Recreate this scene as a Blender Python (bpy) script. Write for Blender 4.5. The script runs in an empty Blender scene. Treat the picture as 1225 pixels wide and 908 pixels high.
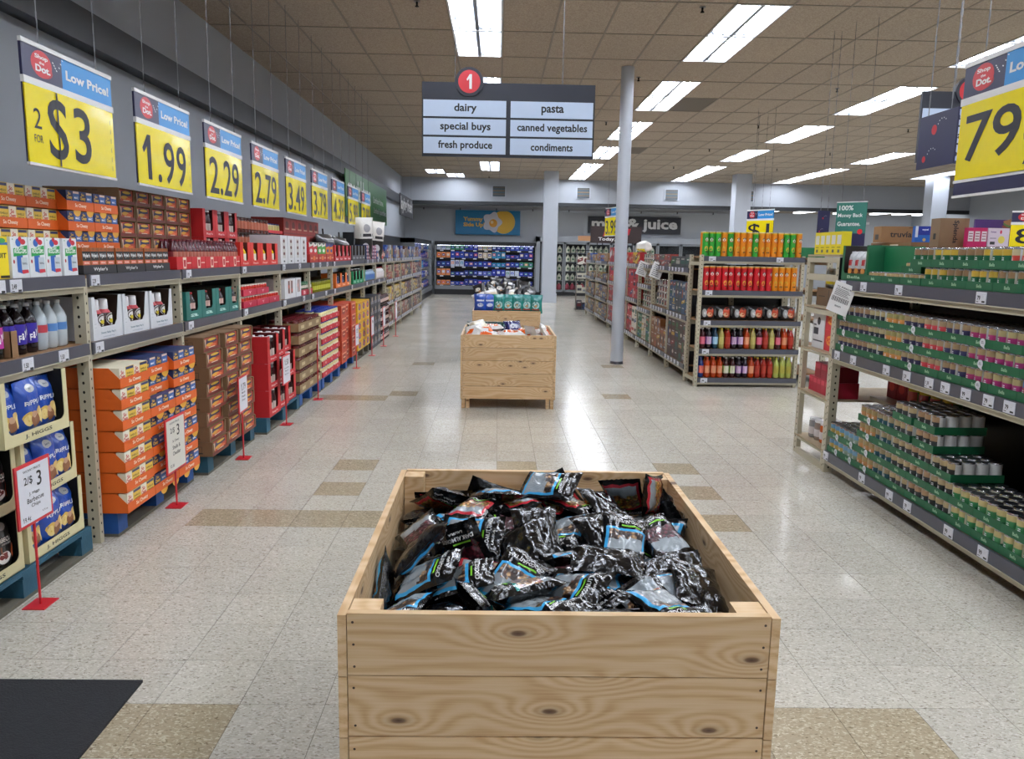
import bpy, math, random
from mathutils import Vector, Matrix, noise
random.seed(7)
PI = math.pi
C = bpy.context.scene.collection
SC = bpy.context.scene

# ---------------- camera, world, exposure ----------------
FPX, CAMH = 938.0, 1.612
_p, _r, _y = math.atan(151.7 / FPX), 0.018, 0.0205
_fw = Vector((math.sin(_y) * math.cos(_p), math.cos(_y) * math.cos(_p), -math.sin(_p)))
_rt = Vector((math.cos(_y), -math.sin(_y), 0)); _up = _rt.cross(_fw)
_R = math.cos(_r) * _rt + math.sin(_r) * _up; _U = -math.sin(_r) * _rt + math.cos(_r) * _up
cam = bpy.data.cameras.new('camera'); co = bpy.data.objects.new('camera', cam); C.objects.link(co)
cam.sensor_width = 36; cam.sensor_fit = 'HORIZONTAL'; cam.lens = FPX / 1225 * 36
cam.clip_start = 0.05; cam.clip_end = 200
co.matrix_world = Matrix(((_R.x, _U.x, -_fw.x, 0), (_R.y, _U.y, -_fw.y, 0), (_R.z, _U.z, -_fw.z, CAMH), (0, 0, 0, 1)))
SC.camera = co
w = bpy.data.worlds.new('world'); SC.world = w; w.use_nodes = True
w.node_tree.nodes['Background'].inputs[0].default_value = (0.75, 0.85, 1, 1)
w.node_tree.nodes['Background'].inputs[1].default_value = 0.15
SC.view_settings.view_transform = 'Standard'; SC.view_settings.look = 'None'
SC.view_settings.exposure = 0.0; SC.view_settings.gamma = 1.0
LAMP = 56.0      # emission of a fluorescent tube
try:
    SC.cycles.max_bounces = 7; SC.cycles.diffuse_bounces = 4; SC.cycles.glossy_bounces = 3
    SC.cycles.transmission_bounces = 4; SC.cycles.transparent_max_bounces = 8
    SC.cycles.sample_clamp_indirect = 4.0; SC.cycles.use_light_tree = True
    SC.cycles.caustics_reflective = False; SC.cycles.caustics_refractive = False
except Exception: pass

# ---------------- materials ----------------
def lin(h):
    if isinstance(h, str):
        h = h.lstrip('#'); v = [int(h[i:i + 2], 16) / 255 for i in (0, 2, 4)]
    else: v = [c / 255 for c in h]
    return tuple(((c / 12.92) if c <= 0.04045 else ((c + 0.055) / 1.055) ** 2.4) for c in v)
MATS = {}
def new_mat(name):
    m = bpy.data.materials.new(name); m.use_nodes = True
    nt = m.node_tree; b = nt.nodes['Principled BSDF']; MATS[name] = m
    return m, nt, b
def M(name, col=None, rough=0.55, metal=0.0, var=0.12, scale=30.0, bump=0.0, bscale=60.0, coat=0.0, emit=0.0, trans=0.0, spec=0.5):
    """a plain coloured stuff with slight procedural unevenness"""
    if name in MATS: return MATS[name]
    if col is None: raise KeyError(name)
    m, nt, b = new_mat(name); c = lin(col)
    b.inputs['Roughness'].default_value = rough; b.inputs['Metallic'].default_value = metal
    b.inputs['Specular IOR Level'].default_value = spec
    if coat: b.inputs['Coat Weight'].default_value = coat; b.inputs['Coat Roughness'].default_value = 0.08
    if trans: b.inputs['Transmission Weight'].default_value = trans
    tc = nt.nodes.new('ShaderNodeTexCoord')
    n = nt.nodes.new('ShaderNodeTexNoise'); n.inputs['Scale'].default_value = scale; n.inputs['Detail'].default_value = 2
    nt.links.new(tc.outputs['Object'], n.inputs['Vector'])
    mx = nt.nodes.new('ShaderNodeMix'); mx.data_type = 'RGBA'
    mx.inputs[6].default_value = (*[x * (1 - var) for x in c], 1); mx.inputs[7].default_value = (*[min(1, x * (1 + var)) for x in c], 1)
    nt.links.new(n.outputs['Fac'], mx.inputs[0]); nt.links.new(mx.outputs[2], b.inputs['Base Color'])
    if bump:
        n2 = nt.nodes.new('ShaderNodeTexNoise'); n2.inputs['Scale'].default_value = bscale; n2.inputs['Detail'].default_value = 3
        nt.links.new(tc.outputs['Object'], n2.inputs['Vector'])
        bp = nt.nodes.new('ShaderNodeBump'); bp.inputs['Strength'].default_value = bump; bp.inputs['Distance'].default_value = 0.01
        nt.links.new(n2.outputs['Fac'], bp.inputs['Height']); nt.links.new(bp.outputs[0], b.inputs['Normal'])
    if emit:
        b.inputs['Emission Color'].default_value = (*c, 1); b.inputs['Emission Strength'].default_value = emit
    return m
def K(h, rough=0.5, **k):
    """colour by hex: one shared material for each colour and gloss"""
    nm = 'print_%s_%d' % (h.lstrip('#'), int(rough * 100))
    return nm if nm in MATS else (M(nm, h, rough, var=0.05, **k) and nm)
def ramp(nt, fac, stops):
    r = nt.nodes.new('ShaderNodeValToRGB'); e = r.color_ramp.elements
    while len(e) < len(stops): e.new(0.5)
    for i, (p, c) in enumerate(stops): e[i].position = p; e[i].color = (*c, 1) if len(c) == 3 else c
    nt.links.new(fac, r.inputs[0]); return r
def math_n(nt, op, a, b=None, c=None):
    n = nt.nodes.new('ShaderNodeMath'); n.operation = op
    for i, v in enumerate((a, b, c)):
        if v is None: continue
        if isinstance(v, (int, float)): n.inputs[i].default_value = v
        else: nt.links.new(v, n.inputs[i])
    return n.outputs[0]
def mix_n(nt, fac, a, b, typ='MIX'):
    n = nt.nodes.new('ShaderNodeMix'); n.data_type = 'RGBA'; n.blend_type = typ
    for i, v in ((0, fac), (6, a), (7, b)):
        if isinstance(v, (int, float)): n.inputs[i].default_value = v
        elif isinstance(v, tuple): n.inputs[i].default_value = (*v, 1)
        else: nt.links.new(v, n.inputs[i])
    return n.outputs[2]

def floor_mat(name, base, light, dark, dark2):
    m, nt, b = new_mat(name)
    g = nt.nodes.new('ShaderNodeNewGeometry')
    # short marbled chips
    ns = nt.nodes.new('ShaderNodeTexNoise'); ns.inputs['Scale'].default_value = 60; ns.inputs['Detail'].default_value = 2
    nt.links.new(g.outputs['Position'], ns.inputs['Vector'])
    mp = nt.nodes.new('ShaderNodeMapping'); mp.inputs['Scale'].default_value = (1, 1.8, 1); mp.inputs['Rotation'].default_value = (0, 0, 0.7)
    nt.links.new(g.outputs['Position'], mp.inputs[0])
    ad = nt.nodes.new('ShaderNodeMixRGB'); ad.inputs[0].default_value = 0.02
    nt.links.new(mp.outputs[0], ad.inputs[1]); nt.links.new(ns.outputs['Color'], ad.inputs[2])
    v = nt.nodes.new('ShaderNodeTexVoronoi'); v.inputs['Scale'].default_value = 115
    nt.links.new(ad.outputs[0], v.inputs['Vector'])
    sp = nt.nodes.new('ShaderNodeSeparateColor'); nt.links.new(v.outputs['Color'], sp.inputs[0])
    r = ramp(nt, sp.outputs[0], [(0, dark2), (0.05, dark), (0.2, base), (0.72, base), (0.93, light), (1, light)])
    # every tile a shade of its own
    sn = nt.nodes.new('ShaderNodeVectorMath'); sn.operation = 'MULTIPLY_ADD'
    sn.inputs[1].default_value = (1 / .3048, 1 / .3048, 0); sn.inputs[2].default_value = (-.045, -.53, 0)
    nt.links.new(g.outputs['Position'], sn.inputs[0])
    fl = nt.nodes.new('ShaderNodeVectorMath'); fl.operation = 'FLOOR'; nt.links.new(sn.outputs[0], fl.inputs[0])
    wn = nt.nodes.new('ShaderNodeTexWhiteNoise'); wn.noise_dimensions = '3D'; nt.links.new(fl.outputs[0], wn.inputs['Vector'])
    tone = math_n(nt, 'MULTIPLY_ADD', wn.outputs['Value'], 0.09, 0.955)
    big = nt.nodes.new('ShaderNodeTexNoise'); big.inputs['Scale'].default_value = 0.9; big.inputs['Detail'].default_value = 3
    nt.links.new(g.outputs['Position'], big.inputs['Vector'])
    tone2 = math_n(nt, 'MULTIPLY', tone, math_n(nt, 'MULTIPLY_ADD', big.outputs['Fac'], 0.16, 0.92))
    col = nt.nodes.new('ShaderNodeVectorMath'); col.operation = 'SCALE'
    nt.links.new(r.outputs[0], col.inputs[0]); nt.links.new(tone2, col.inputs['Scale'])
    nt.links.new(col.outputs[0], b.inputs['Base Color'])
    rr = math_n(nt, 'MULTIPLY_ADD', big.outputs['Fac'], 0.12, 0.12)
    nt.links.new(rr, b.inputs['Roughness']); b.inputs['Specular IOR Level'].default_value = 0.42
    wv = nt.nodes.new('ShaderNodeTexNoise'); wv.inputs['Scale'].default_value = 9; wv.inputs['Detail'].default_value = 2
    nt.links.new(g.outputs['Position'], wv.inputs['Vector'])
    bp = nt.nodes.new('ShaderNodeBump'); bp.inputs['Strength'].default_value = 0.35; bp.inputs['Distance'].default_value = 0.002
    nt.links.new(wv.outputs['Fac'], bp.inputs['Height']); nt.links.new(bp.outputs[0], b.inputs['Normal'])
floor_mat('floor_tile_grey', lin('#bfbaad'), lin('#d2cec4'), lin('#a39c90'), lin('#8b8276'))
floor_mat('floor_tile_tan', lin('#a0937b'), lin('#c2b79f'), lin('#8c7e66'), lin('#75674f'))

def wood_mat(name, a, b_, c_, seed):
    m, nt, b = new_mat(name)
    tc = nt.nodes.new('ShaderNodeTexCoord'); oi = nt.nodes.new('ShaderNodeObjectInfo')
    off = math_n(nt, 'MULTIPLY_ADD', oi.outputs['Random'], 37.0, seed)
    cb = nt.nodes.new('ShaderNodeCombineXYZ'); nt.links.new(off, cb.inputs[0]); nt.links.new(off, cb.inputs[2]); 
    av = nt.nodes.new('ShaderNodeVectorMath'); av.operation = 'ADD'
    nt.links.new(tc.outputs['Object'], av.inputs[0]); nt.links.new(cb.outputs[0], av.inputs[1])
    mp = nt.nodes.new('ShaderNodeMapping'); mp.inputs['Scale'].default_value = (1.7, 1.0, 4.4); nt.links.new(av.outputs[0], mp.inputs[0])
    sw = nt.nodes.new('ShaderNodeSeparateXYZ'); nt.links.new(mp.outputs[0], sw.inputs[0]); cw = nt.nodes.new('ShaderNodeCombineXYZ'); nt.links.new(sw.outputs[0], cw.inputs[0]); nt.links.new(sw.outputs[2], cw.inputs[1])
    vo = nt.nodes.new('ShaderNodeTexVoronoi'); vo.inputs['Scale'].default_value = 1.5; vo.voronoi_dimensions = '2D'; nt.links.new(cw.outputs[0], vo.inputs['Vector'])
    mp2 = nt.nodes.new('ShaderNodeMapping'); mp2.inputs['Scale'].default_value = (0.9, 3.0, 6.0); nt.links.new(av.outputs[0], mp2.inputs[0])
    n1 = nt.nodes.new('ShaderNodeTexNoise'); n1.inputs['Scale'].default_value = 1.6; n1.inputs['Detail'].default_value = 3; nt.links.new(mp2.outputs[0], n1.inputs['Vector'])
    sx = nt.nodes.new('ShaderNodeSeparateXYZ'); nt.links.new(av.outputs[0], sx.inputs[0])
    near = math_n(nt, 'SUBTRACT', 1.0, math_n(nt, 'MULTIPLY', vo.outputs['Distance'], 1.9)); near = math_n(nt, 'MAXIMUM', near, 0.0)
    near = math_n(nt, 'POWER', near, 2.0)
    h = math_n(nt, 'MULTIPLY', sx.outputs[2], 170.0)
    h = math_n(nt, 'ADD', h, math_n(nt, 'MULTIPLY', n1.outputs['Fac'], 26.0))
    h = math_n(nt, 'ADD', h, math_n(nt, 'MULTIPLY', near, 30.0))
    s = math_n(nt, 'MULTIPLY_ADD', math_n(nt, 'SINE', h), 0.5, 0.5)
    fg = nt.nodes.new('ShaderNodeMapping'); fg.inputs['Scale'].default_value = (3, 40, 160); nt.links.new(av.outputs[0], fg.inputs[0])
    n2 = nt.nodes.new('ShaderNodeTexNoise'); n2.inputs['Scale'].default_value = 2; n2.inputs['Detail'].default_value = 3; nt.links.new(fg.outputs[0], n2.inputs['Vector'])
    f = math_n(nt, 'ADD', math_n(nt, 'MULTIPLY', s, 0.40), math_n(nt, 'MULTIPLY', n2.outputs['Fac'], 0.60))
    r = ramp(nt, f, [(0.15, lin(a)), (0.55, lin(b_)), (0.9, lin(c_))])
    kn = ramp(nt, vo.outputs['Distance'], [(0.0, (1, 1, 1)), (0.035, (0.8,) * 3), (0.055, (0.25,) * 3), (0.12, (0, 0, 0))])
    out = mix_n(nt, kn.outputs[0], r.outputs[0], lin('#4a2a18'))
    per = nt.nodes.new('ShaderNodeVectorMath'); per.operation = 'SCALE'
    nt.links.new(out, per.inputs[0]); nt.links.new(math_n(nt, 'MULTIPLY_ADD', oi.outputs['Random'], 0.18, 0.9), per.inputs['Scale'])
    nt.links.new(per.outputs[0], b.inputs['Base Color']); b.inputs['Roughness'].default_value = 0.6
    bp = nt.nodes.new('ShaderNodeBump'); bp.inputs['Strength'].default_value = 0.15; bp.inputs['Distance'].default_value = 0.002
    nt.links.new(f, bp.inputs['Height']); nt.links.new(bp.outputs[0], b.inputs['Normal'])
wood_mat('pine_wood', '#dcc099', '#d0ae82', '#b98f60', 3.3)
wood_mat('pine_dark', '#c39a70', '#a97f55', '#8a6038', 9.1)

def ceiling_mat():
    m, nt, b = new_mat('ceiling_panel'); tc = nt.nodes.new('ShaderNodeNewGeometry')
    n = nt.nodes.new('ShaderNodeTexNoise'); n.inputs['Scale'].default_value = 70; n.inputs['Detail'].default_value = 4
    nt.links.new(tc.outputs['Position'], n.inputs['Vector'])
    n3 = nt.nodes.new('ShaderNodeTexNoise'); n3.inputs['Scale'].default_value = 0.5; nt.links.new(tc.outputs['Position'], n3.inputs['Vector'])
    r = ramp(nt, n.outputs['Fac'], [(0.35, lin('#97897a')), (0.62, lin('#b3a696'))])
    oi = nt.nodes.new('ShaderNodeObjectInfo')
    sc = nt.nodes.new('ShaderNodeVectorMath'); sc.operation = 'SCALE'; nt.links.new(r.outputs[0], sc.inputs[0])
    nt.links.new(math_n(nt, 'MULTIPLY_ADD', n3.outputs['Fac'], 0.2, 0.9), sc.inputs['Scale'])
    nt.links.new(sc.outputs[0], b.inputs['Base Color']); b.inputs['Roughness'].default_value = 0.95
    bp = nt.nodes.new('ShaderNodeBump'); bp.inputs['Strength'].default_value = 0.4; bp.inputs['Distance'].default_value = 0.004
    nt.links.new(n.outputs['Fac'], bp.inputs['Height']); nt.links.new(bp.outputs[0], b.inputs['Normal'])
ceiling_mat()

def film_mat(name, col, rough=0.16, bump=0.5, bscale=30, coat=0.5):
    m, nt, b = new_mat(name); tc = nt.nodes.new('ShaderNodeTexCoord')
    b.inputs['Base Color'].default_value = (*lin(col), 1); b.inputs['Roughness'].default_value = rough
    b.inputs['Coat Weight'].default_value = coat; b.inputs['Coat Roughness'].default_value = 0.05
    n = nt.nodes.new('ShaderNodeTexNoise'); n.inputs['Scale'].default_value = bscale; n.inputs['Detail'].default_value = 3; n.inputs['Distortion'].default_value = 1.2
    nt.links.new(tc.outputs['Object'], n.inputs['Vector'])
    bp = nt.nodes.new('ShaderNodeBump'); bp.inputs['Strength'].default_value = bump; bp.inputs['Distance'].default_value = 0.012
    nt.links.new(n.outputs['Fac'], bp.inputs['Height']); nt.links.new(bp.outputs[0], b.inputs['Normal'])
    return m
def nut_mat(name, cols, scale=95):
    m, nt, b = new_mat(name); tc = nt.nodes.new('ShaderNodeTexCoord')
    v = nt.nodes.new('ShaderNodeTexVoronoi'); v.inputs['Scale'].default_value = scale; nt.links.new(tc.outputs['Object'], v.inputs['Vector'])
    sp = nt.nodes.new('ShaderNodeSeparateColor'); nt.links.new(v.outputs['Color'], sp.inputs[0])
    r = ramp(nt, sp.outputs[0], [(i / len(cols), lin(c)) for i, c in enumerate(cols)]); r.color_ramp.interpolation = 'CONSTANT'
    edge = ramp(nt, v.outputs['Distance'], [(0.25, (1, 1, 1)), (0.7, (0.25, 0.2, 0.18))])
    out = mix_n(nt, 1.0, r.outputs[0], edge.outputs[0], 'MULTIPLY')
    nt.links.new(out, b.inputs['Base Color']); b.inputs['Roughness'].default_value = 0.35
    b.inputs['Coat Weight'].default_value = 0.8; b.inputs['Coat Roughness'].default_value = 0.06
    bp = nt.nodes.new('ShaderNodeBump'); bp.inputs['Strength'].default_value = 0.5; bp.inputs['Distance'].default_value = 0.006; bp.invert = True
    nt.links.new(v.outputs['Distance'], bp.inputs['Height']); nt.links.new(bp.outputs[0], b.inputs['Normal'])
film_mat('film_black', '#08080a', 0.14, 0.45, 26, 0.3); film_mat('film_clear', '#8f979c', 0.15); film_mat('film_silver', '#b9bcc0', 0.2)
film_mat('film_teal', '#1f7f78'); film_mat('film_skyblue', '#3fa6dc'); film_mat('film_red', '#b02a35'); film_mat('film_orange', '#e0601c')
film_mat('film_yellow', '#d8a628'); film_mat('film_royal', '#1848a8', 0.3, 0.5, 18); film_mat('film_white', '#e4e2de', 0.3, 0.5, 20)
film_mat('film_navy', '#131c5c', 0.25, 0.5, 18); film_mat('film_maroon', '#5a1f25'); film_mat('film_darkgreen', '#0d4a3c', 0.25, .5, 18)
film_mat('film_cream', '#d8cdb4', 0.3, 0.5, 20); film_mat('film_charcoal', '#1b1b1d', 0.3, .4, 18)
nut_mat('nuts_mixed', ['#8a5a34', '#6b3f22', '#b98a55', '#9c4a30', '#d0a878']); nut_mat('nuts_almond', ['#8a4a30', '#9a5638', '#7a3e2a'])
nut_mat('nuts_snack', ['#c98a3a', '#a8662a', '#d8a850', '#7a9a3a', '#8a4a28']); nut_mat('nuts_choco', ['#3a2218', '#c8a070', '#54301f', '#a98558', '#2b1a12'])
nut_mat('berries', ['#5a2030', '#3a1520', '#6c2a38'])
M('wall_paint', '#b0b6be', 0.8, var=0.04, scale=1.5, bump=0.05, bscale=90)
M('wall_paint_light', '#a9aeb6', 0.8, var=0.04, scale=1.5, bump=0.05, bscale=90)
M('fascia_black', '#202225', 0.45, var=0.25, scale=6)
M('column_paint', '#b4bac4', 0.5, var=0.04, scale=3)
M('rack_cream', '#b9b29c', 0.45, var=0.05, scale=8)
M('rack_hole', '#15130f', 0.9)
M('rail_grey', '#4a4b55', 0.35, var=0.06)
M('tag_white', '#dfe1ea', 0.4, var=0.03)
M('ink', '#16161a', 0.5, var=0.02)
M('cardboard', '#8d6a48', 0.8, var=0.1, scale=12)
M('cardboard_dark', '#775a3e', 0.85, var=0.12, scale=12)
M('pallet_blue', '#164a8c', 0.6, var=0.25, scale=9, bump=.2)
M('pallet_teal', '#1f4f63', 0.7, var=0.3, scale=7, bump=.2)
M('pallet_worn', '#5e5a4e', 0.85, var=0.3, scale=9, bump=.2)
M('white_plastic', '#e6e6e6', 0.3, var=0.02)
M('chrome', '#c8c8cc', 0.2, 1.0, var=0.03)
M('chain_metal', '#77777a', 0.45, 0.5, var=0.03)
M('steel_case', '#8b8f93', 0.35, 0.6, var=0.05)
M('black_case', '#101114', 0.4, var=0.05)
M('reflector', '#e4e9f2', 0.35, var=0.01); M('lamp_pan', '#8d96a4', 0.3, var=0.02); M('lamp_rib', '#767d88', 0.4, var=0.02)
M('nail', '#3c2c20', 0.6)
M('sign_red', '#c5242e', 0.35, var=0.03); M('sign_yellow', '#f0dc0a', 0.25, var=0.03, coat=.3)
M('sign_navy', '#232347', 0.35, var=0.03); M('sign_blue', '#2f8fd4', 0.35, var=0.03)
M('fluorescent', '#f4f8ff', 0.5, var=0.0, emit=LAMP)
def emitter(name, col, s):
    m, nt, b = new_mat(name); b.inputs['Base Color'].default_value = (0.8, 0.8, 0.8, 1)
    b.inputs['Emission Color'].default_value = (*lin(col), 1); b.inputs['Emission Strength'].default_value = s
emitter('case_lamp', '#f4f8ff', 4.0); M('wall_paint_back_lit', '#bcc1c8', 0.8, var=0.04, scale=1.5); emitter('exit_glow', '#ff4040', 1.2)  # back wall paint is lightened, with the cooler lamps' light put into its colour
def glass_mat():
    m, nt, b = new_mat('door_glass')
    out = nt.nodes['Material Output']; g = nt.nodes.new('ShaderNodeBsdfGlossy'); g.inputs['Roughness'].default_value = 0.03
    t = nt.nodes.new('ShaderNodeBsdfTransparent'); t.inputs[0].default_value = (.93, .95, .95, 1)
    f = nt.nodes.new('ShaderNodeFresnel'); f.inputs[0].default_value = 1.35; mx = nt.nodes.new('ShaderNodeMixShader')
    nt.links.new(f.outputs[0], mx.inputs[0]); nt.links.new(t.outputs[0], mx.inputs[1]); nt.links.new(g.outputs[0], mx.inputs[2]); nt.links.new(mx.outputs[0], out.inputs[0])
glass_mat()

# ---------------- mesh building ----------------
_TX = {}
def txt(s, bold=0.0):
    k = (s, bold)
    if k in _TX: return _TX[k]
    if s and all(c in '0123456789.¢' for c in s) and '1' in s:      # figures are laid out one by one, so that the 1 gets its flag
        vs, fs, x = [], [], 0.0
        for c in s:
            if c == '1':
                e = bold * .6; q = [(x + .1 - e, .50 - e), (x + .28 - e, .72 + e), (x + .38 + e, .72 + e), (x + .38 + e, 0), (x + .26 - e, 0), (x + .26 - e, .54 - e), (x + .14 - e, .42 - e)]
                o = len(vs); vs += q; fs += [(o, o + 6, o + 5, o + 1), (o + 1, o + 5, o + 4, o + 3, o + 2)]; x += .56
            else:
                cu = bpy.data.curves.new('t', 'FONT'); cu.body = c; cu.size = 1; cu.resolution_u = 3; cu.offset = bold; ob = bpy.data.objects.new('t', cu); me = ob.to_mesh()
                o = len(vs); x0 = min((v.co.x for v in me.vertices), default=0); x1 = max((v.co.x for v in me.vertices), default=0)
                vs += [(v.co.x - x0 + x + .05, v.co.y) for v in me.vertices]; fs += [tuple(i + o for i in p.vertices) for p in me.polygons]; x += x1 - x0 + .1
                ob.to_mesh_clear(); bpy.data.objects.remove(ob); bpy.data.curves.remove(cu)
        xs = [v[0] for v in vs]; ys = [v[1] for v in vs]; cx, cy = (min(xs) + max(xs)) / 2, (min(ys) + max(ys)) / 2
        _TX[k] = ([(a - cx, b_ - cy) for a, b_ in vs], fs, max(xs) - min(xs), max(ys) - min(ys)); return _TX[k]
    cu = bpy.data.curves.new('t', 'FONT'); cu.body = s; cu.size = 1; cu.resolution_u = 4 if len(s) < 6 else 2; cu.offset = bold
    cu.align_x = 'CENTER'; cu.align_y = 'CENTER'
    ob = bpy.data.objects.new('t', cu); me = ob.to_mesh()
    vs = [(v.co.x, v.co.y) for v in me.vertices]; fs = [tuple(p.vertices) for p in me.polygons]
    ob.to_mesh_clear(); bpy.data.objects.remove(ob); bpy.data.curves.remove(cu)
    if vs:
        xs = [v[0] for v in vs]; ys = [v[1] for v in vs]; cx, cy = (min(xs) + max(xs)) / 2, (min(ys) + max(ys)) / 2
        vs = [(x - cx, y - cy) for x, y in vs]; wd, ht = max(xs) - min(xs), max(ys) - min(ys)
    else: wd = ht = 1
    _TX[k] = (vs, fs, wd, ht); return _TX[k]
X, Y, Z = Vector((1, 0, 0)), Vector((0, 1, 0)), Vector((0, 0, 1))
class MB:
    def __init__(s): s.v = []; s.f = []; s.m = []; s.names = []; s.smooth = []
    def mi(s, m):
        if m not in s.names: s.names.append(m)
        return s.names.index(m)
    def add(s, vs, fs, m, smooth=False):
        o = len(s.v); s.v += [tuple(v) for v in vs]
        s.f += [tuple(i + o for i in f) for f in fs]
        if isinstance(m, (list, tuple)): s.m += [s.mi(x) for x in m]
        else: s.m += [s.mi(m)] * len(fs)
        s.smooth += [smooth] * len(fs); return s
    def box(s, x0, x1, y0, y1, z0, z1, m):
        vs = [(x0, y0, z0), (x1, y0, z0), (x1, y1, z0), (x0, y1, z0), (x0, y0, z1), (x1, y0, z1), (x1, y1, z1), (x0, y1, z1)]
        return s.add(vs, [(0, 3, 2, 1), (4, 5, 6, 7), (0, 1, 5, 4), (1, 2, 6, 5), (2, 3, 7, 6), (3, 0, 4, 7)], m)
    def poly(s, pts, m): return s.add(pts, [tuple(range(len(pts)))], m)
    def fr(s, x0, x1, z0, z1, m, y=-0.0006): return s.poly([(x0, y, z0), (x1, y, z0), (x1, y, z1), (x0, y, z1)], m)   # rectangle printed on a front (-Y) face
    def pr(s, pts, m, y=-0.0006): return s.poly([(a, y, b) for a, b in pts], m)
    def disc(s, cx, cz, r, m, y=-0.0008, n=14, rz=None):
        rz = rz or r; return s.poly([(cx + r * math.cos(2 * PI * i / n), y, cz + rz * math.sin(2 * PI * i / n)) for i in range(n)], m)
    def prism(s, pts, y0, y1, m):      # outline in XZ, extruded along Y
        n = len(pts); vs = [(a, y0, b) for a, b in pts] + [(a, y1, b) for a, b in pts]
        return s.add(vs, [tuple(range(n)), tuple(range(2 * n - 1, n - 1, -1))] + [(i, i + n, (i + 1) % n + n, (i + 1) % n) for i in range(n)], m)
    def text(s, t, o, size, m, u=X, v=Z, bold=0.02, w=None, h=None):
        vs, fs, wd, ht = txt(t, bold); o = Vector(o); sx = (w / wd) if w else size; sy = (h / ht) if h else (size if size else sx)
        if sx is None: sx = sy
        return s.add([o + u * (a * sx) + v * (b * sy) for a, b in vs], fs, m)
    def lathe(s, prof, n, m, c=(0, 0, 0), smooth=True, phase=0.0, patch=None):
        """prof: (r, z[, material]) from the bottom up; patch(k, j) may give a face another material"""
        vs = []; fs = []; ms = []
        for r, z, *_ in prof:
            for k in range(n):
                a = phase + 2 * PI * k / n; vs.append((c[0] + r * math.cos(a), c[1] + r * math.sin(a), c[2] + z))
        for j in range(len(prof) - 1):
            mm = prof[j + 1][2] if len(prof[j + 1]) > 2 else m
            for k in range(n):
                k2 = (k + 1) % n; fs.append((j * n + k, j * n + k2, (j + 1) * n + k2, (j + 1) * n + k))
                a = phase + 2 * PI * (k + .5) / n
                ms.append((patch and patch(a, j)) or mm)
        s.add(vs, fs, ms, smooth)
        if prof[-1][0] > 1e-4: s.add(vs[-n:], [tuple(range(n))], ms[-1])
        if prof[0][0] > 1e-4: s.add(vs[:n], [tuple(range(n - 1, -1, -1))], ms[0])
        return s
    def tube(s, p0, p1, r, m, n=6):
        p0, p1 = Vector(p0), Vector(p1); d = (p1 - p0).normalized(); a = d.orthogonal().normalized(); b = d.cross(a)
        vs = [p + (a * math.cos(2 * PI * k / n) + b * math.sin(2 * PI * k / n)) * r for p in (p0, p1) for k in range(n)]
        fs = [(k, (k + 1) % n, n + (k + 1) % n, n + k) for k in range(n)] + [tuple(range(n - 1, -1, -1)), tuple(range(n, 2 * n))]
        return s.add(vs, fs, m, n > 8)
    def mesh(s, name='mesh'):
        me = bpy.data.meshes.new(name); me.from_pydata(s.v, [], s.f)
        for n in s.names: me.materials.append(MATS[n])
        me.polygons.foreach_set('material_index', s.m); me.polygons.foreach_set('use_smooth', s.smooth)
        me.update(); return me

LABELS = {}
def tag(o, label, cat, group=None):
    o['label'] = label; o['category'] = cat
    if group: o['group'] = group
    LABELS.setdefault(label, []).append(o.name)
    return o
def link(name, data, loc=(0, 0, 0), rz=0.0, parent=None):
    o = bpy.data.objects.new(name, data); C.objects.link(o); o.location = loc
    if isinstance(rz, (tuple, list)): o.rotation_euler = rz
    else: o.rotation_euler = (0, 0, rz)
    if parent: o.parent = parent
    return o
def thing(name, label, cat, data=None, loc=(0, 0, 0), rz=0.0, group=None): return tag(link(name, data, loc, rz), label, cat, group)
def part(name, data, parent, loc=(0, 0, 0), rz=0.0): return link(name, data, loc, rz, parent)
def stuff(o): o['kind'] = 'stuff'; return o
def struct(name, data, loc=(0, 0, 0)): o = link(name, data, loc); o['kind'] = 'structure'; return o
ORD = ['', 'first', 'second', 'third', 'fourth', 'fifth', 'sixth', 'seventh', 'eighth', 'ninth', 'tenth'] + ['%dth' % i for i in range(11, 21)]
for _i in range(21, 200): ORD.append('%d%s' % (_i, {1: 'st', 2: 'nd', 3: 'rd'}.get(_i % 10, 'th') if _i not in (111, 112, 113) else 'th'))
FL, FR, FF = PI / 2, -PI / 2, 0.0      # which way a front looks: to +X, to -X, to the camera
def dirs(face): return Vector((math.cos(face), math.sin(face), 0)), Vector((-math.sin(face), math.cos(face), 0))

# ================= SETTING =================
T = .3048
FX0, FX1, FY0, FY1 = -12, 56, 0, 109
tan = {(i, 7) for i in (-7, -6, -5, -4, 2, 3, 4)} | {(i, 14) for i in (-6, -5, -4, -3, 4)} | {(-4, 16), (4, 16), (-4, 18), (4, 18), (0, 18),
       (-4, 28), (-5, 27), (-6, 27), (-4, 36), (4, 28), (5, 36), (-7, 27)}
M('grout', '#5d574c', 0.9)
sub = MB(); sub.box(-3.75, 17.5, -4, 33.5, -0.1, -0.0025, 'grout')
floor = struct('floor', sub.mesh())
tile_me = {}
for nm in ('floor_tile_grey', 'floor_tile_tan'):
    b = MB(); g = 0.0011; b.box(g, T - g, g, T - g, -0.0024, 0, nm); tile_me[nm] = b.mesh()
rest = MB(); cand = []
for j in range(FY0 - 12, FY1 + 1):
    for i in range(FX0, FX1 + 2):
        x, y = (i + .045) * T, (j + .53) * T
        if x < -3.7 or x > 17: continue
        m = 'floor_tile_tan' if (i, j) in tan else 'floor_tile_grey'
        vis = 2.0 < y < 13 and -2.2 < x < 3.3 and abs(x - 0.02 * y) < 0.72 * y + .3
        hid = (abs(x - .15) < .5 and y < 2.7)
        cand.append((x, y, m, vis and not hid))
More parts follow.
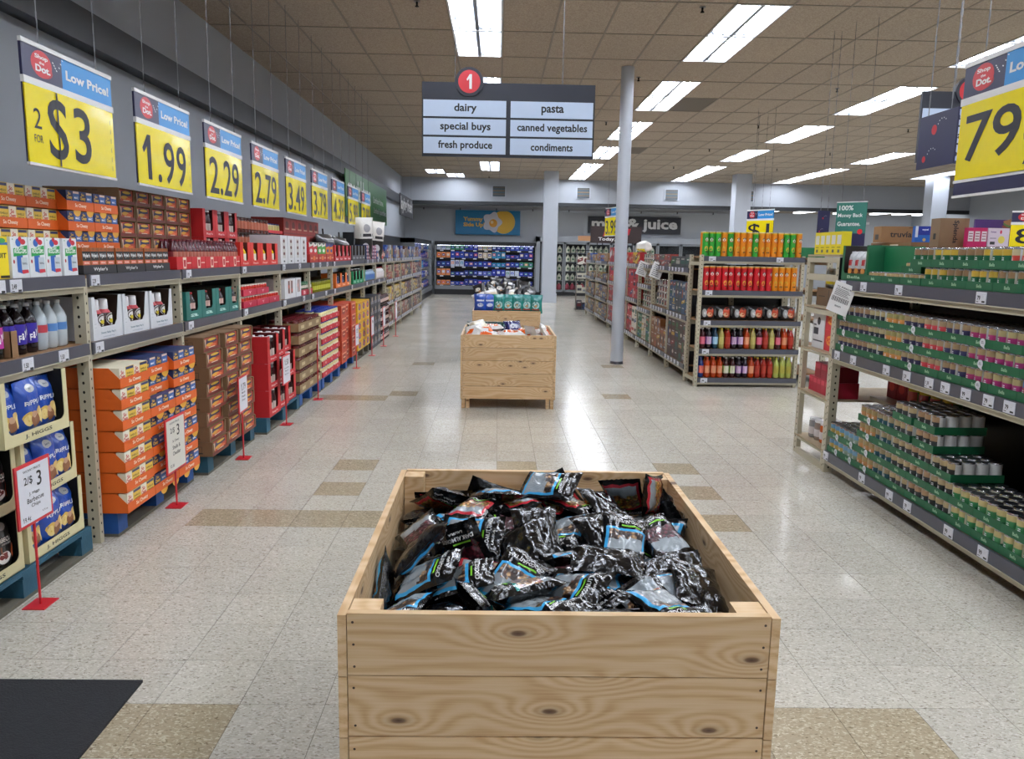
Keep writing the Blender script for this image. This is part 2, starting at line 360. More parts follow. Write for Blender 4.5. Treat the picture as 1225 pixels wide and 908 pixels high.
vis = sorted([c for c in cand if c[3]], key=lambda c: c[1])[:300]; vs_ = set(vis)
for x, y, m, _ in vis: part('tile', tile_me[m], floor, (x, y, 0))
for c in cand:
    if c in vs_: continue
    x, y, m, _ = c; g = 0.0011
    rest.add([(x + g, y + g, 0), (x + T - g, y + g, 0), (x + T - g, y + T - g, 0), (x + g, y + T - g, 0)], [(0, 1, 2, 3)], m)
stuff(part('tiling', rest.mesh(), floor))

CZ = 4.23
LX = lambda k: 0.02 + 0.61 * k
LY = lambda k: 11.21 + 1.25 * k
fixt = []     # (column k, first cell row k, cells)
for col in (-1, 4, 10, 16, 22):
    for r0 in (-11, -8, -5, -2, 1, 4, 7):
        if col == 22 and r0 < 1: continue
        fixt.append((col, r0, 2))
    fixt.append((col, 10, 2))
    if col in (4, 10, 16): fixt.append((col, 12, 2))
fcells = {(c, r + q) for c, r, n in fixt for q in range(n)}
fcells |= {(-4, 12), (-3, 13)}
M('ceiling_dark', '#6e675e', 0.9)
M('tbar', '#857c70', 0.6)
pm = {}
for nm in ('ceiling_panel', 'ceiling_dark'):
    b = MB(); b.box(.012, .598, .012, 1.238, CZ + .006, CZ + .02, nm); pm[nm] = b.mesh()
gb = MB()
for k in range(-6, 29): gb.box(LX(k) - .012, LX(k) + .012, -4, 29.1, CZ, CZ + .008, 'tbar')
for k in range(-12, 15): gb.box(-3.55, 17.2, LY(k) - .012, LY(k) + .012, CZ, CZ + .008, 'tbar')
b = MB(); b.box(-3.7, 17.4, -4.1, 29.2, CZ + .16, CZ + .2, 'wall_paint')
ceiling = struct('ceiling', b.mesh())
stuff(part('ceiling_grid', gb.mesh(), ceiling))
cells = []
for r in range(-12, 15):
    for c in range(-6, 28):
        if (c, r) in fcells: continue
        x, y = LX(c), LY(r)
        inview = y > 4.9 and (x + .3) / (y + .6) < 0.70 and abs(x) / (y + .6) < .75
        cells.append((c, r, x, y, inview))
vis = sorted([c for c in cells if c[4]], key=lambda c: c[3])[:300]; vset = set(vis)
rest = MB()
for c in cells:
    nm = 'ceiling_dark' if (c[0], c[1]) in ((5, 2), (5, 7)) else 'ceiling_panel'
    if c in vset: part('panel', pm[nm], ceiling, (c[2], c[3], 0))
    else: rest.add([(c[2] + .012, c[3] + .012, CZ + .006), (c[2] + .012, c[3] + 1.238, CZ + .006), (c[2] + .598, c[3] + 1.238, CZ + .006), (c[2] + .598, c[3] + .012, CZ + .006)], [(0, 1, 2, 3)], nm)
stuff(part('panels_far', rest.mesh(), ceiling)).name = 'distant_panels'

# walls
b = MB(); b.box(-3.9, -3.62, -4, 31.2, 0, 4.5, 'wall_paint'); wl = struct('wall_left', b.mesh())
b = MB(); b.box(-3.62, -3.48, -4, 29.0, 3.55, 4.4, 'wall_paint_light'); part('bulkhead', b.mesh(), wl)
b = MB(); b.box(-3.62, -3.46, -4, 29.0, 3.27, 3.55, 'fascia_black'); part('fascia', b.mesh(), wl)
b = MB(); b.box(-3.9, 9.9, 31.0, 31.2, 0, 3.6, 'wall_paint_back_lit'); wb = struct('wall_back', b.mesh())
b = MB(); b.box(-3.62, 17.4, 29.0, 29.2, 3.42, 4.4, 'wall_paint_light'); part('bulkhead', b.mesh(), wb)
b = MB(); b.box(-3.62, 17.4, 28.97, 29.2, 3.29, 3.42, 'fascia_black'); part('fascia', b.mesh(), wb)
b = MB(); b.box(-3.62, 17.4, 29.2, 33.2, 3.42, 3.5, 'ceiling_panel'); struct('ceiling', b.mesh())
b = MB(); b.box(9.8, 17.4, 33.0, 33.2, 0, 3.5, 'wall_paint_back_lit'); struct('wall_back', b.mesh())
b = MB(); b.box(9.8, 9.9, 31.0, 33.2, 0, 3.5, 'wall_paint'); struct('wall_back', b.mesh())
b = MB(); b.box(17.2, 17.4, -4, 33.2, 0, 4.5, 'wall_paint'); struct('wall_right', b.mesh())
b = MB(); b.box(-3.9, 17.4, -4.2, -4, 0, 4.5, 'wall_paint'); struct('wall_front', b.mesh())
# thin light trim under the far bulkhead
b = MB(); b.box(-3.62, 9.8, 30.9, 31.0, 3.22, 3.26, 'column_paint')
for k in range(9): b.box(-2.9 + k * 1.4, -2.86 + k * 1.4, 30.88, 31.0, 3.2, 3.28, 'rail_grey')
struct('trim_1', b.mesh())

# ---------------- light fixtures ----------------
def troffer_mesh(n):
    P = {}
    L = 1.25 * n
    b = MB(); x0, x1, z0, z1 = .004, .606, CZ - .004, CZ + .12
    for (a, c_) in ((x0, x0 + .02), (x1 - .02, x1)): b.box(a, c_, .01, L - .01, z0, z1, 'reflector')
    for q in range(n):
        y0, y1 = 1.25 * q + .01, 1.25 * (q + 1) - .01
        b.box(x0, x1, y0, y0 + .02, z0, z1, 'reflector'); b.box(x0, x1, y1 - .02, y1, z0, z1, 'reflector')
        for s in (0, 1):     # shaped lamp-end reflectors
            yy = y0 + .02 if s == 0 else y1 - .05
            for xx in (.10, .20, .36, .46): b.prism([(xx - .03, z0 + .05), (xx + .03, z0 + .05), (xx + .015, z0 + .02), (xx - .015, z0 + .02)], yy, yy + .03, 'lamp_rib')
    b.box(x0, x1, .01, L - .01, z1, z1 + .01, 'lamp_pan')
    P['housing'] = b.mesh()
    b = MB()
    b.box(.283, .327, .03, L - .03, z0 + .005, z0 + .05, 'lamp_rib'); P['divider'] = b.mesh()
    tb = MB(); tb.tube((0, .07, CZ + .055), (0, 1.18, CZ + .055), .017, 'fluorescent', 6); P['tube'] = tb.mesh()
    return P
TR = {1: troffer_mesh(1), 2: troffer_mesh(2)}
COLN = {-1: 'over the centre bins', 4: 'over the right racks', 10: 'over the next aisle', 16: 'over the third aisle', 22: 'by the far right', -4: 'near the left wall', -3: 'near the left wall'}
def troffer(c, r, n, label):
    t = thing('ceiling_light', label, 'light', None, (LX(c), LY(r), 0), 0, 'recessed ceiling lights')
    part('housing', TR[n]['housing'], t); part('divider', TR[n]['divider'], t)
    for q in range(n):
        for xx in (.10, .20, .41, .51): part('fluorescent_tube', TR[n]['tube'], t, (xx, 1.25 * q, 0))
for col in (-1, 4, 10, 16, 22):
    rows = sorted(r for c, r, n in fixt if c == col)
    for i, r in enumerate(rows): troffer(col, r, 2, 'white fluorescent ceiling light, %s in the row %s' % (ORD[i + 1], COLN[col]))
troffer(-4, 12, 1, 'small square looking ceiling light at left end before the back bulkhead')
troffer(-3, 13, 1, 'small ceiling light nearest the back bulkhead above the dairy corner')
# lamps of the low back ceiling
b = MB(); b.box(-.15, .15, 0, 2.4, 3.36, 3.417, 'case_lamp'); lm = b.mesh()
for i, (x, y) in enumerate([(12.0, 29.6), (13.6, 29.6), (15.0, 29.4), (15.9, 29.4), (16.7, 29.4), (10.6, 29.8)]):
    thing('strip_light', 'long strip light under the low back ceiling, %s from the left' % ORD[[2, 3, 4, 5, 6, 1][i]], 'light', lm, (x, y, 0), 0, 'strip lights under the low ceiling')

# sprinklers
b = MB(); b.lathe([(.035, .0), (.035, -.006)][::-1], 10, 'chain_metal', (0, 0, CZ)); b.lathe([(.004, -.06), (.022, -.055), (.022, -.05), (.01, -.04), (.012, -.005)], 8, 'rack_hole', (0, 0, CZ)); sp = b.mesh()
for i, (x, y) in enumerate([(-.9, 8.88), (2.14, 8.84), (5.25, 12.7), (5.2, 16.3), (2.06, 12.24), (2.13, 16.3), (5.2, 20.0), (-.35, 28.2), (8.3, 12.7), (8.3, 16.4), (-.9, 20.4), (2.1, 20.3), (8.3, 20.2), (5.2, 24), (8.3, 24)]):
    thing('sprinkler', 'small dark ceiling sprinkler head, %s in its line, %s line from the left' % (ORD[1 + sum(1 for a, c in [(-.9, 8.88), (2.14, 8.84), (5.25, 12.7), (5.2, 16.3), (2.06, 12.24), (2.13, 16.3), (5.2, 20.0), (-.35, 28.2), (8.3, 12.7), (8.3, 16.4), (-.9, 20.4), (2.1, 20.3), (8.3, 20.2), (5.2, 24), (8.3, 24)] if round((a + .9) / 3.07) == round((x + .9) / 3.07) and c < y)], ORD[1 + round((x + .9) / 3.07)]), 'sprinkler', sp, (x, y, 0), 0, 'ceiling sprinklers')

# ---------------- columns ----------------
b = MB(); b.lathe([(.092, 0.03), (.092, CZ)], 24, 'column_paint'); b2 = MB(); b2.lathe([(.1, 0), (.1, .02), (.092, .04)], 24, 'rail_grey')
t = thing('round_column', 'slim round grey column standing in the aisle right of the bins', 'column', None, (1.80, 11.62, 0)); part('shaft', b.mesh(), t); part('base_ring', b2.mesh(), t)
def sqcol(x, y, w, lab):
    t = thing('square_column', lab, 'column', None, (x, y, 0))
    b = MB(); b.box(-w / 2, w / 2, -w / 2, w / 2, 0, CZ, 'column_paint'); part('shaft', b.mesh(), t)
    b = MB(); e = w / 2 + .02; b.box(-e, e, -e, e, 0, .3, 'column_paint'); part('base_wrap', b.mesh(), t)
sqcol(1.70, 26.2, .46, 'square light grey column in front of the milk doors')
sqcol(7.85, 25.9, .5, 'square grey column rising behind the chip tube rack')
sqcol(13.9, 25.3, .5, 'square grey column at the right behind the sweetener boxes')

# wall vents
b = MB(); b.box(-.26, .26, -.03, 0, -.2, .2, 'column_paint'); b.box(-.22, .22, -.034, -.03, -.18, .18, K('#2c3438')); fr_ = b.mesh()
for i, x in enumerate((-0.0, 3.05, 6.25, 9.0)):
    t = thing('wall_vent', 'dark louvred vent in the back bulkhead, %s from the left' % ORD[i + 1], 'vent', None, (x, 28.99, 3.78), 0, 'vents in the bulkhead')
    part('frame', fr_, t)
    for k in range(6):
        b = MB(); b.box(-.21, .21, -.05, -.035, -.17 + k * .058, -.13 + k * .058, ['#4c565e', '#6a6258', '#4f6470', '#7a6a58', '#4a5b66', '#5f5a52'][k] and K(['#4c565e', '#6a6258', '#4f6470', '#7a6a58', '#4a5b66', '#5f5a52'][k])); part('louvre', b.mesh(), t)

# floor mat
M('mat_black', '#1e1f22', 0.9, var=0.3, scale=25, bump=.5, bscale=150)
b = MB(); b.box(-2.05, -1.305, 0.6, 2.74, 0, .01, 'mat_black'); thing('floor_mat', 'charcoal rubber backed floor mat at the lower left', 'mat', b.mesh())

# ================= RACKS =================
M('shelf_wood', '#a8967a', 0.7)
HOLE = {}
def post_mesh(h, wx=.038, wy=.062):
    k = (h, wx, wy)
    if k in HOLE: return HOLE[k]
    b = MB(); b.box(0, wx, 0, wy, 0, h, 'rack_cream')
    z = .04
    while z < h - .03:
        for xx in (-.0006, wx + .0006):
            pts = [(xx, wy * .55 + .007 * math.cos(a), z + .009 * math.sin(a)) for a in [2 * PI * i / 6 for i in range(6)]]
            b.poly(pts if xx > 0 else pts[::-1], 'rack_hole')
        b.pr([(wx * .5 + .005 * math.cos(a), z + .02 + .008 * math.sin(a)) for a in [2 * PI * i / 6 for i in range(6)]], 'rack_hole')
        z += .05
    HOLE[k] = b.mesh(); return HOLE[k]
TAGM = {}
def price_tag(s, w=.085, h=.06):
    k = (s, w)
    if k not in TAGM:
        b = MB(); b.box(-w / 2, w / 2, -.004, 0, -h / 2, h / 2, 'tag_white')
        b.text(s, (-w * .2, -.0046, -h * .02), None, 'ink', h=h * .4, w=min(w * .42, h * .22 * len(s)), bold=.03)
        for i in range(3): b.fr(w * .1, w * (.42 - .05 * i), h * (.3 - .13 * i), h * (.24 - .13 * i) + .004, 'ink', -.0046)
        b.fr(w * .12, w * .42, -h * .4, -h * .25, 'ink', -.0046); b.fr(-w * .42, -w * .2, -h * .38, -h * .32, 'ink', -.0046)
        TAGM[k] = b.mesh()
    return TAGM[k]
def rack(label, bx, by, face, w, levels, depth, ph, left=True, right=False, tags=(), rail=.063, beam=.028, group=None, back=True, deck='cardboard'):
    t = thing('shelf_rack', label, 'shelf', None, (bx, by, 0), face, group)
    pm_ = post_mesh(ph)
    if left: part('post', pm_, t); part('post', pm_, t, (0, depth - .06, 0))
    if right: part('post', pm_, t, (w - .038, 0, 0)); part('post', pm_, t, (w - .038, depth - .06, 0))
    x0 = .04 if left else .0
    for z in levels:
        b = MB(); b.box(x0, w, .004, depth - .004, z - .02, z - .001, deck); part('shelf', b.mesh(), t)
        b = MB(); b.box(x0, w, .002, .03, z - rail - beam, z - rail + .01, 'rack_cream'); b.box(x0, w, depth - .03, depth, z - rail - beam, z - .021, 'rack_cream'); part('beam', b.mesh(), t)
        b = MB(); b.box(x0, w, -.012, .002, z - rail, z + .002, 'rail_grey'); b.box(x0, w, -.016, -.012, z - rail, z - rail + .006, 'rack_cream'); part('price_rail', b.mesh(), t)
    if back and levels:
        b = MB(); b.box(0, w, depth, depth + .012, .05, levels[0] - .1, 'black_case'); part('dark_back_panel', b.mesh(), t)  # dark sheet added to stand in for the shade behind the goods
    for z, x, s in tags:
        part('price_tag', price_tag(s), t, (x, -.012, z - .032))
    return t
XL, PIT = -2.15, 1.235
YB = [4.135 + PIT * (k - 1) for k in range(11)]       # YB[0] = 2.9
tl = [('3.49', '7'), ('79',), ]
TG = [[(1.457, .52, '3.49'), (1.457, .64, '3.49'), (1.1, .68, '1.50'), (1.1, .98, '1.50')], [(1.457, .1, '2.29'), (1.1, .1, '1.98')], [(1.457, .14, '1.79'), (1.1, .14, '1.99')],
      [(1.457, .12, '.89'), (1.1, .12, '.79')], [(1.457, .12, '2.99'), (1.457, .75, '2.49'), (1.1, .12, '1.25'), (1.1, .9, '.99')], [(1.457, .14, '.99'), (1.457, .5, '.99'), (1.457, .9, '.99'), (1.1, .1, '1.19'), (1.1, .8, '1.19')],
      [(1.457, .1, '.69'), (1.1, .1, '1.39')], [(1.457, .1, '2.19'), (1.1, .1, '2.19')], [(1.457, .3, '3.99'), (1.457, .8, '3.99'), (1.1, .2, '1.59'), (1.1, .8, '1.59')], [(1.457, .2, '4.99'), (1.457, .8, '4.99'), (1.1, .3, '2.59'), (1.1, .9, '2.59')]]
for k in range(10):
    nm = 'bay of the cream metal rack along left wall, %s bay from the camera' % ORD[k + 1]
    rack(nm, XL, YB[k], FL, PIT, (1.457, 1.1), 1.3, 1.44, True, k == 9, TG[k], group='left wall rack bays')
# the low far end of the left rack: four shelves
YR = [15.25, 16.45, 17.65, 20.0, 22.4]
for k in range(4):
    wdt = YR[k + 1] - YR[k]
    rack('low four shelf bay at the far end of the left rack, %s of its bays' % ORD[k + 1], XL, YR[k], FL, wdt, (1.457, 1.05, .62, .2), .7, 1.46, True, k == 3,
         [(z, .1 + .24 * q, '1.99') for z in (1.457, 1.05, .62, .2) for q in range(int(wdt / .24))], group='far left rack bays')
# right rack with cans
XR = 2.507
RT = [(1.457, .1, '.98'), (1.457, .43, '1.15'), (1.457, .92, '79'), (1.457, 1.79, '79'), (.945, .1, '1.29'), (.945, .37, '1.29'), (.945, .86, '1.19'), (.945, 1.12, '1.29'), (.945, 1.38, '1.39'), (.945, 1.55, '79'), (.945, 1.75, '99'),
      (.945, 1.95, '79'), (.945, 2.12, '79'), (.175, .05, '99'), (.175, .66, '79'), (.175, 1.05, '99'), (.175, 1.28, '79'), (.175, 1.73, '99'), (.175, 2.05, '99')]
rack('long cream three shelf rack of canned food on the right', XR, 5.79, FR, 2.9, (1.457, .945, .175), .62, 1.45, True, True, [(z, x * .97 + .04, s) for z, x, s in RT], rail=.073, beam=.028)
# far gondola on the right
GY = [10.1, 11.32, 12.54, 13.76, 14.98, 16.2]
for k in range(5):
    lv = (1.457, .84, .21) if k not in (2, 3) else ((1.457, 1.13, .73, .21) if k == 2 else (1.457, .84, .21))
    rack('cream rack bay behind the chip tube rack, %s bay from the camera' % ORD[k + 1], 2.45, GY[k + 1], FR, 1.22, lv, .6, 1.5, True, k == 0,
         [(z, .12 + .2 * q, '99') for z in lv for q in range(5)], group='right gondola bays')
for k, (a, b_) in enumerate([(16.3, 17.5), (17.5, 19.5), (19.5, 21.4)]):
    rack('four shelf bay past the round column on the right, %s of three' % ORD[k + 1], 2.45 - .03 * k, b_, FR, b_ - a, (1.457, 1.05, .62, .2), .6, 1.5, True, False,
         [(z, .12 + .22 * q, '99') for z in (1.457, 1.05, .62, .2) for q in range(5)], group='far right rack bays')
# chip tube end rack, faces the camera
EX, EY = 2.47, 9.62
PL = (1.612, 1.2, .83, .475, .112)
t = rack('cream end rack facing the camera with chip tubes and soda', EX, EY, .035, 1.30, PL, .5, 1.63, True, True, [(1.612, .14, '1.50'), (1.612, .98, '1.50'), (1.2, .12, '1.50'), (.83, .12, '1.99'), (.475, .12, '.99'), (.112, .12, '.99')], rail=.064, beam=.022, back=True)
for z in (1.5, .06):
    b = MB(); b.box(.004, .03, .05, .45, z, z + .04, 'rack_cream'); part('side_bar', b.mesh(), t)
# end cap behind the can rack, seen from its side: posts at Y 5.81 and 6.39
t = thing('shelf_rack', 'narrow cream end rack seen from its open side, left of the can rack', 'shelf', None, (2.52, 6.42, 0), PI, None)
pmm = post_mesh(1.62)
for a in (0.0, 1.22):
    for y in (0, .56): part('post', pmm, t, (-a - .04 if a else -.04, y, 0))
for z in (1.64, 1.24, .9, .55, .16):
    b = MB(); b.box(-1.24, -.0, .01, .61, z - .014, z, 'shelf_wood'); part('shelf', b.mesh(), t)
    b = MB(); b.box(-.03, -.002, .06, .57, z - .06, z - .022, 'rack_cream') if z in (1.64, 1.24) else b.box(-.02, -.004, .06, .57, z - .035, z - .022, 'rack_cream'); part('side_beam', b.mesh(), t)
for z in (1.44, .0):
    b = MB(); b.box(-.03, -.002, .0, .6, z, z + .05, 'rack_cream'); part('side_bar', b.mesh(), t)
b = MB(); b.box(-1.25, 0, .615, .625, 1.25, 1.62, 'black_case'); part('dark_back_panel', b.mesh(), t)

# ================= PRODUCT MESHES =================
def cached(fn):
    store = {}
    def g(*a, **k):
        kk = (a, tuple(sorted(k.items())))
        if kk not in store: store[kk] = fn(*a, **k)
        return store[kk]
    return g
@cached
def box_mesh(w, d, h, col, prints=()):
    """closed carton; prints: ('r',x0,x1,z0,z1,hex) rectangles, ('d',x,z,r,hex) dots, ('t',text,x,z,w,h,hex) words, as shares of the front"""
    b = MB(); b.box(0, w, 0, d, 0, h, K(col)); decorate(b, w, h, prints); return b.mesh()
def decorate(b, w, h, prints, y=0.0):
    for i, p in enumerate(prints):
        yy = y - .0005 - .00012 * i
        if p[0] == 'r': b.fr(p[1] * w, p[2] * w, p[3] * h, p[4] * h, K(p[5]), yy)
        elif p[0] == 'd': b.disc(p[1] * w, p[2] * h, p[3] * w, K(p[4]), yy, 10)
        elif p[0] == 'e': b.disc(p[1] * w, p[2] * h, p[3] * w, K(p[5]), yy, 12, p[4] * h)
        elif p[0] == 't': b.text(p[1], (p[2] * w, yy, p[3] * h), None, K(p[6]), w=p[4] * w, h=p[5] * h, bold=.03)
        elif p[0] == 'p': b.pr([(a * w, c * h) for a, c in p[1]], K(p[2]), yy)
@cached
def tray_mesh(w, d, h, col, text=None, tcol='#ffffff', side=None, inner=None, prints=()):
    """open tray, walls of card; side = height of the side walls at the back, which slope down to the front"""
    b = MB(); m = K(col); q = .003; side = side or h; mi_ = K(inner) if inner else m
    b.box(0, w, 0, d, 0, q, m); b.box(0, w, 0, q, q, h, m); b.box(0, w, d - q, d, q, side, mi_)
    for x0 in (0, w - q):
        pts = [(q, q), (d - q, q), (d - q, side), (min(d - q, .06 if side > h else d - q), side), (q, h)]
        if side <= h: pts = [(q, q), (d - q, q), (d - q, h), (q, h)]
        n = len(pts); vs = [(x0, a, c) for a, c in pts] + [(x0 + q, a, c) for a, c in pts]
        b.add(vs, [tuple(range(n))[::-1], tuple(range(n, 2 * n))] + [(i, (i + 1) % n, n + (i + 1) % n, n + i) for i in range(n)], m)
    if text: b.text(text, (w / 2, -.0006, h * .5), None, K(tcol), w=w * (.42 if len(text) > 5 else .2), h=h * (.5 if len(text) > 5 else .38), bold=.02)
    decorate(b, w, h, prints); return b.mesh()
@cached
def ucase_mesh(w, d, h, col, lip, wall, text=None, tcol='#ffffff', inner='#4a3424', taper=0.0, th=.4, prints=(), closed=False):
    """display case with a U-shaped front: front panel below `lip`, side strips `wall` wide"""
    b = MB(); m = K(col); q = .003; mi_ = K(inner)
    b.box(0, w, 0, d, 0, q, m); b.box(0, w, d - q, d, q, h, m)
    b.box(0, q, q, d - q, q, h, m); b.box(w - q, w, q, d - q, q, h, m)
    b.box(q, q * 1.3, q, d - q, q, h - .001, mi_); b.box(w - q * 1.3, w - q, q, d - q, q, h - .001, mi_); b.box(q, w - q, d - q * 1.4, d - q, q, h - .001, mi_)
    b.box(0, w, 0, q, q, lip, m)
    for s in (0, 1):
        pts = [(0, lip), (wall + taper, lip), (wall, h), (0, h)]
        if s: pts = [(w - a, z) for a, z in pts][::-1]
        b.prism(pts, 0, q, m)
        r = [(wall + taper - .0, lip), (wall + taper + lip * .3, lip), (wall + taper, lip + lip * .35)]
        if s: r = [(w - a, z) for a, z in r][::-1]
        b.prism(r, 0.0002, q, m)
    if closed: b.box(0, w, 0, q, h - .03, h, m); b.box(0, w, 0, d, h - q, h, m)
    if text: b.text(text, (w / 2, -.0006, lip * .5), None, K(tcol), w=w * .5, h=lip * th, bold=.02)
    decorate(b, w, h, prints); return b.mesh()
@cached
def bottle_parts(r, h, body, label=None, cap='#e8e8e8', neck=.32, lab=(.18, .55), lab2=None, base=None, n=12, shape='soda', word=None, wcol='#ffffff'):
    """returns body mesh and cap mesh"""
    bd = K(body, 0.12); zl0, zl1 = lab[0] * h, lab[1] * h; ch = h * .07
    if shape == 'soda':
        prof = [(r * .8, 0), (r * .97, h * .04), (r, zl0)]
        prof += [(r, zl1, K(label, .35) if label else bd)]
        prof += [(r, h * .62, bd), (r * .8, h * .74), (r * neck * 1.3, h * .86), (r * neck, h * .9), (r * neck, h - ch)]
    else:    # squat jar
        prof = [(r * .9, 0), (r, h * .05), (r, zl0), (r, zl1, K(label, .35) if label else bd), (r, h * .8, bd), (r * .86, h - ch * 1.6)]
    ph = 0.0
    patch = None
    if lab2:
        l2 = K(lab2, .35)
        patch = lambda a, j: l2 if (j == 2 and math.cos(a + PI / 2) > .55) else None
    b = MB(); b.lathe(prof, n, bd, smooth=True, patch=patch)
    if word:
        for i, ch_ in enumerate(word):
            a = -PI / 2 + (i - (len(word) - 1) / 2) * .34
            c = Vector((math.cos(a), math.sin(a), 0)); u = Vector((-math.sin(a), math.cos(a), 0))
            zz = (zl0 + zl1) / 2 + (i - (len(word) - 1) / 2) * .010
            b.text(ch_, c * (r + .0012) + Z * zz, None, K(wcol), u, Z, bold=.03, w=r * .3, h=(zl1 - zl0) * .34)
    c = MB(); cr = r * neck * 1.12 if shape == 'soda' else r * .95
    c.lathe([(cr, h - ch if shape == 'soda' else h - ch * 1.7), (cr, h - ch * .15), (cr * .9, h)], n, K(cap, .3), smooth=False)
    return b.mesh(), c.mesh()
@cached
def bottle_one(*a, **k):
    k = dict(k); bm, cm = bottle_parts(*a, **k)
    import bmesh
    q = bmesh.new(); q.from_mesh(bm); nb = len(bm.materials); q2 = bmesh.new(); q2.from_mesh(cm)
    for f in q2.faces: f.material_index += nb
    tmp = bpy.data.meshes.new('t'); q2.to_mesh(tmp); q.from_mesh(tmp); me = bpy.data.meshes.new('mesh'); q.to_mesh(me)
    for m in list(bm.materials) + list(cm.materials): me.materials.append(m)
    q.free(); q2.free(); bpy.data.meshes.remove(tmp); return me
@cached
def can_mesh(r, h, body='#c9ccd0', top='#b59a72', mid='#c22a30', low=None, lid='#202228', n=14):
    """tin can: paper label with a coloured patch on the camera side, dark lid"""
    L, Tp, Md = K(body, .35), K(top, .4), K(mid, .4); Lw = K(low, .4) if low else L
    prof = [(r * .97, 0, 'chrome'), (r, .003, 'chrome'), (r, h * .06, L), (r, h * .3, L), (r, h * .62, L), (r, h * .9, L), (r, h - .004, 'chrome'), (r * .96, h, 'chrome')]
    def patch(a, j):
        c = math.cos(a + PI / 2)
        if j in (4,) and c > .45: return Tp
        if j == 3 and c > .45: return Md
        if j == 2 and low and c > .0: return Lw
        if j in (3, 4) and low and c < -.2: return Lw
    b = MB(); b.lathe(prof, n, L, patch=patch, smooth=True)
    b.add([(r * .93 * math.cos(2 * PI * k / n), r * .93 * math.sin(2 * PI * k / n), h + .0004) for k in range(n)], [tuple(range(n))], K(lid, .3))
    b.fr(-r * .22, r * .22, h * .4, h * .44, 'tag_white', -r * 1.005); b.fr(-r * .18, r * .18, h * .48, h * .52, 'tag_white', -r * 1.005)
    return b.mesh()

@cached
def bag_mesh(w, h, t, body, prints=(), nx=12, nz=14, seed=0, crimp=.07, wr=.006, back=None, belly=.42):
    """standing or lying pillow bag, front looks to -Y, origin at the foot; prints as for boxes but laid on the swelling front.
       body: material, or a tuple of (z share, material) bands"""
    rnd = random.Random(seed); off = Vector((rnd.random() * 50, rnd.random() * 50, 0))
    def th(u, v):   # half thickness
        e = max(0, min((v - crimp * .6) / .22, (1 - crimp * .6 - v) / .22, 1)); e2 = max(0, min(u / .24, (1 - u) / .24, 1))
        return t / 2 * math.sin(e * PI / 2) ** .8 * math.sin(e2 * PI / 2) ** .8 * (1 + .25 * (belly - v))
    def pos(u, v, s):
        k = th(u, v); p = Vector((u * w * 1.0, 0, v * h))
        q = noise.noise(Vector((u * 4 * w / .15, v * 4 * h / .2, s * 3)) + off) + .5 * noise.noise(Vector((u * 9, v * 9, s * 3 + 8)) + off)
        crm = .0015 * math.sin(u * 60) if (v < crimp or v > 1 - crimp) else 0
        pin = .012 * math.sin(v * PI) * (w / .2)
        return Vector((w / 2 + (u - .5) * (w - 2 * pin), s * (k + 0.0004) + wr * q * (k > .002) + crm, v * h + .3 * wr * q))
    b = MB()
    bands = body if isinstance(body, tuple) else ((1.0, body),)
    def mat(u, v, s):
        if s > 0 and back: return back
        for lim, m_ in bands:
            if callable(lim):
                if lim(u, v): return m_
            elif v <= lim: return m_
        return bands[-1][1]
    for s in (-1, 1):
        vs = [pos(i / nx, j / nz, s) for j in range(nz + 1) for i in range(nx + 1)]; fs = []; ms = []
        for j in range(nz):
            for i in range(nx):
                a = j * (nx + 1) + i; f = (a, a + 1, a + nx + 2, a + nx + 1); fs.append(f if s < 0 else f[::-1]); ms.append(mat((i + .5) / nx, (j + .5) / nz, s))
        b.add(vs, fs, ms, True)
    for i, p in enumerate(prints):
        e = -.0012 - .0004 * i
        def proj(x, z):
            u, v = min(.99, max(.01, x)), min(.99, max(.01, z)); q = pos(u, v, -1); return (q.x, q.y + e, q.z)
        if p[0] == 't':
            vs, fs, wd, ht = txt(p[1], .02); b.add([proj(p[2] + a / wd * p[4], p[3] + c / ht * p[5]) for a, c in vs], fs, p[6] if p[6] in MATS else K(p[6]))
        elif p[0] in 'ed':
            rx, rz, col = (p[3], p[4], p[5]) if p[0] == 'e' else (p[3], p[3] * w / h, p[4]); n = 14
            vs = [proj(p[1], p[2])] + [proj(p[1] + rx * r_ * math.cos(2 * PI * k / n), p[2] + rz * r_ * math.sin(2 * PI * k / n)) for r_ in (.55, 1) for k in range(n)]
            fs = [(0, 1 + k, 1 + (k + 1) % n) for k in range(n)] + [(1 + k, 1 + n + k, 1 + n + (k + 1) % n, 1 + (k + 1) % n) for k in range(n)]
            b.add(vs, fs, col if col in MATS else K(col), True)
        elif p[0] == 'r':
            n = 6; vs = [proj(p[1] + (p[2] - p[1]) * a / n, p[3] + (p[4] - p[3]) * c / 3) for c in range(4) for a in range(n + 1)]
            b.add(vs, [(c * (n + 1) + a, c * (n + 1) + a + 1, (c + 1) * (n + 1) + a + 1, (c + 1) * (n + 1) + a) for c in range(3) for a in range(n)], p[5] if p[5] in MATS else K(p[5]), True)
    return b.mesh()
class Fr:
    def __init__(s, bx, by, face): s.b = Vector((bx, by, 0)); s.f = face; s.u, s.v = dirs(face)
    def at(s, lx, ly, z): p = s.b + s.u * lx + s.v * ly; return (p.x, p.y, z)
    def put(s, name, label, cat, me, lx, ly, z, group=None, dr=0.0, parts=None):
        o = thing(name, label, cat, me, s.at(lx, ly, z), s.f + dr, group)
        for nm, m in (parts or ()): part(nm, m, o)
        return o
    def bottle(s, name, label, cat, pr_, lx, ly, z, group=None, dr=0.0):
        o = thing(name, label, cat, None, s.at(lx, ly, z), s.f + dr, group); part('bottle_body', pr_[0], o); part('cap', pr_[1], o); return o

